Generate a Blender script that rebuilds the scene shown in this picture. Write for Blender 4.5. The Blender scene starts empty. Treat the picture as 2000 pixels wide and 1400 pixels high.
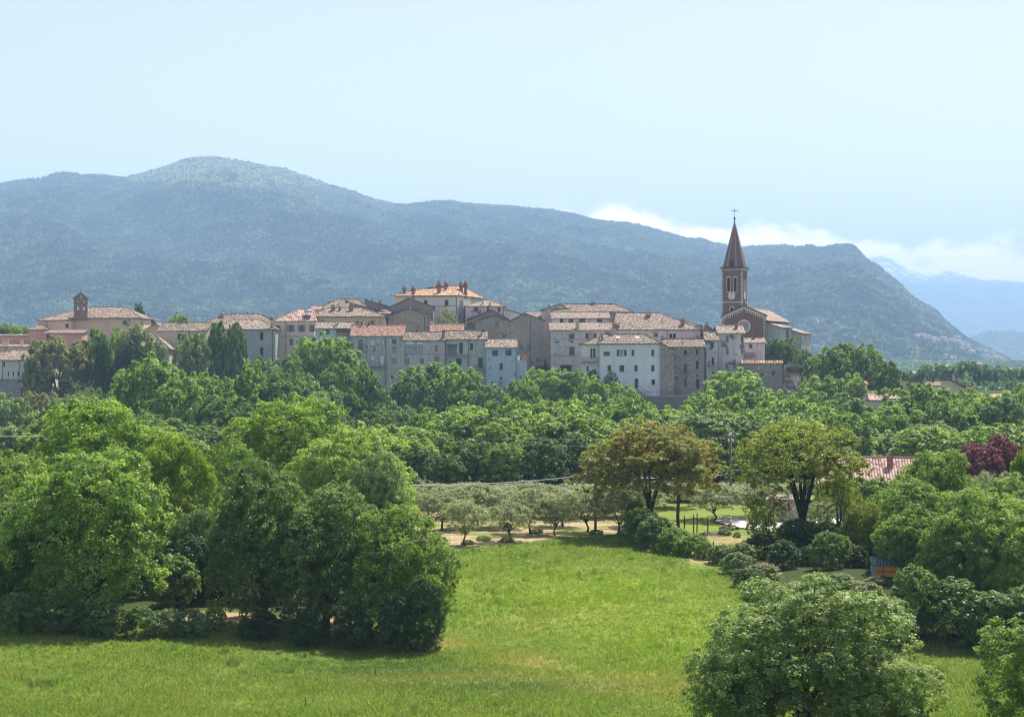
import bpy, math, random
import numpy as np
from mathutils import Vector, Matrix
R = math.radians
SC = bpy.context.scene
COL = SC.collection

# ---------------------------------------------------------------- camera, sky, sun, exposure
CAM_Z = 17.0
F = 3732.0                      # focal length in pixels of the 2000 px wide photograph
cam_d = bpy.data.cameras.new('camera')
cam_d.sensor_width = 36.0
cam_d.lens = 36.0 * F / 2000.0
cam_d.clip_start = 1.0
cam_d.clip_end = 60000.0
cam = bpy.data.objects.new('camera', cam_d)
COL.objects.link(cam)
cam.location = (0, 0, CAM_Z)
cam.rotation_euler = (R(90), 0, 0)
SC.camera = cam

SUN_EL, SUN_AZ = 55.0, 30.0     # azimuth clockwise from the view direction
world = bpy.data.worlds.new('World')
SC.world = world
world.use_nodes = True
wn, wl = world.node_tree.nodes, world.node_tree.links
wn.clear()
w_out = wn.new('ShaderNodeOutputWorld')
w_bg = wn.new('ShaderNodeBackground')
w_bg.inputs['Strength'].default_value = 0.14
sky = wn.new('ShaderNodeTexSky')
sky.sky_type = 'NISHITA'
sky.sun_disc = False
sky.sun_elevation = R(SUN_EL)
sky.sun_rotation = R(SUN_AZ)
sky.air_density = 0.8
sky.dust_density = 0.4
sky.ozone_density = 1.5

def nmath(nt, op, a, b=None, c=None, clamp=False):
    n = nt.nodes.new('ShaderNodeMath'); n.operation = op; n.use_clamp = clamp
    for i, v in enumerate((a, b, c)):
        if v is None: continue
        if isinstance(v, (int, float)): n.inputs[i].default_value = v
        else: nt.links.new(v, n.inputs[i])
    return n.outputs[0]

def nmix(nt, fac, a, b, mode='MIX'):
    n = nt.nodes.new('ShaderNodeMix'); n.data_type = 'RGBA'; n.blend_type = mode
    for idx, v in ((0, fac), (6, a), (7, b)):
        if isinstance(v, (int, float)): n.inputs[idx].default_value = v
        elif isinstance(v, (tuple, list)): n.inputs[idx].default_value = (*v[:3], 1)
        else: nt.links.new(v, n.inputs[idx])
    return n.outputs[2]

# a bank of white cumulus low over the horizon, as part of the sky itself
tc = wn.new('ShaderNodeTexCoord')
sep = wn.new('ShaderNodeSeparateXYZ'); wl.new(tc.outputs['Generated'], sep.inputs[0])
wt = world.node_tree
elev = nmath(wt, 'DIVIDE', sep.outputs['Z'], sep.outputs['Y'])
azi = nmath(wt, 'DIVIDE', sep.outputs['X'], sep.outputs['Y'])
comb = wn.new('ShaderNodeCombineXYZ'); wl.new(azi, comb.inputs[0]); wl.new(nmath(wt, 'MULTIPLY', elev, 1.5), comb.inputs[1])
cn = wn.new('ShaderNodeTexNoise'); cn.inputs['Scale'].default_value = 22.0; cn.inputs['Detail'].default_value = 8.0; cn.inputs['Roughness'].default_value = 0.55
wl.new(comb.outputs[0], cn.inputs['Vector'])
cn2 = wn.new('ShaderNodeTexNoise'); cn2.inputs['Scale'].default_value = 9.0; cn2.inputs['Detail'].default_value = 3.0
wl.new(comb.outputs[0], cn2.inputs['Vector'])
top = nmath(wt, 'ADD', nmath(wt, 'MULTIPLY', azi, -0.085), 0.0835)
lump = nmath(wt, 'ADD', nmath(wt, 'MULTIPLY', nmath(wt, 'SUBTRACT', cn.outputs[0], 0.5), 0.055), nmath(wt, 'MULTIPLY', nmath(wt, 'SUBTRACT', cn2.outputs[0], 0.5), 0.022))
d_top = nmath(wt, 'SUBTRACT', nmath(wt, 'ADD', top, lump), elev)
m_top = wn.new('ShaderNodeMapRange'); m_top.interpolation_type = 'SMOOTHSTEP'
m_top.inputs['From Min'].default_value = 0.0; m_top.inputs['From Max'].default_value = 0.011
wl.new(d_top, m_top.inputs['Value'])
m_bot = wn.new('ShaderNodeMapRange'); m_bot.interpolation_type = 'SMOOTHSTEP'
m_bot.inputs['From Min'].default_value = 0.030; m_bot.inputs['From Max'].default_value = 0.068
wl.new(nmath(wt, 'ADD', elev, nmath(wt, 'MULTIPLY', azi, 0.05)), m_bot.inputs['Value'])
m_lft = wn.new('ShaderNodeMapRange'); m_lft.interpolation_type = 'SMOOTHSTEP'
m_lft.inputs['From Min'].default_value = 0.012; m_lft.inputs['From Max'].default_value = 0.04
wl.new(azi, m_lft.inputs['Value'])
cmask = nmath(wt, 'MULTIPLY', nmath(wt, 'MULTIPLY', m_top.outputs[0], m_bot.outputs[0]), m_lft.outputs[0])
cmask = nmath(wt, 'MULTIPLY', cmask, nmath(wt, 'GREATER_THAN', sep.outputs['Y'], 0.0))
cmask = nmath(wt, 'MULTIPLY', cmask, 0.92)
CLOUD_V = 22.0
skyc = nmix(wt, cmask, sky.outputs[0], (CLOUD_V, CLOUD_V * 0.99, CLOUD_V * 0.985))
skyc = nmix(wt, 1.0, skyc, (1.0, 0.71, 0.64), 'MULTIPLY')
wl.new(skyc, w_bg.inputs['Color'])
wl.new(w_bg.outputs[0], w_out.inputs['Surface'])

sun_d = bpy.data.lights.new('sun', 'SUN')
sun_d.energy = 4.0
sun_d.angle = R(0.5)
sun_d.color = (1.0, 0.955, 0.88)
sun = bpy.data.objects.new('sun', sun_d)
COL.objects.link(sun)
sdir = Vector((math.sin(R(SUN_AZ)) * math.cos(R(SUN_EL)), math.cos(R(SUN_AZ)) * math.cos(R(SUN_EL)), math.sin(R(SUN_EL))))
sun.rotation_euler = sdir.to_track_quat('Z', 'Y').to_euler()
sun.location = (0, 0, 300)

SC.view_settings.view_transform = 'Standard'
SC.view_settings.look = 'None'
SC.view_settings.gamma = 1.0
SC.view_settings.use_curve_mapping = False
SC.view_settings.exposure = 1.12
SC.cycles.use_denoising = True
SC.cycles.max_bounces = 6
SC.cycles.diffuse_bounces = 3
SC.cycles.glossy_bounces = 1
SC.cycles.transmission_bounces = 3
SC.cycles.transparent_max_bounces = 6
SC.cycles.volume_bounces = 1
SC.cycles.pixel_filter_type = 'BLACKMAN_HARRIS'
SC.cycles.filter_width = 1.15
SC.cycles.use_adaptive_sampling = True
SC.cycles.adaptive_threshold = 0.015
SC.cycles.caustics_reflective = False
SC.cycles.caustics_refractive = False
SC.cycles.sample_clamp_indirect = 4.0

# ---------------------------------------------------------------- helpers
def PX(px, D): return (px - 1000.0) / F * D
def PZ(py, D): return CAM_Z - (py - 700.0) / F * D

def smooth(a, b, x):
    t = np.clip((np.asarray(x, float) - a) / (b - a), 0, 1)
    return t * t * (3 - 2 * t)

_LAT = np.random.RandomState(7).rand(256, 256)
def vnoise(x, y):
    x = np.asarray(x, float); y = np.asarray(y, float)
    xi = np.floor(x).astype(int); yi = np.floor(y).astype(int)
    fx = x - xi; fy = y - yi
    fx = fx * fx * (3 - 2 * fx); fy = fy * fy * (3 - 2 * fy)
    a = _LAT[xi & 255, yi & 255]; b = _LAT[(xi + 1) & 255, yi & 255]
    c = _LAT[xi & 255, (yi + 1) & 255]; d = _LAT[(xi + 1) & 255, (yi + 1) & 255]
    return a * (1 - fx) * (1 - fy) + b * fx * (1 - fy) + c * (1 - fx) * fy + d * fx * fy
def fbm(x, y, o=4):
    s = 0; a = 0.5
    for i in range(o):
        s = s + a * (vnoise(x * 2 ** i + 17.3 * i, y * 2 ** i + 9.1 * i) - 0.5); a *= 0.5
    return s

def tag(o, label=None, cat=None, group=None, kind=None):
    if label: o['label'] = label
    if cat: o['category'] = cat
    if group: o['group'] = group
    if kind: o['kind'] = kind
    return o

def link(name, me, parent=None, mat=None):
    o = bpy.data.objects.new(name, me)
    COL.objects.link(o)
    if parent is not None: o.parent = parent
    if mat is not None and me is not None:
        for m in (mat if isinstance(mat, (list, tuple)) else [mat]): me.materials.append(m)
    return o

def empty(name, loc, rz=0.0):
    o = bpy.data.objects.new(name, None)
    o.empty_display_size = 0.5
    COL.objects.link(o); o.location = loc; o.rotation_euler = (0, 0, rz)
    return o

class MB:
    """collects faces; build() makes one mesh object"""
    def __init__(s): s.v = []; s.f = []; s.uv = []; s.mi = []; s.sm = []
    def add(s, vs, fs, uvs=None, mi=0, smooth_=False):
        b = len(s.v); s.v += [tuple(map(float, p)) for p in vs]
        for k, f in enumerate(fs):
            s.f.append(tuple(b + i for i in f)); s.mi.append(mi); s.sm.append(smooth_)
            s.uv.append(uvs[k] if uvs else [(0.0, 0.0)] * len(f))
        return s
    def quad(s, a, b, c, d, mi=0, uv=None): return s.add([a, b, c, d], [(0, 1, 2, 3)], [uv] if uv else None, mi)
    def box(s, x0, x1, y0, y1, z0, z1, mi=0):
        v = [(x0, y0, z0), (x1, y0, z0), (x1, y1, z0), (x0, y1, z0), (x0, y0, z1), (x1, y0, z1), (x1, y1, z1), (x0, y1, z1)]
        return s.add(v, [(0, 3, 2, 1), (4, 5, 6, 7), (0, 1, 5, 4), (1, 2, 6, 5), (2, 3, 7, 6), (3, 0, 4, 7)], None, mi)
    def frustum(s, cx, cy, z0, z1, r0, r1, n=4, rot=None, mi=0, ry=1.0):
        rot = math.pi / n if rot is None else rot
        v = []
        for r, z in ((r0, z0), (r1, z1)):
            for i in range(n):
                a = rot + 2 * math.pi * i / n
                v.append((cx + r * math.cos(a), cy + ry * r * math.sin(a), z))
        f = [(i, (i + 1) % n, n + (i + 1) % n, n + i) for i in range(n)]
        f += [tuple(range(n - 1, -1, -1)), tuple(range(n, 2 * n))]
        return s.add(v, f, None, mi)
    def tube(s, pts, rads, n=6, mi=0, cap=True):
        pts = [Vector(p) for p in pts]; base = []
        for i, p in enumerate(pts):
            d = (pts[min(i + 1, len(pts) - 1)] - pts[max(i - 1, 0)])
            if d.length < 1e-9: d = Vector((0, 0, 1))
            d.normalize()
            up = Vector((0, 0, 1)) if abs(d.z) < 0.9 else Vector((1, 0, 0))
            a = d.cross(up).normalized(); b = d.cross(a).normalized()
            for k in range(n):
                t = 2 * math.pi * k / n
                base.append(p + (a * math.cos(t) + b * math.sin(t)) * rads[i])
        f = []
        for i in range(len(pts) - 1):
            for k in range(n):
                f.append((i * n + k, i * n + (k + 1) % n, (i + 1) * n + (k + 1) % n, (i + 1) * n + k))
        if cap:
            f.append(tuple(range(n - 1, -1, -1))); f.append(tuple(range((len(pts) - 1) * n, len(pts) * n)))
        return s.add(base, f, None, mi, True)
    def sphere(s, c, r, n=10, m=6, mi=0, sz=1.0):
        v = []; f = []
        for j in range(m + 1):
            th = math.pi * j / m
            for i in range(n):
                a = 2 * math.pi * i / n
                v.append((c[0] + r * math.sin(th) * math.cos(a), c[1] + r * math.sin(th) * math.sin(a), c[2] + r * sz * math.cos(th)))
        for j in range(m):
            for i in range(n): f.append((j * n + i, (j + 1) * n + i, (j + 1) * n + (i + 1) % n, j * n + (i + 1) % n))
        return s.add(v, f, None, mi, True)
    def build(s, name, mat, parent=None):
        me = bpy.data.meshes.new(name)
        me.from_pydata(s.v, [], s.f)
        uvl = me.uv_layers.new(name='UVMap')
        flat = [c for f in s.uv for p in f for c in p]
        uvl.data.foreach_set('uv', flat)
        me.polygons.foreach_set('material_index', s.mi)
        me.polygons.foreach_set('use_smooth', s.sm)
        me.update()
        return link(name, me, parent, mat)

# ---------------------------------------------------------------- materials
def new_mat(name):
    m = bpy.data.materials.new(name); m.use_nodes = True
    nt = m.node_tree; nt.nodes.clear()
    out = nt.nodes.new('ShaderNodeOutputMaterial')
    return m, nt, out
def principled(nt, out, rough=0.85, spec=0.3):
    p = nt.nodes.new('ShaderNodeBsdfPrincipled')
    p.inputs['Roughness'].default_value = rough
    p.inputs['Specular IOR Level'].default_value = spec
    nt.links.new(p.outputs[0], out.inputs['Surface'])
    return p
def noise(nt, vec, scale, detail=4, rough=0.55):
    n = nt.nodes.new('ShaderNodeTexNoise'); n.inputs['Scale'].default_value = scale
    n.inputs['Detail'].default_value = detail; n.inputs['Roughness'].default_value = rough
    if vec is not None: nt.links.new(vec, n.inputs['Vector'])
    return n.outputs[0]
def ramp(nt, fac, stops):
    r = nt.nodes.new('ShaderNodeValToRGB'); nt.links.new(fac, r.inputs[0])
    e = r.color_ramp.elements
    while len(e) > 1: e.remove(e[0])
    for i, (p, c) in enumerate(stops):
        x = e[0] if i == 0 else e.new(p)
        x.position = p; x.color = (*c, 1)
    return r.outputs[0]
def mapping(nt, vec, scale=(1, 1, 1), loc=(0, 0, 0)):
    m = nt.nodes.new('ShaderNodeMapping'); nt.links.new(vec, m.inputs[0])
    m.inputs['Scale'].default_value = scale; m.inputs['Location'].default_value = loc
    return m.outputs[0]
def bump(nt, h, p, dist=0.05, strength=1.0):
    b = nt.nodes.new('ShaderNodeBump'); b.inputs['Distance'].default_value = dist; b.inputs['Strength'].default_value = strength
    nt.links.new(h, b.inputs['Height']); nt.links.new(b.outputs[0], p.inputs['Normal'])
def geo_pos(nt):
    g = nt.nodes.new('ShaderNodeNewGeometry'); return g.outputs['Position']
def mul(c, k): return tuple(min(1.0, x * k) for x in c)

def m_flat(name, c, rough=0.8, spec=0.3, metal=0.0):
    m, nt, out = new_mat(name); p = principled(nt, out, rough, spec)
    n = noise(nt, geo_pos(nt), 3.0, 3)
    nt.links.new(nmix(nt, n, mul(c, 0.82), mul(c, 1.15)), p.inputs['Base Color'])
    p.inputs['Metallic'].default_value = metal
    return m

def m_plaster(name, c, stain=0.5, stone=None, stone_amt=0.0, seed=0.0):
    m, nt, out = new_mat(name); p = principled(nt, out, 0.92, 0.15)
    pos = mapping(nt, geo_pos(nt), (1, 1, 1), (seed * 13.7, seed * 3.1, 0))
    big = noise(nt, pos, 0.35, 5, 0.6)
    streak = noise(nt, mapping(nt, pos, (2.2, 2.2, 0.22)), 1.0, 5, 0.65)
    fine = noise(nt, pos, 5.0, 4, 0.7)
    a = nmix(nt, ramp(nt, big, [(0.3, (0, 0, 0)), (0.7, (1, 1, 1))]), mul(c, 0.86), mul(c, 1.06))
    dirt = mul((c[0] * 0.55 + 0.03, c[1] * 0.52 + 0.03, c[2] * 0.5 + 0.03), 0.9)
    sf = nmath(nt, 'MULTIPLY', ramp(nt, streak, [(0.48, (0, 0, 0)), (0.68, (1, 1, 1))]), stain)
    a = nmix(nt, sf, a, dirt)
    a = nmix(nt, ramp(nt, fine, [(0.35, (0, 0, 0)), (0.65, (1, 1, 1))]), nmix(nt, 0.14 + 0.12 * stain, a, mul(c, 0.45)), a)
    h = fine
    if stone:
        v = nt.nodes.new('ShaderNodeTexVoronoi'); v.inputs['Scale'].default_value = 2.6
        nt.links.new(mapping(nt, pos, (1, 1, 1.7)), v.inputs['Vector'])
        sv = nt.nodes.new('ShaderNodeSeparateColor'); nt.links.new(v.outputs['Color'], sv.inputs[0])
        st = nmix(nt, sv.outputs[0], mul(stone, 0.6), mul(stone, 1.35))
        st = nmix(nt, ramp(nt, v.outputs['Distance'], [(0.25, (0, 0, 0)), (0.5, (1, 1, 1))]), st, mul(stone, 0.5))
        patch = noise(nt, pos, 0.5, 6, 0.62)
        t = 1.0 - stone_amt
        mask = ramp(nt, patch, [(max(0.0, 0.28 + 0.44 * t - 0.03), (0, 0, 0)), (min(1.0, 0.28 + 0.44 * t + 0.03), (1, 1, 1))])
        a = nmix(nt, mask, a, st)
    nt.links.new(a, p.inputs['Base Color'])
    bump(nt, h, p, 0.03, 0.6)
    return m

def m_stone(name, c, scale=2.4, contrast=1.0, seed=0.0):
    m, nt, out = new_mat(name); p = principled(nt, out, 0.95, 0.15)
    pos = mapping(nt, geo_pos(nt), (1, 1, 1), (seed * 9.7, seed * 5.1, 0))
    wob = nt.nodes.new('ShaderNodeVectorMath'); wob.operation = 'ADD'
    wn_ = nt.nodes.new('ShaderNodeTexNoise'); wn_.inputs['Scale'].default_value = 1.5; nt.links.new(pos, wn_.inputs['Vector'])
    nt.links.new(pos, wob.inputs[0]); nt.links.new(wn_.outputs['Color'], wob.inputs[1])
    v = nt.nodes.new('ShaderNodeTexVoronoi'); v.inputs['Scale'].default_value = scale
    nt.links.new(mapping(nt, wob.outputs[0], (1, 1, 1.9)), v.inputs['Vector'])
    sv = nt.nodes.new('ShaderNodeSeparateColor'); nt.links.new(v.outputs['Color'], sv.inputs[0])
    st = ramp(nt, sv.outputs[0], [(0.0, mul(c, 1 - 0.55 * contrast)), (0.5, c), (0.85, mul(c, 1 + 0.35 * contrast)), (1.0, mul(c, 1 + 0.8 * contrast))])
    big = noise(nt, pos, 0.3, 5, 0.6)
    st = nmix(nt, ramp(nt, big, [(0.35, (0, 0, 0)), (0.65, (1, 1, 1))]), nmix(nt, 1.0, st, (0.8, 0.76, 0.72), 'MULTIPLY'), nmix(nt, 1.0, st, (1.12, 1.04, 0.96), 'MULTIPLY'))
    st = nmix(nt, ramp(nt, v.outputs['Distance'], [(0.32, (0, 0, 0)), (0.55, (1, 1, 1))]), st, mul(c, 0.5))
    nt.links.new(st, p.inputs['Base Color'])
    bump(nt, nmath(nt, 'MULTIPLY', v.outputs['Distance'], -1.0), p, 0.08, 0.8)
    return m

def m_roof(name, c1, c2, dark, pitch=0.24, seed=0.0, contrast=1.0, ribs=0.35):
    """clay barrel tiles: UV in metres, u along the eave, v up the slope"""
    m, nt, out = new_mat(name); p = principled(nt, out, 0.9, 0.2)
    uv = nt.nodes.new('ShaderNodeUVMap'); uvo = mapping(nt, uv.outputs[0], (1, 1, 1), (seed * 7.3, seed * 2.9, 0))
    s = nt.nodes.new('ShaderNodeSeparateXYZ'); nt.links.new(uvo, s.inputs[0])
    row = nmath(nt, 'FLOOR', nmath(nt, 'DIVIDE', s.outputs[0], pitch))
    crs = nmath(nt, 'FLOOR', nmath(nt, 'DIVIDE', s.outputs[1], pitch * 1.5))
    cmb = nt.nodes.new('ShaderNodeCombineXYZ'); nt.links.new(row, cmb.inputs[0]); nt.links.new(crs, cmb.inputs[1])
    wnz = nt.nodes.new('ShaderNodeTexWhiteNoise'); wnz.noise_dimensions = '2D'; nt.links.new(cmb.outputs[0], wnz.inputs['Vector'])
    tile = ramp(nt, wnz.outputs['Value'], [(0.0, mul(dark, 1.0)), (0.16 * contrast, dark), (0.30, c2), (0.62, c1), (0.9, mul(c1, 1.25)), (1.0, mul(c1, 1.5))])
    big = noise(nt, uvo, 0.45, 5, 0.6)
    tile = nmix(nt, ramp(nt, big, [(0.42, (0, 0, 0)), (0.72, (0.6, 0.6, 0.6))]), tile, nmix(nt, 0.5, tile, dark))
    lich = noise(nt, uvo, 2.2, 4, 0.7)
    tile = nmix(nt, ramp(nt, lich, [(0.58, (0, 0, 0)), (0.70, (0.5, 0.5, 0.5))]), tile, (0.36, 0.34, 0.27))
    ph = nmath(nt, 'MULTIPLY', nmath(nt, 'FRACT', nmath(nt, 'DIVIDE', s.outputs[0], pitch)), 6.2832)
    rib = nmath(nt, 'COSINE', ph)
    g = nmath(nt, 'MULTIPLY', ramp(nt, nmath(nt, 'MULTIPLY_ADD', rib, 0.5, 0.5), [(0.55, (0, 0, 0)), (0.95, (1, 1, 1))]), ribs)
    tile = nmix(nt, g, tile, mul(dark, 0.6))
    nt.links.new(tile, p.inputs['Base Color'])
    bump(nt, nmath(nt, 'ADD', nmath(nt, 'MULTIPLY', rib, -0.5), nmath(nt, 'MULTIPLY', wnz.outputs['Value'], 0.5)), p, 0.06, 0.8)
    return m

def m_leaf(name, a, b, trans=0.42, tc_=None, spec=0.25, tint=None, tint_amt=0.0):
    """a: darker, b: lighter leaf colour; varies per leaf and per tree"""
    m, nt, out = new_mat(name)
    at = nt.nodes.new('ShaderNodeAttribute'); at.attribute_name = 'v'
    oi = nt.nodes.new('ShaderNodeObjectInfo')
    c = nmix(nt, at.outputs['Fac'], a, b)
    if tint:
        cl = noise(nt, mapping(nt, nt.nodes.new('ShaderNodeTexCoord').outputs['Object'], (1, 1, 1)), 5.0, 3)
        c = nmix(nt, nmath(nt, 'MULTIPLY', ramp(nt, cl, [(0.45, (0, 0, 0)), (0.62, (1, 1, 1))]), tint_amt), c, tint)
    c = nmix(nt, nmath(nt, 'MULTIPLY', oi.outputs['Random'], 0.35), c, mul(a, 0.85))
    pr = nt.nodes.new('ShaderNodeBsdfPrincipled'); pr.inputs['Roughness'].default_value = 0.5; pr.inputs['Specular IOR Level'].default_value = spec
    nt.links.new(c, pr.inputs['Base Color'])
    tr = nt.nodes.new('ShaderNodeBsdfTranslucent')
    nt.links.new(nmix(nt, 1.0, c, tc_ or (1.45, 1.6, 0.6), 'MULTIPLY'), tr.inputs['Color'])
    mx = nt.nodes.new('ShaderNodeMixShader'); mx.inputs[0].default_value = trans
    nt.links.new(pr.outputs[0], mx.inputs[1]); nt.links.new(tr.outputs[0], mx.inputs[2])
    nt.links.new(mx.outputs[0], out.inputs['Surface'])
    return m
# ---------------------------------------------------------------- ground
_PY = np.array([-400, -60, 0, 30, 60, 85, 105, 130, 160, 200, 245, 275, 330, 395, 428, 446, 462, 480, 560, 640, 760, 1000, 1500, 2400, 4200, 9000, 40000.])
_PZ = np.array([40, 20, 15.3, 9.0, 3.0, 0.6, 0.0, 0.5, 1.6, 1.7, 1.4, -1.5, -4.0, -4.0, 1.5, 9.0, 13.0, 15.0, 15.0, 8.0, -6.0, -16.0, -14.0, 4.0, -10, -30, -60.])
def gz(x, y):
    x = np.asarray(x, float); y = np.asarray(y, float)
    z = np.interp(y, _PY, _PZ)
    # the village hill ends east and west of the houses
    hill = smooth(230, 470, y) * (1 - smooth(560, 760, y))
    side = np.maximum(smooth(72, 130, x), smooth(150, 230, -x))
    z = z - hill * side * np.maximum(z - 4.5, 0) * 0.75
    # bank and hollow below the drive, east of the meadow
    z = z - 1.6 * smooth(17, 24, x) * (smooth(100, 112, y) - smooth(117, 129, y))
    z = z + 0.9 * np.exp(-((x - 12) ** 2 + (y - 135) ** 2) / 500.0)
    z = z + 0.8 * np.exp(-((x + 32) ** 2) / 300.0 - ((y - 112) ** 2) / 300.0)
    z = z + 0.9 * np.exp(-((x - 25.7) ** 2 + (y - 133) ** 2) / 30.0)
    near = 1 - smooth(300, 700, y)
    z = z + near * (fbm(x / 16, y / 16, 3) * 0.9 + fbm(x / 3.0, y / 3.0, 2) * 0.22)
    z = z + (1 - near) * fbm(x / 160, y / 160, 4) * 12 * smooth(700, 1300, y)
    return z
def g1(x, y): return float(gz(np.array([x]), np.array([y]))[0])

def grid_mesh(name, X, Y, Z, mat, attrs=None):
    r, c = X.shape
    v = np.stack([X, Y, Z], -1).reshape(-1, 3).astype(np.float32)
    i = np.arange((r - 1) * (c - 1)); a = (i // (c - 1)) * c + i % (c - 1)
    f = np.stack([a, a + 1, a + c + 1, a + c], -1).astype(np.int32)
    me = bpy.data.meshes.new(name)
    me.vertices.add(len(v)); me.vertices.foreach_set('co', v.ravel())
    me.loops.add(f.size); me.loops.foreach_set('vertex_index', f.ravel())
    me.polygons.add(len(f)); me.polygons.foreach_set('loop_start', np.arange(0, f.size, 4, dtype=np.int32))
    me.polygons.foreach_set('use_smooth', np.ones(len(f), bool))
    for k, val in (attrs or {}).items():
        at = me.attributes.new(k, 'FLOAT', 'POINT'); at.data.foreach_set('value', val.reshape(-1).astype(np.float32))
    me.update(); me.validate()
    return link(name, me, None, mat)

gx = np.concatenate([-np.geomspace(8800, 95, 60), np.linspace(-94, 94, 330), np.geomspace(95, 8800, 60)])
gy = np.concatenate([np.linspace(-400, 60, 30), np.linspace(62, 240, 330), np.linspace(243, 760, 120), np.geomspace(770, 14400, 80)])
GX, GY = np.meshgrid(gx, gy)
GZ = gz(GX, GY)

# where the orchard soil, the lush grass and the dry grass lie
apx = GX / np.maximum(GY, 1) * F + 1000
far_edge = 160.0 + 6 * fbm(GX / 9, GY / 9, 3) + 0.04 * (GX - 5) ** 2 * (GX < 5) * 0
def edge_y(x): return np.interp(x, [-40, -8, -2, 4, 9, 13], [150, 150, 154, 160, 163, 160])
EY = edge_y(GX) + 2.5 * fbm(GX / 5, GY / 5, 3)
soil = smooth(0, 1.2, GY - EY) * (1 - smooth(206, 215, GY)) * (1 - smooth(9, 15, GX + 2 * fbm(GX / 4, GY / 4, 2)))
dry = smooth(12.5, 14.0, GX - 0.10 * (GY - 150)) * smooth(140, 143, GY + 2 * fbm(GX / 3, GY / 3, 3)) * (1 - smooth(167, 171, GY)) * (1 - smooth(19.5, 21.0, GX + fbm(GX / 2, GY / 2, 2)))
lawn = smooth(10, 13, GX) * smooth(165, 168, GY) * (1 - smooth(230, 240, GY))
def blob(cx, cy, rx, ry): return np.exp(-((GX - cx) / rx) ** 2 - ((GY - cy) / ry) ** 2)
bare = blob(-18.5, 119.0, 3.2, 3.0) * 1.4 + blob(-10.6, 118.0, 1.6, 2.6) * 1.1 + 0.9 * blob(23.3, 112, 1.5, 3)
straw = 0.8 * blob(-4.0, 112.5, 1.3, 1.8) + 0.75 * blob(0.9, 106.5, 1.9, 2.6) + 0.55 * blob(7, 99, 5, 5) + 0.5 * blob(-3, 100, 6, 2) + 0.35 * blob(2, 120, 3, 3)
lush = blob(8, 118, 6, 18) * 0.8 + blob(-6, 135, 3, 9) * 0.7 + blob(3, 130, 9, 12) * 0.8
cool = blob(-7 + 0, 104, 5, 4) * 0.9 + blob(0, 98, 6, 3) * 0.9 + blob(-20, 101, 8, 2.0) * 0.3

def ground_material():
    m, nt, out = new_mat('ground'); p = principled(nt, out, 0.95, 0.1)
    pos = geo_pos(nt)
    def A(n):
        a = nt.nodes.new('ShaderNodeAttribute'); a.attribute_name = n; return a.outputs['Fac']
    fine = noise(nt, mapping(nt, pos, (1, 0.45, 1)), 3.0, 5, 0.75)
    mid = noise(nt, pos, 0.5, 4, 0.6)
    grass = nmix(nt, ramp(nt, fine, [(0.32, (0, 0, 0)), (0.68, (1, 1, 1))]), (0.075, 0.135, 0.012), (0.19, 0.27, 0.03))
    grass = nmix(nt, ramp(nt, mid, [(0.4, (0, 0, 0)), (0.65, (0.6, 0.6, 0.6))]), grass, (0.16, 0.20, 0.035))
    lushc = nmix(nt, fine, (0.12, 0.19, 0.012), (0.28, 0.34, 0.04))
    g = nmix(nt, nmath(nt, 'MULTIPLY', A('lush'), 1.0, clamp=True), grass, lushc)
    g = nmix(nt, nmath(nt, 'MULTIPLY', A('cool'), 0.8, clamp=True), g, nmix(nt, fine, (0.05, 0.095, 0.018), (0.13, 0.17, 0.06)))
    strawc = nmix(nt, fine, (0.28, 0.20, 0.07), (0.5, 0.38, 0.16))
    g = nmix(nt, nmath(nt, 'MULTIPLY', A('straw'), nmath(nt, 'MULTIPLY_ADD', fine, 1.2, 0.15), clamp=True), g, strawc)
    soilc = nmix(nt, ramp(nt, fine, [(0.3, (0, 0, 0)), (0.7, (1, 1, 1))]), (0.30, 0.20, 0.11), (0.62, 0.46, 0.30))
    tuft = noise(nt, mapping(nt, pos, (0.55, 1.5, 1)), 0.42, 4, 0.65)
    soilc = nmix(nt, ramp(nt, tuft, [(0.46, (0, 0, 0)), (0.56, (1, 1, 1))]), soilc, nmix(nt, fine, (0.12, 0.17, 0.03), (0.27, 0.3, 0.07)))
    g = nmix(nt, A('soil'), g, soilc)
    dryc = nmix(nt, ramp(nt, fine, [(0.3, (0, 0, 0)), (0.7, (1, 1, 1))]), (0.24, 0.19, 0.07), (0.47, 0.38, 0.2))
    dryc = nmix(nt, ramp(nt, noise(nt, pos, 0.9, 4, 0.7), [(0.5, (0, 0, 0)), (0.6, (1, 1, 1))]), dryc, (0.14, 0.2, 0.03))
    g = nmix(nt, A('dry'), g, dryc)
    g = nmix(nt, nmath(nt, 'MULTIPLY', A('lawn'), 0.8), g, nmix(nt, fine, (0.14, 0.19, 0.03), (0.27, 0.32, 0.06)))
    barec = nmix(nt, fine, (0.30, 0.19, 0.10), (0.6, 0.43, 0.27))
    g = nmix(nt, nmath(nt, 'MULTIPLY', A('bare'), 1.3, clamp=True), g, barec)
    under = nmix(nt, fine, (0.035, 0.05, 0.012), (0.07, 0.09, 0.025))  # undergrowth floor; tree shade is painted into this dark colour too
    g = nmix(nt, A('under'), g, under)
    nt.links.new(g, p.inputs['Base Color'])
    bump(nt, fine, p, 0.25, 0.7)
    return m
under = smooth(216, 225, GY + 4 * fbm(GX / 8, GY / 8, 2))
under = np.maximum(under, smooth(6.5, 9.5, -GX) * smooth(116, 121, GY + 2 * fbm(GX / 3, GY / 3, 2)) * (1 - soil) * (1 - np.clip(bare * 1.3, 0, 1)))  # undergrowth and painted shade in the gap behind the giant trees
under = np.maximum(under, smooth(19.8, 21.5, GX + fbm(GX / 2, GY / 2, 2)) * smooth(116, 122, GY) * (1 - smooth(167, 172, GY)))  # shade of the bank trees, painted into the ground colour
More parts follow.
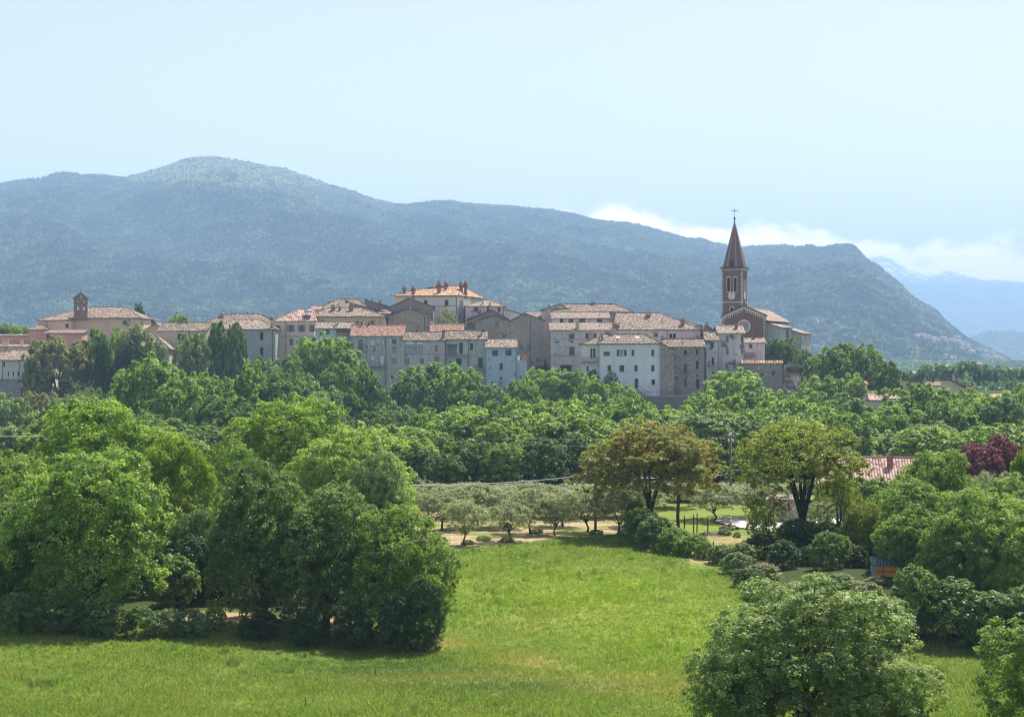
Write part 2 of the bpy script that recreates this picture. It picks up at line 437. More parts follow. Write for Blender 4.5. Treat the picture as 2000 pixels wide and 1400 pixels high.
under = np.maximum(under, smooth(14.5, 16, GX) * smooth(131, 134, GY) * (1 - smooth(139, 143, GY)))  # painted shade continued along the bank strip
under = np.maximum(under, smooth(15.6, 17.0, GX + 1.2 * fbm(GX / 2, GY / 2, 2)) * smooth(119.5, 123, GY + 2 * fbm(GX / 3, GY / 3, 2)) * (1 - smooth(139, 143, GY)) * 0.9)  # scrub floor by the diagonal meadow edge, with shade painted in
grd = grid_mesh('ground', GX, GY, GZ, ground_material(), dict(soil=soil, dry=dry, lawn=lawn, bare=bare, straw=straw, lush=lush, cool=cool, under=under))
tag(grd, kind='structure')

# ---------------------------------------------------------------- mountains
def mountain_material(name, lo, hi, bald=(0.23, 0.26, 0.11), rock=(0.3, 0.26, 0.22), tree=12.0, snow=False):
    m, nt, out = new_mat(name); p = principled(nt, out, 1.0, 0.0)
    pos = geo_pos(nt)
    def A(n):
        a = nt.nodes.new('ShaderNodeAttribute'); a.attribute_name = n; return a.outputs['Fac']
    v = nt.nodes.new('ShaderNodeTexVoronoi'); v.inputs['Scale'].default_value = 1.0 / tree; nt.links.new(pos, v.inputs['Vector'])
    sv = nt.nodes.new('ShaderNodeSeparateColor'); nt.links.new(v.outputs['Color'], sv.inputs[0])
    big = noise(nt, pos, 1 / 260.0, 6, 0.6)
    patch = noise(nt, mapping(nt, pos, (1, 0.5, 1.8)), 1 / 70.0, 6, 0.68)
    c = nmix(nt, sv.outputs[0], lo, hi)
    c = nmix(nt, ramp(nt, big, [(0.38, (0, 0, 0)), (0.66, (1, 1, 1))]), c, nmix(nt, 1.0, c, (1.5, 1.45, 1.1), 'MULTIPLY'))
    c = nmix(nt, ramp(nt, patch, [(0.40, (0.7, 0.7, 0.7)), (0.50, (0, 0, 0))]), c, mul(lo, 0.3))
    c = nmix(nt, ramp(nt, patch, [(0.56, (0, 0, 0)), (0.66, (0.7, 0.7, 0.7))]), c, mul(hi, 1.8))
    scr = noise(nt, pos, 1 / 24.0, 5, 0.7)
    bc = nmix(nt, ramp(nt, scr, [(0.53, (0, 0, 0)), (0.58, (1, 1, 1))]), bald, lo)
    c = nmix(nt, A('bald'), c, bc)
    c = nmix(nt, nmath(nt, 'MULTIPLY', A('rock'), ramp(nt, scr, [(0.4, (0, 0, 0)), (0.6, (1, 1, 1))])), c, rock)
    if snow: c = nmix(nt, nmath(nt, 'MULTIPLY', A('snow'), ramp(nt, noise(nt, mapping(nt, pos, (1, 1, .6)), 1 / 260., 6, 0.7), [(0.40, (0, 0, 0)), (0.50, (1, 1, 1))])), c, (0.9, 0.92, 0.95))
    nt.links.new(c, p.inputs['Base Color'])
    bump(nt, nmath(nt, 'MULTIPLY', v.outputs['Distance'], -1.0), p, tree * 1.4, 1.0)
    return m

def range_sheet(name, prof, ynear, yridge, yback, nu, nt_, mat, rough, shape=1.25, a0=-600, a1=2700, gul=60, seed=0, base=-25, gdir=0.8, marks=None, z_near=None):
    """a mountain range as a height field: ridge heights follow prof, flanks fall to the plain both sides"""
    px = np.linspace(a0, a1, nu)
    ridge_py = np.interp(px, [p[0] for p in prof], [p[1] for p in prof])
    k = np.ones(9) / 9.0
    ridge_py = np.convolve(np.pad(ridge_py, 4, 'edge'), k, 'valid')
    yr = yridge(px) if callable(yridge) else np.full_like(px, yridge)
    X_r = (px - 1000) / F * yr
    Hr = (700 - ridge_py) / F * yr + CAM_Z
    tf = np.concatenate([np.linspace(0, 1, nt_), 1 + np.linspace(0.03, 1, 24) ** 1.5])
    T, _ = np.meshgrid(tf, px, indexing='ij')
    YR = yr[None, :] + 0 * T
    Y = np.where(T <= 1, ynear + (YR - ynear) * T, YR + (yback - YR) * (T - 1))
    X = X_r[None, :] * (0.0 + Y / YR)
    HR = Hr[None, :] + 0 * T
    front = base + (HR - base) * np.clip(T, 0, 1) ** shape
    back = base + (HR - base) * (1 - np.clip(T - 1, 0, 1)) ** 1.3
    Z = np.where(T <= 1, front, back)
    w = np.clip(T * (1 - T) * 4, 0, 1) * (T < 1) * np.clip((HR - base) / 300.0, 0, 1.2)
    gx_ = (X + gdir * Y) / 420.0 + seed; gy_ = (Y - gdir * X) / 1500.0 + seed
    rid = 1 - np.abs(fbm(gx_, gy_, 4)) * 3.2
    Z = Z + w * gul * (rid - 0.6) + w * gul * 0.8 * fbm(X / 900 + seed, Y / 900, 4)
    rs = np.random.RandomState(5 + int(seed))
    Z = Z + rough * (rs.rand(*Z.shape) - 0.5) * np.clip(T * 3, 0, 1) + rough * 1.6 * fbm(X / (rough * 7), Y / (rough * 7), 3) * np.clip((HR - base) / 100.0, 0, 1)
    A_ = dict(bald=np.zeros_like(Z), rock=np.zeros_like(Z), snow=np.zeros_like(Z))
    if marks: marks(A_, X, Y, Z, T, HR)
    o = grid_mesh(name, X, Y, Z, mat, A_)
    return tag(o, kind='structure')

main_prof = [(-600, 420), (-300, 400), (0, 358), (40, 352), (88, 347), (100, 341), (130, 335), (180, 342), (230, 346), (262, 344), (300, 333), (320, 327), (350, 316), (380, 309), (402, 306), (440, 308), (470, 312),
             (500, 318), (530, 325), (560, 331), (600, 344), (640, 359), (690, 372), (720, 386), (765, 397), (800, 397), (840, 394), (880, 392), (920, 398), (1000, 404), (1060, 408), (1100, 414), (1160, 426),
             (1250, 441), (1340, 463), (1400, 474), (1440, 483), (1480, 481), (1510, 478), (1560, 480), (1600, 481), (1632, 478), (1650, 474), (1668, 480), (1690, 500), (1720, 522), (1750, 548), (1780, 576), (1800, 592),
             (1830, 606), (1850, 628), (1865, 642), (1890, 660), (1920, 675), (1950, 690), (1975, 702), (2010, 716), (2100, 730), (2700, 740)]
def main_marks(A_, X, Y, Z, T, HR):
    px = X / Y * F + 1000; py = 700 - (Z - CAM_Z) / Y * F
    s = smooth(0, 1, 0 * px)
    n = fbm(X / 180, Y / 180, 4) * 40
    crown = smooth(262, 300, px + n) * (1 - smooth(600, 680, px + n)) * (1 - smooth(352, 372, py + n * 0.6 - 0.02 * (px - 300)))
    strip = smooth(240, 262, px) * (1 - smooth(420, 450, px)) * (1 - smooth(350, 358, py))
    right = smooth(540, 580, px) * (1 - smooth(740, 790, px)) * (1 - smooth(398, 418, py - 0.1 * (px - 560) + n)) * 0.6
    lum = smooth(-0.055, -0.01, fbm(X / 120 + 3, Y / 240, 4))
    A_['bald'][:] = np.clip((crown * (0.08 + 0.92 * lum)) + strip + right * lum * 0.6, 0, 1) * (T <= 1.05)
    q = np.exp(-((px - 580) / 18) ** 2 - ((py - 468) / 4) ** 2) + np.exp(-((px - 1600) / 22) ** 2 - ((py - 624) / 4) ** 2) + 0.6 * np.exp(-((px - 650) / 30) ** 2 - ((py - 560) / 3) ** 2)
    cliff = smooth(1660, 1700, px) * (1 - smooth(1850, 1880, px)) * smooth(0.72, 0.95, T) * 0.45
    A_['rock'][:] = np.clip(q + cliff, 0, 1)
    fl = smooth(1690, 1760, px) * smooth(660, 690, py) * smooth(0.0, 0.08, fbm(X / 60, Y / 160, 3)) * 0.8
    A_['bald'][:] = np.clip(A_['bald'] + fl, 0, 1)
yr_main = lambda px: 5600 - 1500 * smooth(1350, 1850, px)
range_sheet('mountain', main_prof, 2300, yr_main, 9000, 1500, 380,
            mountain_material('forest_slope', (0.008, 0.016, 0.014), (0.075, 0.10, 0.05)), 9.0, 1.12, marks=main_marks, gul=95)

def snow_marks(A_, X, Y, Z, T, HR):
    A_['snow'][:] = smooth(530, 690, Z) * (T > 0.5)
snow_prof = [(-600, 720), (900, 720), (1400, 640), (1600, 560), (1680, 516), (1700, 503), (1720, 499), (1740, 507), (1755, 516), (1790, 534), (1815, 540), (1840, 532), (1852, 528), (1875, 536), (1905, 546), (1930, 548), (1960, 548), (2000, 554), (2200, 590), (2700, 640)]
range_sheet('snowy_mountain', snow_prof, 9500, 15000, 18000, 500, 120,
            mountain_material('far_slope', (0.05, 0.07, 0.05), (0.10, 0.12, 0.07), tree=60, snow=True), 22.0, 1.1, gul=130, seed=3, marks=snow_marks, a0=1250, a1=2700)
blue_prof = [(1600, 760), (1820, 715), (1880, 665), (1910, 653), (1935, 645), (1960, 645), (1985, 648), (2020, 655), (2100, 640), (2300, 660), (2700, 700)]
range_sheet('far_hill', blue_prof, 6200, 7400, 8600, 260, 80,
            mountain_material('hill_slope', (0.03, 0.05, 0.03), (0.08, 0.10, 0.05), tree=30), 14.0, 1.1, gul=40, seed=6, a0=1500, a1=2700)
# ---------------------------------------------------------------- foliage
def leaf_mesh(name, C, N, S, V, asp=0.62):
    """one diamond-shaped leaf per centre"""
    n = len(C); rs = np.random.RandomState(n % 9973)
    t = rs.randn(n, 3); t -= (t * N).sum(1, keepdims=True) * N
    t /= np.linalg.norm(t, axis=1, keepdims=True) + 1e-9
    b = np.cross(N, t)
    S = S[:, None]
    v = np.empty((n, 4, 3), np.float32)
    v[:, 0] = C - t * S; v[:, 1] = C - b * S * asp + t * S * 0.12 + N * S * 0.16
    v[:, 2] = C + t * S; v[:, 3] = C + b * S * asp + t * S * 0.12 + N * S * 0.16
    me = bpy.data.meshes.new(name)
    me.vertices.add(4 * n); me.vertices.foreach_set('co', v.ravel())
    me.loops.add(4 * n); me.loops.foreach_set('vertex_index', np.arange(4 * n, dtype=np.int32))
    me.polygons.add(n); me.polygons.foreach_set('loop_start', np.arange(0, 4 * n, 4, dtype=np.int32))
    at = me.attributes.new('v', 'FLOAT', 'FACE'); at.data.foreach_set('value', V.astype(np.float32))
    me.update()
    return me

def unit(a): return a / (np.linalg.norm(a, axis=-1, keepdims=True) + 1e-9)

def crown_mesh(name, seed, n_leaf, leaf, lobes=None, n_lobe=15, zc=0.55, rz=0.45, rx=0.5, clump=0.07, per=None, flat=0.0, inner=0.12, lobe_r=(0.17, 0.28), bottom=0.0, spiky=0.0, zpow=1.0, skirt=0.0, core=0.6, kv=(0.82, 1.04)):
    """a crown of leaf clumps on many lobes, total height 1, radius about 0.5; zc/rz: centre height and half height"""
    rs = np.random.RandomState(seed)
    L = []
    if lobes is None:
        L.append((0, 0, zc, rx * core, rz * core * 1.2))
        for i in range(n_lobe):
            # golden spiral over the ellipsoid
            h = 1 - 1.75 * ((i + 0.5) / n_lobe) ** zpow
            a = i * 2.39996 + rs.rand() * 0.8
            q = math.sqrt(max(0, 1 - h * h))
            if h < 0: q = max(q, skirt)
            r = rs.uniform(*lobe_r)
            k = rs.uniform(*kv)
            L.append(((rx - r) * q * math.cos(a) * k * 1.06, (rx - r) * q * math.sin(a) * k * 1.06, zc + (rz - r * 0.8) * h * k, r, r * rs.uniform(0.7, 0.95)))
    else: L = lobes
    L = np.array(L, float)
    if lobes is None:      # fill the unit box exactly
        L[:, 2:5:2] /= (L[:, 2] + L[:, 4]).max() * 1.015
        rr = np.hypot(L[:, 0], L[:, 1]) + L[:, 3]; f = 0.5 / np.sort(rr)[-3:].mean(); L[:, 0] *= f; L[:, 1] *= f; L[:, 3] *= f
    per = per or 60
    n_cl = int(n_leaf / per)
    area = L[:, 3] ** 2; pick = rs.choice(len(L), n_cl * 4, p=area / area.sum())
    d = unit(rs.randn(n_cl * 4, 3)); d[:, 2] = np.where((d[:, 2] < -0.2) & (rs.rand(len(d)) < 0.6), -d[:, 2], d[:, 2])
    rad = np.where(rs.rand(len(d)) < inner, rs.uniform(0.3, 0.8, len(d)), rs.uniform(0.84, 1.06 + spiky, len(d)))
    lc = L[pick, :3]; lr = np.stack([L[pick, 3], L[pick, 3], L[pick, 4]], 1)
    P = lc + d * lr * rad[:, None]
    # drop clumps deep inside another lobe
    keep = np.ones(len(P), bool)
    for q in L:
        e = (P - q[:3]) / np.array([q[3], q[3], q[4]])
        keep &= (np.linalg.norm(e, axis=1) > 0.72) | (rs.rand(len(P)) < inner)
    keep &= P[:, 2] > bottom
    P = P[keep][:n_cl]; D = d[keep][:n_cl]
    n_cl = len(P)
    cr = clump * rs.uniform(0.6, 1.25, n_cl)
    cv = rs.rand(n_cl)
    idx = np.repeat(np.arange(n_cl), per)
    ld = unit(rs.randn(len(idx), 3) + D[idx] * 0.9 + np.array([0, 0, 0.35]))
    lrad = rs.uniform(0.25, 1.0, len(idx)) ** 0.6
    sc = np.array([1, 1, 0.8 - flat * 0.5])
    C = P[idx] + ld * (cr[idx] * lrad)[:, None] * sc
    N = unit(ld * 0.6 + rs.randn(len(idx), 3) * 0.6 + np.array([0, 0, 0.75]))
    S = leaf * rs.uniform(0.6, 1.25, len(idx))
    V = np.clip(0.55 * cv[idx] + 0.45 * rs.rand(len(idx)), 0, 1)
    return leaf_mesh(name, C, N, S, V), L

def trunk_mesh(name, seed, L, r=0.035, z_split=0.22, n_limb=9, gnarl=0.02, twin=0):
    rs = random.Random(seed); mb = MB()
    top = Vector((rs.uniform(-.03, .03), rs.uniform(-.03, .03), z_split))
    mb.tube([(0, 0, -0.06), (0, 0, 0.0), (gnarl, 0, z_split * 0.5), top], [r * 1.7, r * 1.35, r, r * 0.85], 8)
    for q in sorted(L, key=lambda _: rs.random())[:n_limb]:
        e = Vector(q[:3]); mid = top.lerp(e, 0.5) + Vector((rs.uniform(-1, 1), rs.uniform(-1, 1), rs.uniform(-0.5, 1))) * 0.04
        mb.tube([top - Vector((0, 0, r)), top.lerp(mid, 0.5) + Vector((0, 0, 0.02)), mid, e], [r * 0.6, r * 0.45, r * 0.3, r * 0.1], 6)
        for j in range(2):
            s = mid.lerp(e, rs.uniform(0.1, 0.6)); t = s + Vector((rs.uniform(-1, 1), rs.uniform(-1, 1), rs.uniform(0, 1))).normalized() * q[3] * 0.9
            mb.tube([s, s.lerp(t, 0.5) + Vector((0, 0, 0.01)), t], [r * 0.22, r * 0.15, r * 0.05], 5)
    return mb

BARK = m_stone('bark', (0.10, 0.085, 0.065), 3.5, 0.5)
BARK_GREY = m_stone('grey_bark', (0.17, 0.15, 0.125), 5.0, 0.4)
IVY_BARK = m_stone('ivy_bark', (0.03, 0.05, 0.018), 7.0, 0.8)
LEAF = dict(
    lime=m_leaf('lime_leaf', (0.106, 0.172, 0.025), (0.396, 0.528, 0.102), 0.45),
    leaf=m_leaf('mid_leaf', (0.079, 0.136, 0.029), (0.396, 0.528, 0.126), 0.42),
    deep=m_leaf('deep_leaf', (0.053, 0.097, 0.028), (0.288, 0.396, 0.114), 0.36),
    dark=m_leaf('dark_leaf', (0.035, 0.075, 0.027), (0.12, 0.18, 0.055), 0.28),
    grey=m_leaf('grey_leaf', (0.089, 0.136, 0.054), (0.445, 0.547, 0.244), 0.36),
    tan=m_leaf('tan_leaf', (0.123, 0.141, 0.062), (0.528, 0.504, 0.264), 0.32),
    gold=m_leaf('yellow_leaf', (0.14, 0.205, 0.022), (0.36, 0.44, 0.055), 0.5),
    olive=m_leaf('olive_leaf', (0.22, 0.255, 0.13), (0.555, 0.578, 0.342), 0.4, (1.2, 1.3, 0.75), 0.2),
    rust=m_leaf('rust_leaf', (0.15, 0.20, 0.04), (0.456, 0.48, 0.12), 0.42, (1.5, 1.35, 0.7), 0.25, (0.48, 0.25, 0.11), 0.4),
    rusty=m_leaf('golden_leaf', (0.13, 0.19, 0.03), (0.37, 0.43, 0.085), 0.45, (1.5, 1.6, 0.6), 0.25, (0.45, 0.24, 0.07), 0.25),
    oak=m_leaf('oak_leaf', (0.07, 0.128, 0.04), (0.504, 0.588, 0.24), 0.40, spec=0.3),
    plum=m_leaf('plum_leaf', (0.13, 0.04, 0.05), (0.36, 0.12, 0.145), 0.35, (1.5, 0.8, 0.9)),
    moss=m_leaf('moss_leaf', (0.106, 0.172, 0.036), (0.527, 0.648, 0.162), 0.4),
)

# crown shapes shared by copies
def template(name, seed, **k):
    tk = {a: k.pop(a) for a in ('r', 'z_split', 'n_limb', 'gnarl') if a in k}
    me, L = crown_mesh(name, seed, **k)
    tm = trunk_mesh(name + '_trunk', seed, L[1:] if len(L) > 3 else L, **tk)
    tb = bpy.data.meshes.new(name + '_trunk'); tb.from_pydata(tm.v, [], tm.f); tb.polygons.foreach_set('use_smooth', [True] * len(tm.f)); tb.update()
    return me, tb
TPL = {}
for i in range(6):      # trees of the slope, seen from 200 to 450 m
    TPL['m%d' % i] = template('crown_shape', 10 + i, n_leaf=14000, leaf=0.021, n_lobe=14 + i % 3, zc=0.54, rz=0.46, clump=0.062, per=42, skirt=0.85, spiky=0.14, r=0.03, lobe_r=(0.12, 0.28), kv=(0.76, 1.14), core=0.55)
for i in range(4):      # big trees, seen from about 120 m
    TPL['b%d' % i] = template('big_crown_shape', 30 + i, n_leaf=60000, leaf=0.0105, n_lobe=26 + 2 * i, zc=0.50, rz=0.52, clump=0.047, per=36, skirt=0.95, bottom=0.0, spiky=0.2, r=0.03, lobe_r=(0.09, 0.25), inner=0.14, kv=(0.74, 1.16), core=0.55)
TPL['f0'] = template('round_crown_shape', 41, n_leaf=88000, leaf=0.0084, core=0.34, kv=(0.58, 1.14), n_lobe=46, zc=0.50, rz=0.52, clump=0.038, per=44, r=0.03, lobe_r=(0.06, 0.145), inner=0.06, skirt=0.78, bottom=0.0, spiky=0.28)
for i in range(3):      # olives
    TPL['o%d' % i] = template('olive_crown_shape', 50 + i, n_leaf=9000, leaf=0.017, n_lobe=12, zc=0.62, rz=0.38, clump=0.075, per=30, r=0.017, z_split=0.26, n_limb=8, inner=0.3, lobe_r=(0.13, 0.22), gnarl=0.04, spiky=0.12)
TPL['p0'] = template('upright_crown_shape', 60, n_leaf=15000, leaf=0.024, skirt=0.8, n_lobe=20, zc=0.52, rz=0.48, rx=0.5, clump=0.05, per=40, lobe_r=(0.14, 0.2))
TPL['c0'] = template('conifer_crown_shape', 61, n_leaf=9000, leaf=0.012, lobes=[(0.10 * math.cos(i * 2.4), 0.10 * math.sin(i * 2.4), 0.38 + 0.06 * i, 0.42 - 0.035 * i, 0.06) for i in range(10)], clump=0.045, per=30, flat=0.9, n_limb=0)
TPL['s0'] = template('sparse_crown_shape', 62, n_leaf=2600, leaf=0.028, n_lobe=13, zc=0.56, rz=0.44, clump=0.07, per=14, inner=0.3, lobe_r=(0.12, 0.22), r=0.02, spiky=0.25)
for i in range(3):      # shrubs
    TPL['h%d' % i] = template('shrub_shape', 70 + i, n_leaf=9000, leaf=0.026, n_lobe=11, zc=0.42, rz=0.55, clump=0.08, per=30, r=0.02, z_split=0.12, n_limb=5, lobe_r=(0.2, 0.32), bottom=-0.05)
used_tpl = {}
def plant(name, label, x, y, w, h, tone, tpl, group=None, cat='tree', rot=None, part='crown', bark=None, sink=0.15, wy=None):
    me, tb = TPL[tpl]
    rs = random.Random(int(x * 131 + y * 17) & 0xffff)
    z = g1(x, y) - sink
    e = empty(name, (x, y, z), rs.uniform(0, 6.28) if rot is None else rot)
    e.scale = (w, wy or w, h)
    tag(e, label, cat, group)
    for nm, m, mat in ((part, me, LEAF[tone]), ('trunk' if cat == 'tree' else 'stem', tb, bark or BARK)):
        o = link(nm, m, e)
        if not m.materials: m.materials.append(mat)
        o.material_slots[0].link = 'OBJECT'; o.material_slots[0].material = mat
    return e

def T(px, top, D, wpx, tone, tpl, label, group=None, name='broadleaf_tree', base=None, **k):
    """a tree whose crown is wpx wide and reaches picture height top, standing D metres away on the ground"""
    x = PX(px, D); w = wpx / F * D * (1.22 if 200 < D < 420 else 1.06); g = g1(x, D)
    h = max(2.0, PZ(top, D) - g + 0.3)
    if tpl[0] in 'mb' and D > 100: w = min(w, 1.15 * h)
    return plant(name, label, x, D, w * 1.0, h, tone, tpl, group, **k)
# ---------------------------------------------------------------- building kit
RM = dict(
    old=m_roof('old_clay_tiles', (0.37, 0.275, 0.20), (0.26, 0.185, 0.135), (0.10, 0.09, 0.07), 0.30, 1),
    brown=m_roof('brown_clay_tiles', (0.33, 0.24, 0.17), (0.22, 0.155, 0.11), (0.085, 0.08, 0.06), 0.30, 2),
    pale=m_roof('pale_clay_tiles', (0.44, 0.325, 0.245), (0.32, 0.23, 0.17), (0.15, 0.14, 0.10), 0.30, 3, 0.8),
    red=m_roof('red_clay_tiles', (0.46, 0.27, 0.19), (0.38, 0.21, 0.145), (0.24, 0.14, 0.10), 0.28, 4, 0.5, 0.2),
    orange=m_roof('orange_clay_tiles', (0.56, 0.35, 0.20), (0.46, 0.27, 0.14), (0.26, 0.13, 0.07), 0.62, 5, 0.4, 0.75),
    pinkish=m_roof('pink_clay_tiles', (0.56, 0.38, 0.30), (0.46, 0.30, 0.23), (0.26, 0.16, 0.12), 0.55, 6, 0.5, 0.6),
    farm=m_roof('farmhouse_tiles', (0.58, 0.37, 0.30), (0.50, 0.30, 0.235), (0.20, 0.11, 0.09), 0.30, 7, 0.35, 0.85),
)
UNDER = m_flat('eave_wood', (0.10, 0.07, 0.05), 0.9)
WM = dict(
    cream=m_plaster('cream_plaster', (0.65, 0.537, 0.388), 0.25, seed=1),
    peach=m_plaster('peach_plaster', (0.75, 0.575, 0.438), 0.15, seed=2),
    pink=m_plaster('pink_plaster', (0.725, 0.413, 0.338), 0.25, seed=3),
    white=m_plaster('white_plaster', (0.825, 0.8, 0.7), 0.3, seed=4),
    greywhite=m_plaster('grey_white_plaster', (0.74, 0.72, 0.66), 0.5, seed=5),
    battered=m_plaster('damp_grey_plaster', (0.413, 0.4, 0.35), 0.9, (0.25, 0.22, 0.19), 0.3, seed=6),
    greyblue=m_plaster('grey_green_plaster', (0.488, 0.5, 0.438), 0.35, seed=7),
    greygreen=m_plaster('worn_grey_green_plaster', (0.57, 0.58, 0.49), 0.75, (0.27, 0.24, 0.19), 0.22, seed=8),
    villa=m_plaster('pinkish_beige_plaster', (0.75, 0.613, 0.475), 0.15, seed=9),
    ochre=m_plaster('ochre_plaster', (0.525, 0.413, 0.275), 0.3, seed=10),
    grey=m_plaster('plain_grey_plaster', (0.58, 0.59, 0.53), 0.55, seed=11),
    palegreen=m_plaster('pale_green_white_plaster', (0.825, 0.86, 0.812), 0.22, seed=12),
    paleblue=m_plaster('pale_blue_white_plaster', (0.52, 0.66, 0.72), 0.25, seed=13),
    beige=m_plaster('beige_plaster', (0.64, 0.56, 0.47), 0.5, (0.30, 0.26, 0.21), 0.15, seed=14),
    greybeige=m_plaster('grey_beige_plaster', (0.62, 0.575, 0.53), 0.6, (0.30, 0.26, 0.22), 0.22, seed=15),
    flaking=m_plaster('flaking_white_plaster', (0.7, 0.663, 0.625), 0.7, (0.34, 0.27, 0.235), 0.36, seed=16),
    pinkwhite=m_plaster('pinkish_white_plaster', (0.75, 0.625, 0.594), 0.6, (0.36, 0.30, 0.26), 0.24, seed=17),
    stone=m_stone('rubble_stone', (0.56, 0.50, 0.43), 4.6, 0.5, 1),
    stone2=m_stone('brown_rubble_stone', (0.57, 0.49, 0.41), 4.8, 0.5, 2),
    stone3=m_stone('patched_grey_stone', (0.54, 0.49, 0.41), 3.2, 0.8, 3),
    stonelit=m_stone('pale_bastion_stone', (0.48, 0.43, 0.35), 1.3, 1.1, 4),
    darkstone=m_stone('dark_grey_stone', (0.44, 0.405, 0.37), 5.0, 0.4, 5),
    brick=m_stone('red_brown_brick', (0.37, 0.225, 0.18), 7.0, 0.35, 6),
    trim=m_flat('white_stone_trim', (0.72, 0.66, 0.58), 0.85),
    farmy=m_plaster('ochre_farm_plaster', (0.75, 0.525, 0.2), 0.1, seed=18),
)
CH = m_stone('chimney_brick', (0.46, 0.31, 0.24), 6.0, 0.8, 8)
CHP = m_plaster('chimney_plaster', (0.525, 0.45, 0.375), 0.6, seed=19)
GLASS = m_flat('dark_glass', (0.025, 0.028, 0.035), 0.15, 0.6)
PANEC = {'d': GLASS, 'brown': m_flat('brown_shutter', (0.13, 0.075, 0.06)), 'wine': m_flat('wine_shutter', (0.12, 0.045, 0.045)), 'green': m_flat('green_shutter', (0.02, 0.13, 0.10)), 'greyshut': m_flat('grey_shutter', (0.26, 0.24, 0.23)),
         'white': m_flat('white_shutter', (0.78, 0.80, 0.80)), 'yellow': m_flat('yellow_shutter', (0.36, 0.26, 0.12)), 'dark': m_flat('near_black_wood', (0.045, 0.035, 0.032)), 'red': m_flat('faded_red_door', (0.30, 0.10, 0.09)),
         'curtain': m_flat('net_curtain', (0.45, 0.47, 0.46)), 'orange': m_flat('orange_awning', (0.65, 0.30, 0.06)), 'brickpatch': m_flat('pink_brick_patch', (0.36, 0.22, 0.175))}
FRAME = m_flat('window_frame', (0.20, 0.16, 0.13))
SURR = m_flat('stone_surround', (0.36, 0.32, 0.27))
METAL = m_flat('dark_iron', (0.05, 0.05, 0.055), 0.6, 0.4)
PIPE = m_flat('copper_downpipe', (0.12, 0.085, 0.07), 0.6, 0.4)
CONC = m_flat('balcony_concrete', (0.40, 0.38, 0.35))

_jit = random.Random(99)
def patch(mb, p00, p10, p11, p01, nu, nv, jit=0.04, mi=0, usc=None):
    """roof surface with slightly uneven tiles; u along the eave, v up the slope, both in metres"""
    p = [Vector(q) for q in (p00, p10, p11, p01)]
    Wd = max((p[1] - p[0]).length, 0.01); Hd = ((p[3] + p[2]) * 0.5 - (p[0] + p[1]) * 0.5).length
    offL = (p[3] - p[0]).dot((p[1] - p[0]).normalized()); offR = (p[2] - p[0]).dot((p[1] - p[0]).normalized())
    vs, fs, uvs = [], [], []
    for j in range(nv + 1):
        v = j / nv
        a = p[0].lerp(p[3], v); b = p[1].lerp(p[2], v)
        for i in range(nu + 1):
            u = i / nu; q = a.lerp(b, u)
            edge = (j == 0)
            q = q + Vector((0, 0, _jit.uniform(-jit, jit) * (0.8 if j in (0, nv) else 1)))
            vs.append(q)
            ul = offL * v; ur = Wd + (offR - Wd) * v
            uvs.append((ul + (ur - ul) * u, Hd * v))
    for j in range(nv):
        for i in range(nu):
            k = j * (nu + 1) + i
            fs.append((k, k + 1, k + nu + 2, k + nu + 1))
    mb.add(vs, fs, [[uvs[t] for t in f] for f in fs], mi)

def nseg(a, step=0.9, lo=1, hi=40): return int(max(lo, min(hi, round(a / step))))

def ridge_cap(mb, a, b, r=0.13):
    a = Vector(a); b = Vector(b); n = nseg((b - a).length, 0.5, 2, 40)
    pts = [a.lerp(b, i / n) + Vector((0, 0, 0.02 + _jit.uniform(-.02, .03))) for i in range(n + 1)]
    mb.tube(pts, [r] * (n + 1), 6)

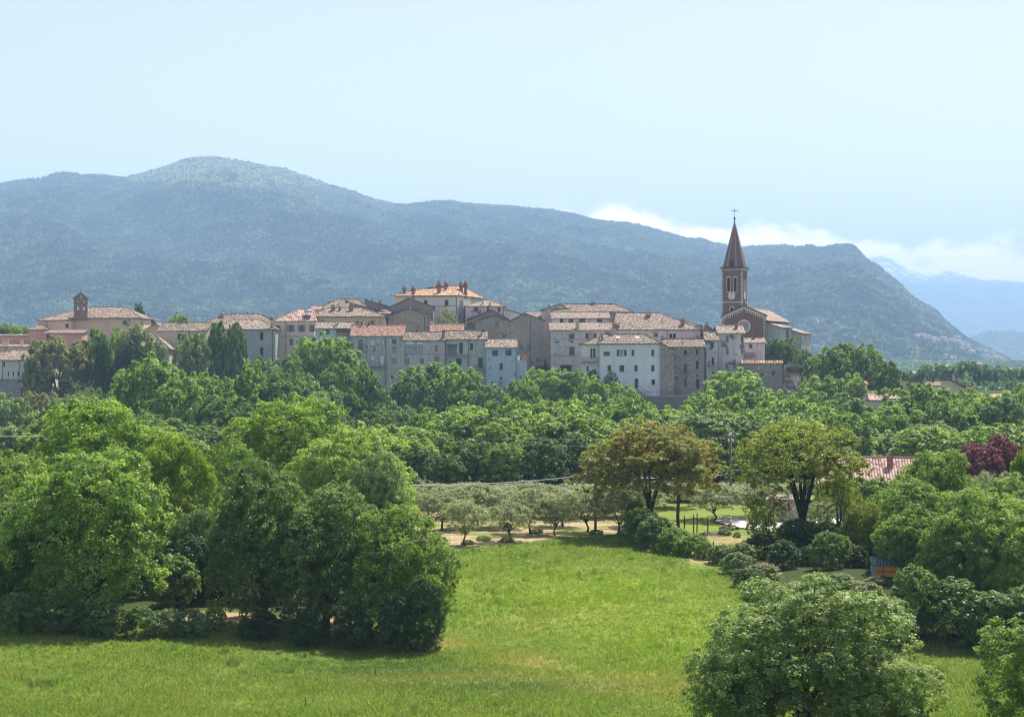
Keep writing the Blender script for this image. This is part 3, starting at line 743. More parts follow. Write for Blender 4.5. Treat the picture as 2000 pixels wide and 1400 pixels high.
def roof_mesh(kind, W, D, ze, rise, oh=0.35, t=0.16, rl=0.25, rr=0.75, ry=0.5, side=0.0, taper=None):
    """kind: x ridge along the front, y gable to the front, hip, shed (rises to the back), shedl / shedr (rises to the side)"""
    mb = MB(); x0, x1, y0, y1 = -oh, W + oh, -oh, D + oh
    def slab(a, b, c, d):
        w = (Vector(b) - Vector(a)).length; h = (Vector(d) - Vector(a)).length
        patch(mb, a, b, c, d, nseg(w), nseg(h, 0.8, 1, 14))
        lo = [Vector(q) - Vector((0, 0, t)) for q in (a, b, c, d)]; hi = [Vector(q) - Vector((0, 0, 0.0)) for q in (a, b, c, d)]
        mb.add(lo, [(3, 2, 1, 0)], None, 1)
        for i in range(4):
            j = (i + 1) % 4
            mb.add([lo[i], lo[j], hi[j], hi[i]], [(0, 1, 2, 3)], [[(i * 3., 0), (i * 3. + 2, 0), (i * 3. + 2, .1), (i * 3., .1)]], 0 if i in (0, 2) else 1)
    if kind == 'x':
        yr = D * ry; k = rise / max(yr, 0.1); zf = ze - oh * k
        kb = rise / max(D - yr, 0.1); zb = ze - oh * kb
        slab((x0, y0, zf), (x1, y0, zf), (x1, yr, ze + rise), (x0, yr, ze + rise))
        slab((x1, y1, zb), (x0, y1, zb), (x0, yr, ze + rise), (x1, yr, ze + rise))
        ridge_cap(mb, (x0, yr, ze + rise), (x1, yr, ze + rise))
    elif kind == 'y':
        xr = W * rl; k1 = rise / max(xr, .1); k2 = rise / max(W - xr, .1)
        rr_ = side          # drop of the right eave below the left one
        slab((x0, y1, ze - oh * k1), (x0, y0, ze - oh * k1), (xr, y0, ze + rise), (xr, y1, ze + rise))
        slab((x1, y0, ze - rr_ - oh * k2), (x1, y1, ze - rr_ - oh * k2), (xr, y1, ze + rise), (xr, y0, ze + rise))
        ridge_cap(mb, (xr, y0, ze + rise), (xr, y1, ze + rise))
    elif kind == 'shed':
        k = rise / D
        slab((x0, y0, ze - oh * k), (x1, y0, ze - oh * k), (x1, y1, ze + rise + oh * k), (x0, y1, ze + rise + oh * k))
    elif kind in ('shedl', 'shedr'):
        k = rise / W
        zl, zr = (ze + rise + oh * k, ze - oh * k) if kind == 'shedl' else (ze - oh * k, ze + rise + oh * k)
        if kind == 'shedl': slab((x1, y0, zr), (x1, y1, zr), (x0, y1, zl), (x0, y0, zl))
        else: slab((x0, y1, zl), (x0, y0, zl), (x1, y0, zr), (x1, y1, zr))
    elif kind == 'hip':
        A, B = (x0, y0, ze), (x1, y0, ze); C_, D_ = (x1, y1, ze), (x0, y1, ze)
        yr = D * ry; E, F_ = (W * rl, yr, ze + rise), (W * rr, yr, ze + rise)
        patch(mb, A, B, F_, E, nseg(x1 - x0), nseg(yr, 0.8, 2, 12))
        patch(mb, C_, D_, E, F_, nseg(x1 - x0), nseg(yr, 0.8, 2, 12))
        patch(mb, B, C_, F_, F_, nseg(D), nseg(W * (1 - rr), 0.8, 2, 12))
        patch(mb, D_, A, E, E, nseg(D), nseg(W * rl, 0.8, 2, 12))
        lo = [(q[0], q[1], q[2] - t) for q in (A, B, C_, D_)]
        mb.add(lo, [(3, 2, 1, 0)], None, 1)
        for i in range(4):
            a, b = (A, B, C_, D_)[i], (A, B, C_, D_)[(i + 1) % 4]
            mb.add([lo[i], lo[(i + 1) % 4], b, a], [(0, 1, 2, 3)], [[(0, 0), (3, 0), (3, .1), (0, .1)]], 1)
        ridge_cap(mb, E, F_)
        for a, b in ((A, E), (B, F_), (C_, F_), (D_, E)): ridge_cap(mb, a, b, 0.11)
    return mb

def facade(mb, W, z0, z1, ops, y=0.0, rev=0.2, ztop=None):
    """front wall in the plane y with real openings (u0,u1,z0,z1); reveals go back by rev"""
    ops = [o for o in ops if o[1] > 0.02 and o[0] < W - 0.02 and o[3] > z0]
    xs = sorted({0.0, W, *[max(0, min(W, v)) for o in ops for v in (o[0], o[1])]})
    zs = sorted({z0, z1, *[max(z0, min(z1, v)) for o in ops for v in (o[2], o[3])]})
    for i in range(len(xs) - 1):
        for j in range(len(zs) - 1):
            if xs[i + 1] - xs[i] < 1e-4 or zs[j + 1] - zs[j] < 1e-4: continue
            cx, cz = (xs[i] + xs[i + 1]) / 2, (zs[j] + zs[j + 1]) / 2
            if any(o[0] < cx < o[1] and o[2] < cz < o[3] for o in ops): continue
            mb.quad((xs[i], y, zs[j]), (xs[i + 1], y, zs[j]), (xs[i + 1], y, zs[j + 1]), (xs[i], y, zs[j + 1]))
    for a, b, c, d in ops:
        mb.quad((a, y, c), (a, y, d), (a, y + rev, d), (a, y + rev, c)); mb.quad((b, y, d), (b, y, c), (b, y + rev, c), (b, y + rev, d))
        mb.quad((a, y, c), (a, y + rev, c), (b, y + rev, c), (b, y, c)); mb.quad((a, y + rev, d), (a, y, d), (b, y, d), (b, y + rev, d))

def chimney(parent, x, y, z0, z1, w, kind='b'):
    mb = MB(); h = z1 - z0
    if kind == 'b':       # brick stack with a little gabled tile cap on posts
        zc = z1 - min(0.45, h * 0.3)
        mb.box(x - w / 2, x + w / 2, y - w * .4, y + w * .4, z0 - 1.2, zc - 0.22)
        mb.box(x - w / 2 - .06, x + w / 2 + .06, y - w * .4 - .06, y + w * .4 + .06, zc - 0.22, zc - 0.12)
        for sx in (-1, 1): mb.box(x + sx * w * .42 - .06, x + sx * w * .42 + .06, y - w * .38, y + w * .38, zc - .12, zc + .08)
        hw = w / 2 + .1
        mb.add([(x - hw, y - w * .5, zc + .08), (x + hw, y - w * .5, zc + .08), (x + hw, y + w * .5, zc + .08), (x - hw, y + w * .5, zc + .08), (x, y - w * .5, z1), (x, y + w * .5, z1)],
               [(3, 2, 1, 0), (0, 1, 4), (2, 3, 5), (1, 2, 5, 4), (3, 0, 4, 5)])
        mat = CH
    elif kind == 'p':     # plastered stack with flat slab
        mb.box(x - w / 2, x + w / 2, y - w * .4, y + w * .4, z0 - 1.2, z1 - 0.3)
        for sx in (-1, 1): mb.box(x + sx * w * .4 - .05, x + sx * w * .4 + .05, y - w * .3, y + w * .3, z1 - .3, z1 - .1)
        mb.box(x - w * .65, x + w * .65, y - w * .55, y + w * .55, z1 - .1, z1)
        mat = CHP
    elif kind == 't':     # thin metal flue
        mb.frustum(x, y, z0 - 1.0, z1 - 0.3, w * .5, w * .5, 8); mb.frustum(x, y, z1 - .3, z1, w * .75, w * .3, 8); mat = METAL
    else:                 # ornate turret chimney: shaft, collar, lantern, pointed cap
        s = w / 2; zt = z1
        mb.frustum(x, y, z0 - 1.5, z0 + h * .38, s * 1.15, s * 1.05, 4); mb.frustum(x, y, z0 + h * .38, z0 + h * .48, s * 1.1, s * 1.75, 4)
        mb.frustum(x, y, z0 + h * .48, z0 + h * .52, s * 1.75, s * 1.75, 4)
        for i in range(4):
            a = math.pi / 4 + i * math.pi / 2; mb.frustum(x + s * 1.15 * math.cos(a), y + s * 1.15 * math.sin(a), z0 + h * .52, z0 + h * .66, s * .35, s * .35, 4)
        mb.frustum(x, y, z0 + h * .52, z0 + h * .66, s * .55, s * .55, 6)
        mb.frustum(x, y, z0 + h * .66, z0 + h * .72, s * 1.8, s * 1.5, 8); mb.frustum(x, y, z0 + h * .72, z0 + h * .84, s * 1.15, s * .75, 8); mb.frustum(x, y, z0 + h * .84, z1, s * .7, s * .05, 8)
        mb.sphere((x, y, z0 + h * .86), s * .6, 8, 5)
        mat = CH
    return mb.build('chimney', mat, parent)

def window(parent, u, z, w, h, style, y=0.0, rev=0.2):
    """u, z: centre. style: d dark glass, x+colour closed shutters, o+colour open shutters, suffix * stone surround, arch"""
    arch = 'arch' in style; sur = '*' in style; st = style.replace('arch', '').replace('*', '').strip()
    door = st.startswith('D'); st = st[1:] if door else st
    a, b, c, d = u - w / 2, u + w / 2, z - h / 2, z + h / 2
    nm = 'door' if door else 'window'
    fr = MB(); yf = y + rev - 0.07; e = min(0.07, w * 0.12)
    fr.box(a, a + e, yf, yf + .05, c, d); fr.box(b - e, b, yf, yf + .05, c, d); fr.box(a + e, b - e, yf, yf + .05, c, c + e); fr.box(a + e, b - e, yf, yf + .05, d - e, d)
    if st in ('d', 'curtain') or st.startswith('o'):
        fr.box(u - .025, u + .025, yf, yf + .05, c + e, d - e)
        if h > 1.0: fr.box(a + e, u - .026, yf, yf + .05, z + h * .15, z + h * .15 + .05); fr.box(u + .026, b - e, yf, yf + .05, z + h * .15, z + h * .15 + .05)
    o = fr.build(nm, FRAME, parent)
    pm = MB(); pm.box(a + e * .5, b - e * .5, yf + .055, yf + .09, c + e * .5, d - e * .5)
    closed = st[1:] if st.startswith('x') else None
    if closed:
        n = max(3, int(h / 0.16))
        for i in range(n): pm.box(a + e, b - e, yf + .02, yf + .05, c + e + (h - 2 * e) * (i + .1) / n, c + e + (h - 2 * e) * (i + .75) / n)
    pm.build('shutter' if closed else 'pane', PANEC[closed] if closed else PANEC.get(st if not st.startswith('o') else 'd', GLASS), o)
    if st.startswith('o'):
        for sx in (-1, 1):
            sm = MB(); x0 = (a - w * .48 - .02) if sx < 0 else b + .02
            sm.box(x0, x0 + w * .46, y - .07, y - .02, c, d)
            n = max(3, int(h / 0.2))
            for i in range(n): sm.box(x0 + .04, x0 + w * .46 - .04, y - .09, y - .07, c + h * (i + .15) / n, c + h * (i + .7) / n)
            sm.build('shutter', PANEC[st[1:]], o)
    if sur:
        s = MB(); q = .16
        s.box(a - q, a, y - .05, y + .02, c, d); s.box(b, b + q, y - .05, y + .02, c, d); s.box(a - q, b + q, y - .05, y + .02, d, d + q); s.box(a - q, b + q, y - .09, y + .02, c - q * .8, c)
        s.build('surround', SURR, o)
    elif not door and not arch and h < 2.2:
        s = MB(); s.box(a - .08, b + .08, y - .09, y - .001, c - .07, c); s.build('sill', SURR, o)
    if arch:
        s = MB(); n = 8; rr_ = w / 2
        for i in range(n):      # spandrels that round off the head of the opening
            t0, t1 = math.pi * i / n, math.pi * (i + 1) / n
            p0 = (u + rr_ * math.cos(t0), d - rr_ + rr_ * math.sin(t0)); p1 = (u + rr_ * math.cos(t1), d - rr_ + rr_ * math.sin(t1))
            s.add([(p0[0], y + .004, p0[1]), (p0[0], y + .004, d), (p1[0], y + .004, d), (p1[0], y + .004, p1[1])], [(0, 1, 2, 3)])
        s.build('arch_head', WALLMAT[0], o)
    return o
WALLMAT = [None]

def balcony(parent, u0, u1, z, dep=1.0, rail=1.0, mat=None, y=0.0):
    mb = MB(); mb.box(u0, u1, y - dep, y - .002, z - .14, z)
    b = mb.build('balcony', mat or CONC, parent)
    r = MB(); r.box(u0, u1, y - dep, y - dep + .04, z + rail - .04, z + rail)
    for uu in (u0, u1 - .04): r.box(uu, uu + .04, y - dep, y - .01, z + rail - .04, z + rail)
    n = max(4, int((u1 - u0) / .14))
    for i in range(n + 1):
        x = u0 + (u1 - u0 - .03) * i / n; r.box(x, x + .025, y - dep + .005, y - dep + .03, z, z + rail - .04)
    r.build('railing', METAL, b)
    return b

def building(label, D, l, r, eave, base, ridge, roof, depth, wall='grey', rmat='old', wins=(), chims=(), yaw=0.0, name='stone_house', cat='house', group=None, oh=0.35,
             rl=0.25, rr=0.75, ry=0.5, side=0.0, pipes=(), bals=(), sidewins=(), bands=(), extra=None, low=None):
    """facade between picture columns l and r at distance D; eave, base and ridge are picture rows; yaw turns it clockwise (degrees)"""
    ph = R(yaw); xl = PX(l, D); cp, sp = math.cos(ph), math.sin(ph)
    U = lambda px: (((px - 1000) / F) * D - xl) / (cp + ((px - 1000) / F) * sp)
    Dl = lambda px: D - U(px) * sp
    W = U(r)
    zb = PZ(base, D); g = g1(xl + W * cp / 2, D + 2)
    z0 = min(zb, g) - 1.5
    e = empty(name, (xl + W * cp / 2, D - W * sp / 2, z0), -ph)
    tag(e, label, cat, group)
    ox = -W / 2
    Z = lambda py, d=D: PZ(py, d) - z0
    inner = bpy.data.objects.new('wall', None)  # replaced below
    bpy.data.objects.remove(inner)
    ze = Z(eave, D)
    yr = depth * ry
    ridge_d = {'x': D + yr, 'y': D, 'hip': D + yr, 'shed': D + depth, 'shedl': D, 'shedr': D}[roof]
    rise = max(0.15, Z(ridge, ridge_d) - ze)
    H = []
    for wn_ in wins:
        px, py, w, h, st = wn_[:5]
        d = Dl(px); H.append((U(px), Z(py, d), w / F * d / cp, h / F * d, st))
    WALLMAT[0] = WM[wall]
    mb = MB()
    facade(mb, W, 0.0, ze, [(u - w / 2, u + w / 2, z - h / 2, z + h / 2) for u, z, w, h, st in H if z + h / 2 < ze])
    if roof == 'y':
        zr_ = ze - side
        xr = W * rl
        # gable triangle on top of the rectangular front
        mb.add([(0, 0, ze), (W, 0, ze - side), (xr, 0, ze + rise)] if side else [(0, 0, ze), (W, 0, ze), (xr, 0, ze + rise)], [(0, 1, 2)])
        mb.add([(0, depth, ze), (W, depth, ze), (xr, depth, ze + rise)], [(2, 1, 0)])
        hr = ze; hb = ze
        mb.quad((0, depth, 0), (0, 0, 0), (0, 0, ze), (0, depth, ze)); mb.quad((W, 0, 0), (W, depth, 0), (W, depth, ze), (W, 0, ze)); mb.quad((W, depth, 0), (0, depth, 0), (0, depth, ze), (W, depth, ze))
    elif roof == 'x':
        for x, s in ((0, 1), (W, -1)):
            v = [(x, 0, 0), (x, depth, 0), (x, depth, ze), (x, yr, ze + rise - .1), (x, 0, ze)]
            mb.add(v, [(4, 3, 2, 1, 0)] if s > 0 else [(0, 1, 2, 3, 4)])
        mb.quad((W, depth, 0), (0, depth, 0), (0, depth, ze), (W, depth, ze))
    elif roof == 'hip':
        mb.quad((0, depth, 0), (0, 0, 0), (0, 0, ze), (0, depth, ze)); mb.quad((W, depth, 0), (0, depth, 0), (0, depth, ze), (W, depth, ze))
        if sidewins:
            sub = MB(); facade(sub, depth, 0, ze, [(q[0] - q[2] / 2, q[0] + q[2] / 2, Z(q[1]) - q[3] / 2, Z(q[1]) + q[3] / 2) for q in sidewins])
            mb.add([(W - v[1], v[0], v[2]) for v in sub.v], sub.f)
        else: mb.quad((W, 0, 0), (W, depth, 0), (W, depth, ze), (W, 0, ze))
    elif roof == 'shed':
        for x, s in ((0, 1), (W, -1)):
            v = [(x, 0, 0), (x, depth, 0), (x, depth, ze + rise), (x, 0, ze)]
            mb.add(v, [(3, 2, 1, 0)] if s > 0 else [(0, 1, 2, 3)])
        mb.quad((W, depth, 0), (0, depth, 0), (0, depth, ze + rise), (W, depth, ze + rise))
    else:
        zl, zr = (ze + rise, ze) if roof == 'shedl' else (ze, ze + rise)
        mb.add([(0, 0, ze), (W, 0, ze), (0, 0, zl) if roof == 'shedl' else (W, 0, zr)], [(0, 1, 2)])
        mb.quad((0, depth, 0), (0, 0, 0), (0, 0, zl), (0, depth, zl)); mb.quad((W, 0, 0), (W, depth, 0), (W, depth, zr), (W, 0, zr)); mb.quad((W, depth, 0), (0, depth, 0), (0, depth, zl), (W, depth, zr))
    def shift(m): m.v = [(v[0] + ox, v[1], v[2]) for v in m.v]; return m
    shift(mb).build('wall', WM[wall], e)
    rm = roof_mesh(roof, W, depth, ze + 0.02, rise, oh, rl=rl, rr=rr, ry=ry, side=side)
    ro = shift(rm).build('roof', [RM[rmat], UNDER], e)
    for u, z, w, h, st in H: window(e, u + ox, z, w, h, st)
    for q in bands:           # string courses
        m = MB(); m.box(ox - .02, ox + W + .02, -.07, -.003, Z(q) - .1, Z(q) + .1); m.build('string_course', SURR, e)
    for px in pipes:
        m = MB(); x = U(px) + ox; m.tube([(x, -.09, ze - .15), (x, -.09, max(0.3, zb - z0 - 1))], [.06, .06], 6); m.build('downpipe', PIPE, e)
    for b in bals:
        u0, u1, py = U(b[0]) + ox, U(b[1]) + ox, b[2]
        balcony(e, u0, u1, Z(py), b[3] if len(b) > 3 else 1.0, (b[4] / F * D) if len(b) > 4 else 1.0)
    for c in chims:
        px, ptop, pbot, w = c[:4]; k = c[4] if len(c) > 4 else 'b'
        f = c[5] if len(c) > 5 else 0.35
        yy = depth * f; d = D + yy
        chimney(ro, U(px) * d / D + ox, yy, PZ(pbot, d) - z0, PZ(ptop, d) - z0, w / F * d, k)
    if extra: extra(e, U, Z, ox, W, ze)
    e['_w'] = W; del e['_w']
    return e
B = building
# ---------------------------------------------------------------- the convent at the west end
B('long cream convent block with shallow hipped tile roof under the bell gable', 470, 138, 273, 621, 700, 600, 'hip', 15, 'peach', 'old', [(244, 630, 9, 8, 'd'), (131.5, 636, 7, 8, 'd')], name='convent_building', cat='convent', pipes=(253,), rl=0.18, rr=0.70, oh=0.5)
B('cream convent wing with low tile roof beside the pink tower house', 466, 79, 138, 625, 690, 621, 'shed', 8, 'peach', 'old', [(131, 636, 7, 8, 'd')], name='convent_wing', cat='convent wing', pipes=(92,))
B('cream sloping-gabled convent end behind the pink tower house', 478, 74, 142, 625, 700, 606, 'hip', 14, 'peach', 'old', name='convent_wing', cat='convent wing', rl=0.85, rr=0.98)
B('little pink tower house with tile roof at the terrace', 462, 57, 88, 644, 700, 635, 'hip', 6, 'pink', 'old', name='tower_house', rl=.3, rr=.7)
B('pink lean-to house with dark narrow window under the cream wing', 456, 87, 160, 650, 700, 645, 'shed', 6, 'pink', 'old', [(93.5, 658.5, 6, 11, 'xdark')], name='pink_house')
B('long low pink convent wall block without windows', 466, -60, 58, 655, 700, 653, 'shed', 6, 'pink', 'old', name='pink_house', oh=.12)
def terrace(e, U, Z, ox, W, ze):
    zt = ze + 0.25
    for i, px in enumerate((-30, 7, 14, 42, 70)):
        u = U(px) + ox; m = MB(); m.box(u - .35, u + .35, -0.1, .4, zt, zt + 1.15); m.box(u - .42, u + .42, -.17, .47, zt + 1.15, zt + 1.25); m.build('terrace_post', WM['peach'], e)
    m = MB(); m.box(ox, ox + W, .1, .15, zt + .95, zt + 1.0)
    n = 90
    for i in range(n): x = ox + W * i / n; m.box(x, x + .03, .11, .14, zt, zt + .95)
    m.build('railing', METAL, e)
B('cream terrace building with iron railing between stub posts', 450, -60, 84, 676, 730, 673, 'shed', 5, 'cream', 'pale', name='terrace_house', pipes=(10, 14), extra=terrace, chims=[(45, 677, 704, 9, 'p', -.25)])
def slits(e, U, Z, ox, W, ze):
    m = MB(); m.box(ox - .05, ox + W + .05, -.12, -.003, Z(741) - .15, Z(741) + .15); m.build('string_course', SURR, e)
    m = MB(); v = []
    z1, z0_ = Z(742.5), 0.0
    m.add([(ox, -.02, z1), (ox + W, -.02, z1), (ox + W, -1.3, z0_), (ox, -1.3, z0_), (ox, .3, z1), (ox + W, .3, z1), (ox + W, .3, z0_), (ox, .3, z0_)], [(3, 2, 1, 0), (0, 1, 5, 4), (1, 2, 6, 5), (3, 0, 4, 7)]); m.build('battered_base', WM['battered'], e)
B('white wall building with a row of slit windows and battered grey base', 440, -60, 96, 703, 772, 683, 'hip', 9, 'white', 'pale', [(8, 711, 3.4, 9, 'xdark')] + [(x, 730, 2.4, 9, 'xdark') for x in (16.5, 26, 35.5, 45, 54.5, 75)], name='convent_wall_building', cat='convent wing', pipes=(5, 37.5, 59), rl=.5, rr=.95, extra=slits)
B('low tiled outbuilding sloping down to the trees beside the convent', 452, 287, 330, 682, 712, 652, 'hip', 9, 'cream', 'pale', name='outbuilding', rl=.02, rr=.15, oh=.5)
B('gable-ended cream house with two small framed windows', 462, 309, 402, 645, 700, 630, 'x', 8, 'cream', 'old', [(352, 658, 10, 10, 'd*'), (389, 655, 8, 7, 'd*')], pipes=(369.5,), yaw=9, name='cream_house', chims=[(345, 627, 634, 6, 'p', .5), (355, 628, 634, 5, 'b', .5)])
B('small pointed roof house half hidden behind the cream gable', 480, 290, 318, 640, 690, 631, 'y', 8, 'cream', 'pale', rl=.5, name='cream_house')
# ---------------------------------------------------------------- from the grey corner house to the row of small houses
B('wide house with dark hipped roof behind the grey corner house', 478, 397, 540, 631, 700, 613, 'hip', 14, 'grey', 'brown', rl=.30, rr=.72, name='plaster_house', chims=[(428, 611, 621, 7, 'b', .3), (475, 609, 616, 1.6, 't', .5), (485, 607, 617, 1.6, 't', .5), (527, 618, 632, 7, 'b', .2)])
B('blue grey corner house with two tall dark windows in its blank wall', 455, 418, 538, 643, 712, 624, 'hip', 10, 'greyblue', 'pale', [(511, 656, 6.5, 15, 'xdark'), (511, 687, 6.5, 18, 'xdark')], rl=.25, rr=.72, name='plaster_house', pipes=(532,), chims=[(531, 625, 641, 5, 'p', .1)])
B('beige villa with grey open shutters and ribbed hipped roof', 463, 538, 614, 627, 695, 604, 'hip', 12, 'villa', 'pinkish', [(543, 642, 5, 13, 'ogreyshut'), (568, 641, 7.5, 13, 'ogreyshut'), (589, 641, 7.5, 13, 'ogreyshut'), (610, 641, 6, 13, 'ogreyshut'), (543, 669, 5, 13, 'xgreyshut'), (569, 668, 7.5, 13, 'xgreyshut'), (590, 667, 7.5, 13, 'ogreyshut')], rl=.55, rr=.92, name='villa', pipes=(558.5,), bands=(657,), chims=[(539, 613, 625, 6.5, 'p', .2)])
B('small rooftop hut with red flat roof beside the water heater', 474, 609, 625, 604, 640, 599, 'shed', 3, 'pinkwhite', 'red', name='rooftop_hut', cat='hut')
m = MB(); dd = 466; x0, x1, z = PX(594, dd), PX(609, dd), PZ(607.5, dd); m.tube([(x0, dd, z), (x1, dd, z)], [.36, .36], 12); m.box(x0, x1, dd - 2.2, dd - .3, z - 1.15, z - 1.05)
m.box(x0 + .2, x0 + .3, dd - .05, dd + .05, z - 1.4, z - .2); m.box(x1 - .3, x1 - .2, dd - .05, dd + .05, z - 1.4, z - .2)
tag(m.build('water_heater', m_flat('galvanised_steel', (0.55, 0.56, 0.58), 0.35, 0.6, 0.6)), 'silver solar water heater tank lying on the villa roof', 'water heater')
B('large ochre house with wide brown hipped roof over small windows', 468, 612, 752, 618, 690, 602, 'hip', 13, 'ochre', 'old', [(630, 629, 6, 6, 'd'), (696, 631, 6, 9, 'ogreyshut'), (727, 631, 6, 9, 'ogreyshut'), (711, 633, 4, 6, 'xwhite')], rl=.15, rr=.64, name='ochre_house', chims=[(647, 594, 608, 7), (660, 597, 607, 5), (682, 595, 604, 8), (731, 602, 611, 4, 't')], pipes=(742,))
B('brown roofed house rising behind the ochre house', 486, 625, 712, 602, 680, 585, 'hip', 12, 'stone2', 'brown', rl=.35, rr=.85, name='stone_house', chims=[(675, 586, 601, 6), (640, 588, 600, 5)])
B('dark gabled house behind the ochre house ridge', 482, 676, 752, 608, 680, 592, 'y', 11, 'darkstone', 'brown', rl=.12, name='stone_house')
B('orange roofed house sloping behind the dark gables', 500, 712, 766, 600, 680, 584, 'shedl', 11, 'darkstone', 'orange', name='stone_house', chims=[(740, 585, 596, 6), (725, 582, 590, 1.5, 't')])
B('small orange roofed house at the crest behind the brown roof', 508, 655, 708, 592, 680, 585, 'hip', 10, 'ochre', 'orange', rl=.2, rr=.6, name='stone_house', chims=[(695, 589, 595, 5)])
def loggia(e, U, Z, ox, W, ze):
    u0, u1 = U(656) + ox, U(683) + ox
    m = MB(); m.box(u0, u1, -.9, -.05, Z(658) - .2, Z(658)); m.build('terrace_slab', CONC, e)
    m = MB(); m.box(u0 + .1, u1 - .1, -.85, -.45, Z(653.5), Z(651)); m.build('flower_box', PANEC['orange'], e)
    m = MB(); m.box(u0 - .3, u1, -1.2, -.1, Z(643), Z(642)); m.build('terrace_awning', UNDER, e)
B('little white house with open roofed terrace and orange flowers', 449, 617, 688, 640, 700, 629, 'x', 6, 'paleblue', 'pale', [(639, 648, 10, 9, 'd'), (669.5, 648.5, 26, 10, 'd'), (648, 670, 8, 8, 'd')], name='white_house', extra=loggia, chims=[(658, 621, 636, 4, 'p', .3), (691, 626, 642, 5, 'p', .3)])
B('grey green house with pink tile roof, white roller shutters and small balcony', 446, 687, 788, 654, 748, 635, 'x', 7, 'greygreen', 'red', [(704, 673.5, 9, 20, 'Dxgreyshut'), (727.5, 669.5, 9, 11.5, 'xwhite'), (747.8, 669, 6, 11, 'xwhite'), (727.5, 698.5, 9, 11.5, 'xwhite'), (746, 703, 9, 20, 'Dxwhite'), (770, 667, 9, 9, 'd'), (770, 682.5, 9, 12, 'curtain'), (770, 704.5, 9, 10, 'curtain')],
  name='plaster_house', bals=[(696, 718, 685, .9, 8), (714, 753.5, 715, 1.1, 6)], pipes=(753.5,), chims=[(704, 628, 638, 2.5, 't', .5), (717.5, 629, 638, 3.5, 't', .5)])
def arches(e, U, Z, ox, W, ze):
    for px, w in ((800, 17), (819, 13.5)):
        u = U(px) + ox; r_ = w / F * 446 / 2; m = MB(); zc = Z(670 + (17 - w) * .12) - r_ * .35; n = 12; v = [(u + r_ * math.cos(math.pi * i / n), -.03, zc + r_ * .75 * math.sin(math.pi * i / n)) for i in range(n + 1)]
        m.add(v + [(q[0], .1, q[2]) for q in v], [tuple(range(n, -1, -1))] + [(i, i + 1, n + 2 + i, n + 1 + i) for i in range(n)] + [(0, n + 1, 2 * n + 1, n)]); m.build('fanlight', PANEC['white'], e)
B('arched-window house with white fanlights and yellow striped shutters', 446, 788, 868, 663, 738, 648, 'x', 7, 'greybeige', 'old', [(800, 682, 17, 19, 'curtain'), (819, 682.5, 13.5, 18, 'curtain'), (852, 680, 6, 11, 'xyellow'), (792, 705, 2.5, 10, 'xyellow'), (798, 705, 2.5, 10, 'xyellow'), (793.5 + 2, 705, 1, 10, 'xyellow'), (824, 705, 8, 9, 'xyellow'), (853, 701, 9, 9, 'xyellow')], name='plaster_house', bands=(691.5,), extra=arches, chims=[(813, 645, 651, 3, 't', .5), (865.5, 643, 661, 5.5, 'b', .12)])
def niche(e, U, Z, ox, W, ze):
    m = MB(); m.box(U(872) + ox, U(893) + ox, -.5, -.003, Z(675), Z(672.5)); m.build('balcony_canopy', UNDER, e)
B('green shuttered house with canopied balcony between grey neighbours', 447, 868, 950, 661, 745, 646, 'x', 7, 'grey', 'old', [(900.5, 680, 7, 22, 'Dxgreen'), (921, 677, 6, 13, 'xgreen'), (879, 707, 3.4, 5, 'd'), (896, 706.5, 11, 13, 'xgreen'), (938.5, 708.5, 9, 20, 'Dxgreen'), (883, 684, 18, 16, 'xgreyshut')],
  name='plaster_house', bals=[(871, 915, 693.5, 1.0, 2.5), (926, 946, 721, 1.0, 9)], pipes=(871, 915.5), extra=niche, chims=[(939, 647, 661, 5, 'p', .2), (944, 641, 652, 5, 't', .5)])
def annex(e, U, Z, ox, W, ze):
    for px, py in ((955, 702), (1005, 702), (955, 731), (1005, 731)):
        m = MB(); u = U(px) + ox; s = 1 if px < 980 else -1; z = Z(py); m.tube([(u - .25, -.06, z + .3 * s), (u + .25, -.06, z - .3 * s)], [.05, .05], 5); m.build('wall_anchor', METAL, e)
B('tall pale blue house with a pair of dark shuttered windows', 444, 950, 1008, 677, 760, 662, 'x', 7, 'paleblue', 'pale', [(967, 689, 5.5, 11, 'odark'), (993.5, 688.5, 5.5, 11, 'odark'), (979, 715.5, 6.5, 13, 'xbrown'), (957.3, 718, 3, 3.5, 'd'), (979, 738, 4.5, 5, 'd'), (978, 750, 7, 11, 'curtain')], name='blue_house', extra=annex, pipes=(1008.2,))
def pots(e, U, Z, ox, W, ze):
    pass
an = MB(); dd = 444.3; an.box(PX(1008.6, dd), PX(1029, dd), dd, dd + 6, 4, PZ(705, dd)); an.box(PX(1008.6, dd), PX(1029.4, dd), dd - .05, dd + 6.05, PZ(705, dd), PZ(703.6, dd))
tag(an.build('terrace_annex', WM['paleblue']), 'low pale blue annex with a flat roof terrace beside the tall pale blue house', 'annex')
for i, (px, c, lab) in enumerate([(1013, 'white', 'white chair-like planter on the pale blue annex terrace'), (1023, 'orange', 'orange plant pot on the pale blue annex terrace'), (1027, 'orange', 'smaller orange pot at the annex terrace edge')]):
    z = PZ(703.6, dd); x = PX(px, dd) ; m = MB(); m.frustum(x, dd + 1, z, z + .5, .22, .34, 10); m.frustum(x, dd + 1, z + .5, z + .58, .38, .38, 10)
    for k in range(9): a = k * .7; m.tube([(x, dd + 1, z + .5), (x + .35 * math.cos(a), dd + 1 + .35 * math.sin(a), z + .95 + .1 * (k % 3))], [.05, .02], 4)
    tag(m.build('plant_pot', PANEC[c]), lab, 'plant pot', 'pots on the annex terrace')
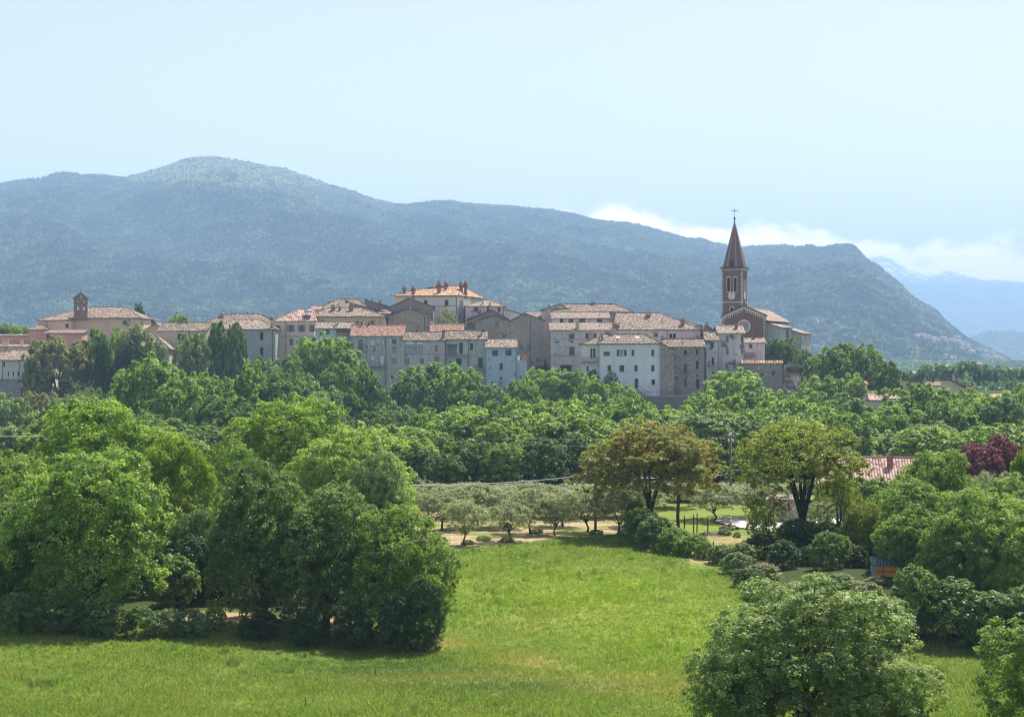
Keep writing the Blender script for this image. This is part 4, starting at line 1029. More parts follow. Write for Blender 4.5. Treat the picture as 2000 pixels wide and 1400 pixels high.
# ---------------------------------------------------------------- palazzo and the gables around it
def palazzo(e, U, Z, ox, W, ze):
    # recessed lighter bay on the flank and a downpipe at the corner
    m = MB(); m.tube([(ox + W + .1, -.1, ze - .3), (ox + W + .1, -.1, 2)], [.09, .09], 6); m.build('downpipe', PIPE, e)
    m = MB(); m.box(ox + W + .003, ox + W + .9, 3.8, 11, 0, ze - 1.2); m.build('flank_bay', WM['greyblue'], e)
    m = MB(); m.box(ox + W + .003, ox + W + .35, 15, 22, 0, ze - .2); m.build('flank_wing', WM['beige'], e)
B('white palazzo with orange ribbed roof and ornate turret chimneys', 500, 772, 891, 578, 650, 560, 'hip', 26, 'white', 'orange', [(831.5, 590, 7, 7, 'xwine'), (872, 592.5, 7.5, 13.5, 'xwine')], yaw=14, name='palazzo', cat='palazzo', rl=.42, rr=.86, ry=.5, oh=.9, extra=palazzo, bands=(598,),
  chims=[(783, 557, 574, 6.5, 'o', .12), (802.5, 557, 578, 7, 'o', .08), (850.5, 547, 578, 7.5, 'o', .12), (853.5, 550, 562, 6, 'o', .3), (881.5, 549, 569, 6, 'o', .32), (885, 551, 572, 6, 'o', .28), (892, 548, 572, 7, 'o', .3), (808, 573, 584, 2, 't', -.02)])
B('raised loft box with its own orange roof on top of the palazzo', 508, 832, 872, 563, 590, 557.5, 'shedr', 6, 'white', 'orange', [(838, 566.5, 4, 4, 'd')], name='roof_loft', cat='loft', oh=.5)
B('dark grey gabled house directly in front of the palazzo', 484, 763, 846, 598, 665, 582, 'y', 10, 'darkstone', 'brown', rl=.42, name='gabled_house', group='gabled stone houses')
B('stone gabled house with two slot vents and a pinkish bricked door', 473, 757, 842, 617, 680, 601, 'y', 10, 'stone2', 'pale', [(779.5, 615.5, 7, 3, 'd'), (816, 615.5, 7, 3, 'd')], rl=.5, name='gabled_house', group='gabled stone houses', pipes=(829.5, 837.5),
  extra=lambda e, U, Z, ox, W, ze: (lambda m: (m.box(U(811.5) + ox, U(820.5) + ox, -.03, -.002, Z(650), Z(632.5)), m.build('bricked_door', PANEC['brickpatch'], e)))(MB()))
B('grey walled house strip behind the ochre house with dark wall', 478, 741, 760, 612, 670, 606, 'shed', 8, 'darkstone', 'brown', name='stone_house')
B('low red roofed shed behind the yellowing tree', 468, 842, 904, 646, 670, 633, 'x', 5, 'stone2', 'red', name='low_shed', cat='shed')
B('pinkish house with hipped roof and thin black chimneys east of the palazzo', 494, 909, 985, 598, 660, 587, 'hip', 11, 'pinkwhite', 'pale', [(930, 604.5, 8, 8, 'xbrown'), (953, 604.5, 4.5, 8, 'xbrown'), (975, 604.5, 5, 8, 'xbrown')], rl=.5, rr=.62, name='plaster_house', pipes=(983,), chims=[(942.5, 585, 598, 3.5, 'p', .15), (957, 589, 602, 3.5, 'p', .05), (977, 584, 593, 4, 'p', .6)])
B('pale house with sloping pink roof east of the thin black chimneys', 505, 984, 1016, 612, 660, 602, 'shedl', 9, 'white', 'pinkish', name='plaster_house')
B('grey gabled house with stepped lower roof behind the small stone gable', 482, 915, 992, 622, 680, 605, 'y', 10, 'darkstone', 'brown', [(925, 633, 8, 8, 'd')], rl=.60, name='gabled_house', group='gabled stone houses')
B('small stone gabled house with one grey window', 470, 929, 997, 627, 680, 615, 'y', 10, 'stone', 'pale', [(970.5, 632.5, 6, 10, 'xgreyshut'), (985, 656, 7, 6, 'd')], rl=.5, name='gabled_house', group='gabled stone houses', pipes=(998,), chims=[(941, 642, 648, 6, 'p', -.2)])
B('lean-to with posts beside the small stone gable', 472, 908, 930, 627, 680, 620, 'shedr', 6, 'stone2', 'pale', [(919, 636, 12, 12, 'd')], name='lean_to', cat='lean-to')
B('tall stone gabled house with two narrow arched windows', 458, 998, 1062, 625, 720, 611, 'y', 10, 'stone', 'pale', [(1017.5, 678.5, 7, 13, 'xgreyshut'), (1033.5, 678.5, 7, 13, 'xgreyshut')], rl=.42, name='gabled_house', group='gabled stone houses', pipes=(1035.5,), yaw=-1)
B('roofs behind the tall stone gable', 486, 1030, 1066, 624, 690, 610.5, 'shed', 9, 'stone2', 'brown', name='stone_house')
B('beige tower-like house with single slope roof behind the grey house', 480, 1059, 1112, 604, 720, 593.5, 'y', 11, 'beige', 'pale', rl=.66, name='plaster_house', chims=[(1073, 594, 602, 2, 't', .2)])
# ---------------------------------------------------------------- the big grey house and its roofs
B('upper hipped roof storey above the strip of shuttered windows', 478, 1079, 1234, 609, 640, 594, 'hip', 12, 'darkstone', 'brown', rl=.17, rr=.80, name='attic_storey', cat='house', chims=[(1159, 589, 595, 7, 'b', .48)])
B('attic strip with four dark shuttered windows under its own roof', 466, 1079, 1190, 621, 650, 610.5, 'shed', 9, 'greywhite', 'old', [(1097, 626.5, 7, 9, 'xdark'), (1115, 627, 4.5, 9, 'odark'), (1137, 627.5, 5.5, 9.5, 'odark'), (1171, 627.5, 4.5, 10, 'odark')], name='attic_storey', cat='house', pipes=(1104, 1150))
B('large grey house with string courses, garage arch and long tile roof', 452, 1076, 1200, 644, 730, 631, 'shed', 9, 'greybeige', 'old', [(1116.5, 657.5, 9, 11, 'd*'), (1146.5, 656, 6, 11, 'xbrown'), (1154, 656, 7, 11, 'curtain'), (1162, 656, 6, 11, 'xbrown'), (1188, 652, 9, 6, 'd'), (1117, 686, 9, 17, 'd*'), (1105, 719, 22, 12, 'xdark*')],
  name='grey_house', bands=(662.5, 694.5), chims=[(1128, 625, 643, 7, 'p', .2), (1200, 629.5, 641, 7, 'b', .2), (1207, 629.5, 641, 7, 'b', .22)])
B('wide pinkish grey house under the biggest mottled roof', 453, 1200, 1367, 644, 700, 611.5, 'hip', 20, 'pinkwhite', 'old', [(1221, 653, 8, 4, 'd'), (1281, 654.5, 7, 6.5, 'd*'), (1310, 656, 6, 9, 'dark'), (1317, 656, 6, 9, 'xdark')], name='grey_house', rl=.05, rr=.58, pipes=(1303,), chims=[(1269, 609, 623, 9, 'b', .38), (1334, 621, 640, 7.5, 'b', .12)])
B('hipped roof section behind the wide mottled roof', 470, 1295, 1366, 636, 690, 616, 'hip', 12, 'pinkwhite', 'brown', rl=.02, rr=.05, name='stone_house', chims=[(1318, 620, 626, 1.6, 't', .3)])
def skyl(e, U, Z, ox, W, ze):
    pass
B('pale green white house with brown shuttered windows and hipped roof', 438, 1170, 1289.5, 671, 775, 653, 'hip', 10, 'palegreen', 'brown', [(1185, 690.5, 12.5, 7.5, 'd'), (1207, 689, 5, 12, 'xbrown'), (1214, 689, 7, 12, 'curtain'), (1221.5, 689, 5, 12, 'xbrown'), (1236, 689, 5, 12, 'xbrown'), (1275, 689, 6, 12, 'xbrown'), (1190, 719, 7, 11, 'xbrown'), (1214.5, 719.5, 9.5, 12.5, 'xbrown'), (1242, 719, 6.5, 12, 'xbrown'), (1275, 719, 6.5, 12, 'xbrown'), (1243, 748.5, 7, 19, 'Dxbrown'), (1276, 746, 7, 10, 'xdark')],
  name='green_white_house', rl=.06, rr=.78, pipes=(1169.8,), chims=[(1176.5, 651, 662, 3.5, 'b', .2), (1196, 648, 655, 8, 'p', .5)])
B('cream wing of the pale green house with iron balcony', 439, 1136, 1169.6, 672, 740, 660, 'hip', 7, 'white', 'brown', [(1155, 690, 3.5, 19, 'Dxdark'), (1160.5, 690, 5.5, 19, 'Dd'), (1147.5, 720, 4, 10, 'Dxdark')], name='green_white_house', rl=.85, rr=.98, bals=[(1130, 1169, 705.5, 1.2, 8)])
for i, px in enumerate((1207, 1244)):
    dd = 441; m = MB(); x = PX(px, dd); z = PZ(659.5, dd); m.add([(x - .45, dd - .3, z - .06), (x + .45, dd - .3, z - .06), (x + .45, dd + .5, z + .34), (x - .45, dd + .5, z + .34), (x - .45, dd - .3, z - .6), (x + .45, dd - .3, z - .6), (x + .45, dd + .5, z - .6), (x - .45, dd + .5, z - .6)], [(0, 1, 2, 3), (0, 4, 5, 1), (1, 5, 6, 2), (2, 6, 7, 3), (3, 7, 4, 0)])
    tag(m.build('skylight', m_flat('skylight_glass', (0.7, 0.75, 0.78), 0.2, 0.6)), ['bright skylight in the hipped roof, nearer the small chimney', 'bright skylight in the hipped roof, away from the small chimney'][i], 'skylight', 'skylights of the pale green house')
st = empty('outside_stair', (PX(1256, 435), 435, 8.0)); tag(st, 'outside stair with iron handrail against the pale green house', 'stair')
m = MB(); n = 9
for i in range(n): m.box(-1.6 + i * .33, -1.6 + (i + 1) * .33, -.9, .5, -1, 2.1 - i * .22)
m.build('steps', CONC, st); m = MB(); m.tube([(-1.6, -.9, 3.2), (1.4, -.9, 1.2)], [.035, .035], 5)
for i in range(0, n, 1): m.tube([(-1.5 + i * .33, -.9, 2.0 - i * .22), (-1.5 + i * .33, -.9, 3.1 - i * .22)], [.02, .02], 4)
m.build('handrail', METAL, st)
B('rubble stone house with small iron balconies and a faded red door', 441, 1297, 1376, 676, 776, 662, 'x', 8, 'stone3', 'brown', [(1304, 688.5, 5, 8, 'xdark'), (1339, 688.5, 6, 10, 'xdark'), (1361.5, 687.5, 5.5, 10, 'xdark'), (1303, 715, 3.5, 14, 'xdark'), (1339, 719.5, 6.5, 18, 'Dd'), (1361.5, 713, 5.5, 17, 'xdark'), (1361.5, 734, 4, 5, 'd'), (1322.5, 738, 4, 6, 'xbrown'), (1307, 742, 3, 14, 'xdark'), (1338.5, 746, 7, 18, 'Dxred'), (1362.5, 750, 7, 19, 'Dxdark')],
  name='rubble_house', bals=[(1296, 1310, 723.5, .8, 8), (1331, 1346, 729, .9, 8)], pipes=(1377,), chims=[(1296, 655, 667, 6, 'b', .5)])
B('narrow rubble house squeezed beside the pale green house', 440, 1289.6, 1296.8, 681.5, 776, 667, 'shed', 7, 'stone3', 'brown', name='rubble_house', oh=.3)
B('lower tiled roof between the pale green house and the rubble house', 437.5, 1290, 1316, 682, 700, 669, 'shedl', 3, 'stone3', 'brown', name='lean_to', cat='lean-to', oh=.2)
B('narrow white house with one small iron balcony', 444, 1379, 1402, 663, 765, 648, 'x', 9, 'flaking', 'old', [(1391, 674, 6, 12, 'xdark'), (1392.5, 705.5, 5, 15, 'Dxdark'), (1392, 727.5, 3, 6, 'd')], name='flaking_house', bals=[(1387, 1401, 716, .8, 8)])
B('sloping roofed grey house between the mottled roof and the narrow white house', 452, 1352, 1396, 664, 720, 648, 'shedr', 8, 'greybeige', 'old', name='flaking_house')
B('tall flaking plaster house with a pinkish stained wall', 447, 1403, 1453, 649.5, 765, 636, 'x', 9, 'flaking', 'pale', [(1420.5, 662, 5, 13, 'xgreyshut'), (1420.5, 685.5, 5, 13, 'xgreyshut'), (1420, 715, 5, 11, 'xgreyshut'), (1449, 661, 3, 14, 'xdark'), (1449, 685, 3, 10, 'xbrown')], name='flaking_house', pipes=(1451.5,), chims=[(1384.5, 629, 641, 4.5, 'b', .6), (1440.5, 631, 643, 5.5, 'b', .3)])
B('grey gable wall rising behind the narrow white house', 456, 1371, 1404, 650, 720, 636.5, 'y', 8, 'darkstone', 'brown', rl=.35, name='flaking_house', chims=[(1370.5, 634, 645, 4, 't', .1)])
def canopies(e, U, Z, ox, W, ze):
    for k in range(4):
        m = MB(); u = U(1456 + k * 4.6) + ox
        m.add([(u, -.01, Z(688)), (u + .5, -.01, Z(688)), (u + .5, -.7, Z(697)), (u, -.7, Z(697)), (u, -.01, Z(690)), (u + .5, -.01, Z(690)), (u + .5, -.62, Z(698)), (u, -.62, Z(698))], [(0, 3, 2, 1), (4, 5, 6, 7), (0, 4, 7, 3), (1, 2, 6, 5), (3, 7, 6, 2)])
        m.build('canopy_slat', PANEC['brickpatch'], e)
B('small pink house with sloped canopy under its window', 452, 1454, 1494, 668, 715, 660, 'x', 6, 'pinkwhite', 'pale', [(1466, 676, 7, 8, 'd'), (1451.5, 682, 2, 10, 'xdark')], name='pink_house', extra=canopies, chims=[(1440, 652, 658, 4, 'b', .3), (1474.5, 652, 662, 4.5, 'b', .4)])
# ---------------------------------------------------------------- walls and bastion
w = empty('retaining_wall', (PX(1310, 430), 430, 2)); tag(w, 'long dark stone retaining wall below the pale green and rubble houses', 'wall')
m = MB(); a, b = PX(1228, 430) - PX(1310, 430), PX(1384, 430) - PX(1310, 430); m.box(a, b, 0, 9, -3, PZ(774.5, 430) - 2); m.build('masonry', WM['darkstone'], w)
m = MB(); m.box(a - .05, b + .05, -.08, .5, PZ(774.5, 430) - 1.998, PZ(772.5, 430) - 2); m.build('coping', CONC, w)
m = MB()
for i in range(24): x = a + 2.2 + (b - a - 2.4) * i / 23; m.box(x, x + .04, .2, .24, PZ(772.5, 430) - 2, PZ(765, 430) - 2)
m.box(a + 2.2, b, .2, .23, PZ(765, 430) - 2, PZ(764.4, 430) - 2); m.build('railing', METAL, w)
w = empty('stone_wall', (PX(1488, 440), 440, 3)); tag(w, 'low stone wall block with tile capping and two little arched openings', 'wall')
Wd = PX(1528, 440) - PX(1450, 440); WALLMAT[0] = WM['stone3']; zt = PZ(709, 440) - 3
H = [(1489, 731, 5, 6), (1511, 729, 6, 8)]; ops = []
m = MB()
for px, py, ww, hh in H: u = PX(px, 440) - PX(1450, 440); z = PZ(py, 440) - 3; q = ww / F * 440 / 2; k = hh / F * 440 / 2; ops.append((u - q, u + q, z - k, z + k))
facade(m, Wd, 0, zt, ops); m.quad((Wd, 0, 0), (Wd, 9, 0), (Wd, 9, zt), (Wd, 0, zt)); m.quad((0, 9, 0), (0, 0, 0), (0, 0, zt), (0, 9, zt)); m.quad((0, 0, zt), (Wd, 0, zt), (Wd, 9, zt), (0, 9, zt)); m.v = [(v[0] - Wd / 2, v[1], v[2]) for v in m.v]; m.build('masonry', WM['stone3'], w)
for u0, u1, c, d in ops: window(w, (u0 + u1) / 2 - Wd / 2, (c + d) / 2, u1 - u0, d - c, 'xbrown arch')
m = MB(); patch(m, (-Wd / 2 - .3, -.3, zt), (Wd / 2 + .3, -.3, zt), (Wd / 2 + .3, .75, zt + .65), (-Wd / 2 - .3, .75, zt + .65), 16, 2); patch(m, (Wd / 2 + .3, 1.5, zt), (-Wd / 2 - .3, 1.5, zt), (-Wd / 2 - .3, .75, zt + .65), (Wd / 2 + .3, .75, zt + .65), 16, 2)
m.quad((-Wd / 2 - .3, -.3, zt - .02), (-Wd / 2 - .3, 1.5, zt - .02), (Wd / 2 + .3, 1.5, zt - .02), (Wd / 2 + .3, -.3, zt - .02)); m.build('tile_capping', RM['orange'], w)
w = empty('bastion', (PX(1540, 444), 444, 2)); tag(w, 'battered stone bastion with a buttress and brick-railed terrace', 'bastion')
m = MB(); x0, x1 = PX(1525, 444) - PX(1540, 444), PX(1566, 452) - PX(1540, 444); zt = PZ(727, 444) - 2
xm = PX(1539, 444) - PX(1540, 444)
tp_ = [(x0, 0, zt), (xm, -.5, zt), (x1 - .6, 4.5, zt), (x1, 13, zt), (x0, 13, zt)]
bt_ = [(x0 - .2, -1.2, -3), (xm + .8, -2.6, -3), (x1 + 3.2, 2.5, -3), (x1 + 4.2, 14, -3), (x0 - .2, 14, -3)]
m.add(tp_ + bt_, [(0, 1, 2, 3, 4)] + [(i, 5 + i, 5 + (i + 1) % 5, (i + 1) % 5) for i in range(5)]); m.build('masonry', WM['stonelit'], w)
m = MB(); xb = PX(1527, 444) - PX(1540, 444); zb = PZ(752, 444) - 2
m.add([(xb - .5, -.7, zb), (xb + .5, -.7, zb), (xb + 1.9, -2.2, zb - 1.6), (xb + .9, -2.2, zb - 1.6), (xb - .5, -.7, -3), (xb + .5, -.7, -3), (xb + 1.9, -2.2, -3), (xb + .9, -2.2, -3)], [(0, 3, 2, 1), (0, 4, 7, 3), (3, 7, 6, 2), (2, 6, 5, 1)]); m.build('buttress', CONC, w)
m = MB(); zt += .003
for (xa, ya), (xb_, yb) in (((x0, 0), (xm, -.5)), ((xm, -.5), (x1 - .6, 4.5)), ((x1 - .6, 4.5), (x1, 13))):
    L_ = math.hypot(xb_ - xa, yb - ya); n = max(3, int(L_ / .8)); nx, ny = -(yb - ya) / L_ * .3, (xb_ - xa) / L_ * .3
    for z_a, z_b in ((zt, zt + .22), (zt + 1.05, zt + 1.2)):
        q = [(xa, ya), (xb_, yb), (xb_ + nx, yb + ny), (xa + nx, ya + ny)]
        m.add([(a, b, z_a) for a, b in q] + [(a, b, z_b) for a, b in q], [(3, 2, 1, 0), (4, 5, 6, 7), (0, 1, 5, 4), (1, 2, 6, 5), (2, 3, 7, 6), (3, 0, 4, 7)])
    for i in range(n + 1): t = i / n; x = xa + (xb_ - xa) * t; y = ya + (yb - ya) * t; m.box(x - .17, x + .17, y + .02, y + .26, zt + .22, zt + 1.05)
m.build('brick_parapet', m_stone('parapet_brick', (0.40, 0.21, 0.15), 8.0, 0.5, 9), w)
# ivy and turf bank in the gap beside the tall stone house
# ---------------------------------------------------------------- bell gable
bg = empty('bell_gable', (PX(157.5, 469.4), 469.4, PZ(617, 469.4) - 1)); tag(bg, 'brick bell gable with two bells standing on the convent roof', 'bell gable')
def archwall(mb, x0, x1, z0, z1, y0, y1, holes, n=8):
    """wall slab with arched openings (cx, w, zb, zt)"""
    xs = sorted({x0, x1, *[v for h in holes for v in (h[0] - h[1] / 2, h[0] + h[1] / 2)]})
    for i in range(len(xs) - 1):
        cx = (xs[i] + xs[i + 1]) / 2; hs = sorted([h for h in holes if abs(h[0] - cx) < h[1] / 2 - 1e-6], key=lambda h: h[2])
        if not hs: mb.box(xs[i], xs[i + 1], y0, y1, z0, z1); continue
        zlo = z0
        for h in hs:
            mb.box(xs[i], xs[i + 1], y0, y1, zlo, h[2]); r = h[1] / 2; zc = h[3] - r
            for k in range(n):
                t0, t1 = math.pi * k / n, math.pi * (k + 1) / n
                xa, xb_ = h[0] + r * math.cos(t1), h[0] + r * math.cos(t0); za, zb_ = zc + r * math.sin(t1), zc + r * math.sin(t0)
                mb.add([(xa, y0, za), (xb_, y0, zb_), (xb_, y0, h[3]), (xa, y0, h[3]), (xa, y1, za), (xb_, y1, zb_), (xb_, y1, h[3]), (xa, y1, h[3])], [(0, 1, 2, 3), (7, 6, 5, 4), (0, 4, 5, 1)])
            zlo = h[3]
        mb.box(xs[i], xs[i + 1], y0, y1, zlo, z1)
BRK = m_stone('bell_gable_brick', (0.50, 0.35, 0.28), 7.0, 0.5, 10)
s = 469.4 / F; zz = lambda py: PZ(py, 469.4) - bg.location.z
m = MB(); archwall(m, -13.2 * s, 13.2 * s, 0, zz(582), 0, .8, [(-5.2 * s, 5.2 * s, zz(606), zz(588)), (5.6 * s, 5.2 * s, zz(606), zz(588))])
h1, h2 = zz(582), zz(573.5)
hw = 13.2 * s
for sx in (-1, 1):
    m.add([(0 + sx * 1.6 * s, 0, h1), (sx * hw, 0, h1), (sx * 1.6 * s, 0, h2), (sx * 1.6 * s, .8, h1), (sx * hw, .8, h1), (sx * 1.6 * s, .8, h2)], [(0, 1, 2) if sx > 0 else (2, 1, 0), (5, 4, 3) if sx > 0 else (3, 4, 5), (0, 3, 4, 1), (1, 4, 5, 2), (2, 5, 3, 0)])
m.box(-1.6 * s, 1.6 * s, 0, .8, zz(575.5), h2 + .15)
m.build('masonry', BRK, bg)
m = MB()
for sx in (-1, 1): m.add([(0, -.15, zz(571)), (sx * 14.5 * s, -.15, zz(582.5)), (sx * 14.5 * s, .95, zz(582.5)), (0, .95, zz(571)), (0, -.15, zz(572.5)), (sx * 14.5 * s, -.15, zz(584)), (sx * 14.5 * s, .95, zz(584)), (0, .95, zz(572.5))], [(0, 1, 2, 3) if sx < 0 else (3, 2, 1, 0), (4, 5, 1, 0), (5, 6, 2, 1), (6, 7, 3, 2), (7, 6, 5, 4)])
m.box(-13.7 * s, 13.7 * s, -.08, -.002, zz(592.5), zz(591.5)); m.build('coping', UNDER, bg)
for x in (-5.2 * s, 5.6 * s):
    m = MB(); zc = zz(594); m.frustum(x, .4, zc - .55, zc - .4, .34, .3, 12); m.frustum(x, .4, zc - .4, zc, .26, .16, 12); m.frustum(x, .4, zc, zc + .1, .16, .06, 12); m.box(x - 2.5 * s, x + 2.5 * s, .36, .44, zc + .1, zc + .16); m.build('bell', METAL, bg)
m = MB(); m.box(-.03, .03, .37, .43, zz(571), zz(565)); m.box(-.22, .22, .38, .42, zz(567.5), zz(567)); m.build('cross', METAL, bg)

# ---------------------------------------------------------------- church and tower
YAW = R(21); DC = 466.0
ce = empty('church', (PX(1453, DC), DC, PZ(700, DC) - 3), -YAW); tag(ce, 'red brown brick church with rose window and white arcaded gable', 'church')
k = DC / F; zc_ = lambda py: PZ(py, DC) - ce.location.z
WF = 80 * k / math.cos(YAW) * 0.99; hw = WF / 2; ze, za = zc_(617), zc_(598.5); L = 26.0
m = MB(); rz, rr0 = zc_(637.5), 13.2 * k
# facade as a fan around the round window opening
N_ = 48
ring = [(rr0 * math.cos(2 * math.pi * i / N_), rz + rr0 * math.sin(2 * math.pi * i / N_)) for i in range(N_)]
def out_pt(a):
    dx, dz = math.cos(a), math.sin(a); best = 1e9
    if dx > 1e-6: best = min(best, hw / dx)
    if dx < -1e-6: best = min(best, -hw / dx)
    if dz < -1e-6: best = min(best, rz / -dz)
    sl = (za - ze) / hw        # roof line z = za - sl*|x|
    den = dz + sl * abs(dx)
    if den > 1e-6: best = min(best, (za - rz) / den)
    return (dx * best, rz + dz * best)
angs = sorted({2 * math.pi * i / N_ for i in range(N_)} | {math.atan2(ze - rz, hw) % (2 * math.pi), math.atan2(ze - rz, -hw) % (2 * math.pi), math.atan2(-rz, hw) % (2 * math.pi), math.atan2(-rz, -hw) % (2 * math.pi)})
for i in range(len(angs)):
    a0, a1 = angs[i], angs[(i + 1) % len(angs)]
    p0, p1 = out_pt(a0), out_pt(a1); q0, q1 = (rr0 * math.cos(a0), rz + rr0 * math.sin(a0)), (rr0 * math.cos(a1), rz + rr0 * math.sin(a1))
    m.quad((q0[0], 0, q0[1]), (p0[0], 0, p0[1]), (p1[0], 0, p1[1]), (q1[0], 0, q1[1])); m.quad((q1[0], 0, q1[1]), (q1[0], .5, q1[1]), (q0[0], .5, q0[1]), (q0[0], 0, q0[1]))
for sx in (-1, 1): m.quad(*[(sx * hw, y, z) for y, z in ((0, 0), (1.2, 0), (1.2, ze), (0, ze))])
m.build('facade', WM['brick'], ce)
m = MB(); hb = hw - .05
for sx in (-1, 1): m.quad(*[(sx * hb, y, z) for y, z in ((1.2, 0), (L, 0), (L, ze - 1.6), (1.2, ze - 1.6))])
m.add([(-hb, L, 0), (hb, L, 0), (hb, L, ze - 1.6), (0, L, za - .8), (-hb, L, ze - 1.6)], [(4, 3, 2, 1, 0)])
m.build('nave_wall', WM['greygreen'], ce)
m = MB()
for sx in (-1, 1):
    q = [(sx * (hw + .4), .9, ze - 1.15), (sx * (hw + .4), L + .4, ze - 1.15), (0, L + .4, za - .25), (0, .9, za - .25)]
    if sx < 0: q = [q[1], q[0], q[3], q[2]]
    patch(m, *q, 24, 6)
    lo = [(a, b, c - .2) for a, b, c in q]; m.add(lo, [(3, 2, 1, 0)], None, 1)
    m.add([lo[0], lo[1], q[1], q[0]], [(0, 1, 2, 3)], None, 1); m.add([lo[1], lo[2], q[2], q[1]], [(0, 1, 2, 3)], None, 1); m.add([lo[3], lo[0], q[0], q[3]], [(0, 1, 2, 3)], None, 1)
ridge_cap(m, (0, .9, za - .22), (0, L, za - .22)); m.build('roof', [RM['pale'], UNDER], ce)
# raking cornice and hanging arches
sl = (za - ze) / hw; ln = math.hypot(hw, za - ze)
m = MB()
for sx in (-1, 1):
    m.add([(0, -.3, za + .35), (sx * (hw + .35), -.3, ze + .35 - sl * .35), (sx * (hw + .35), .95, ze + .35 - sl * .35), (0, .95, za + .35), (0, -.3, za), (sx * (hw + .35), -.3, ze - sl * .35), (sx * (hw + .35), .95, ze - sl * .35), (0, .95, za)],
          [(0, 1, 2, 3), (4, 5, 1, 0), (5, 6, 2, 1), (6, 7, 3, 2), (7, 6, 5, 4)])
m.build('gable_cornice', RM['brown'], ce)
m = MB(); na = 11
for sx in (-1, 1):
    for i in range(na):
        xa, xb_ = hw * i / na, hw * (i + 1) / na; zt0, zt1 = za - sl * xa, za - sl * xb_
        # white band, then little pointed pendants between dark arches
        m.add([(sx * xa, -.16, zt0), (sx * xb_, -.16, zt1), (sx * xb_, -.16, zt1 - .38), (sx * xa, -.16, zt0 - .38)], [(0, 1, 2, 3) if sx < 0 else (3, 2, 1, 0)])
        w_ = (xb_ - xa) * .2
        m.box(min(sx * (xb_ - w_), sx * (xb_ + w_ * .6)), max(sx * (xb_ - w_), sx * (xb_ + w_ * .6)), -.2, -.003, zt1 - 1.15, zt1 - .3)
        rr_ = (xb_ - xa) / 2; cx = (xa + xb_) / 2; zc0 = (zt0 + zt1) / 2 - .75
        for j in range(6):
            t0, t1 = math.pi * j / 6, math.pi * (j + 1) / 6
            m.add([(sx * (cx + rr_ * .8 * math.cos(t)), -.15, zc0 + rr_ * .8 * math.sin(t)) for t in (t0, t1)] + [(sx * (cx + rr_ * 1.15 * math.cos(t)), -.15, zc0 + rr_ * 1.15 * math.sin(t)) for t in (t1, t0)], [(0, 1, 2, 3)])
m.build('arcade_trim', WM['trim'], ce)
def quoins(name, corners, z0, z1, step, parent, wx=.34):
    m = MB(); n = int((z1 - z0) / step)
    for (x, y, dx, dy) in corners:
        for i in range(n):
            w_ = wx if i % 2 else wx * .55; z = z0 + i * step
            m.box(min(x, x + dx * w_), max(x, x + dx * w_), min(y, y + dy * .05), max(y, y + dy * .05), z, z + step * .55)
    return m.build(name, WM['trim'], parent)
quoins('quoins', [(-hw, -.003, 1, -1), (hw, -.003, -1, -1)], 0, ze - .4, .42, ce, .5)
# rose window
rw = MB()
def ringm(mb, r0, r1, y0, y1, zc, cx=0, n=40):
    for i in range(n):
        a0, a1 = 2 * math.pi * i / n, 2 * math.pi * (i + 1) / n
        c = [(cx + r * math.cos(a), zc + r * math.sin(a)) for r, a in ((r0, a0), (r1, a0), (r1, a1), (r0, a1))]
        mb.add([(x, y0, z) for x, z in c] + [(x, y1, z) for x, z in c], [(0, 1, 2, 3), (4, 7, 6, 5), (1, 5, 6, 2), (0, 3, 7, 4)])
ringm(rw, rr0 * .80, rr0 * 1.02, -.12, .2, rz); ringm(rw, rr0 * .14, rr0 * .24, .0, .14, rz, n=16)
for i in range(12):
    a = 2 * math.pi * i / 12
    rw.tube([(rr0 * .22 * math.cos(a), .07, rz + rr0 * .22 * math.sin(a)), (rr0 * .62 * math.cos(a), .07, rz + rr0 * .62 * math.sin(a))], [.06, .06], 5)
    a2 = a + math.pi / 12; cx, cz = rr0 * .66 * math.cos(a2), rz + rr0 * .66 * math.sin(a2); ringm(rw, rr0 * .11, rr0 * .17, .02, .12, cz, cx, 10)
ro = rw.build('rose_window', WM['trim'], ce)
m = MB(); n = 40; m.add([(rr0 * math.cos(2 * math.pi * i / n), .3, rz + rr0 * math.sin(2 * math.pi * i / n)) for i in range(n)], [tuple(range(n))]); m.build('rose_glass', m_flat('leaded_glass', (0.16, 0.18, 0.20), 0.3, 0.5), ro)
# aisle and apse side
def sidebox(nm, y0, y1, out, zt, drop, wallm, roofm='pale'):
    m = MB(); x0, x1 = hw - .02, hw + out
    m.quad((x1, y0, 0), (x1, y1, 0), (x1, y1, zt - drop), (x1, y0, zt - drop)); m.add([(x0, y0, 0), (x1, y0, 0), (x1, y0, zt - drop), (x0, y0, zt)], [(0, 1, 2, 3)]); m.add([(x0, y1, 0), (x1, y1, 0), (x1, y1, zt - drop), (x0, y1, zt)], [(3, 2, 1, 0)])
    w_ = m.build(nm, WM[wallm], ce); m = MB(); q = [(x1 + .35, y0 - .35, zt - drop), (x1 + .35, y1 + .35, zt - drop), (x0, y1 + .35, zt + .06), (x0, y0 - .35, zt + .06)]
    patch(m, *q, 12, 4); lo = [(a, b, c - .18) for a, b, c in q]; m.add(lo, [(3, 2, 1, 0)], None, 1)
    for i in range(4): j = (i + 1) % 4; m.add([lo[i], lo[j], q[j], q[i]], [(0, 1, 2, 3)], None, 1)
    m.build('aisle_roof', [RM[roofm], UNDER], ce)
sidebox('aisle_wall', 2.5, 16, 3.0, zc_(631), 1.0, 'greyblue'); sidebox('chapel_wall', 16.05, 27, 5.4, zc_(636), 1.7, 'greybeige')
m = MB(); m.box(hw + 2.995, hw + 3.05, 9.5, 12, zc_(690), zc_(642)); m.build('door', PANEC['brown'], ce)
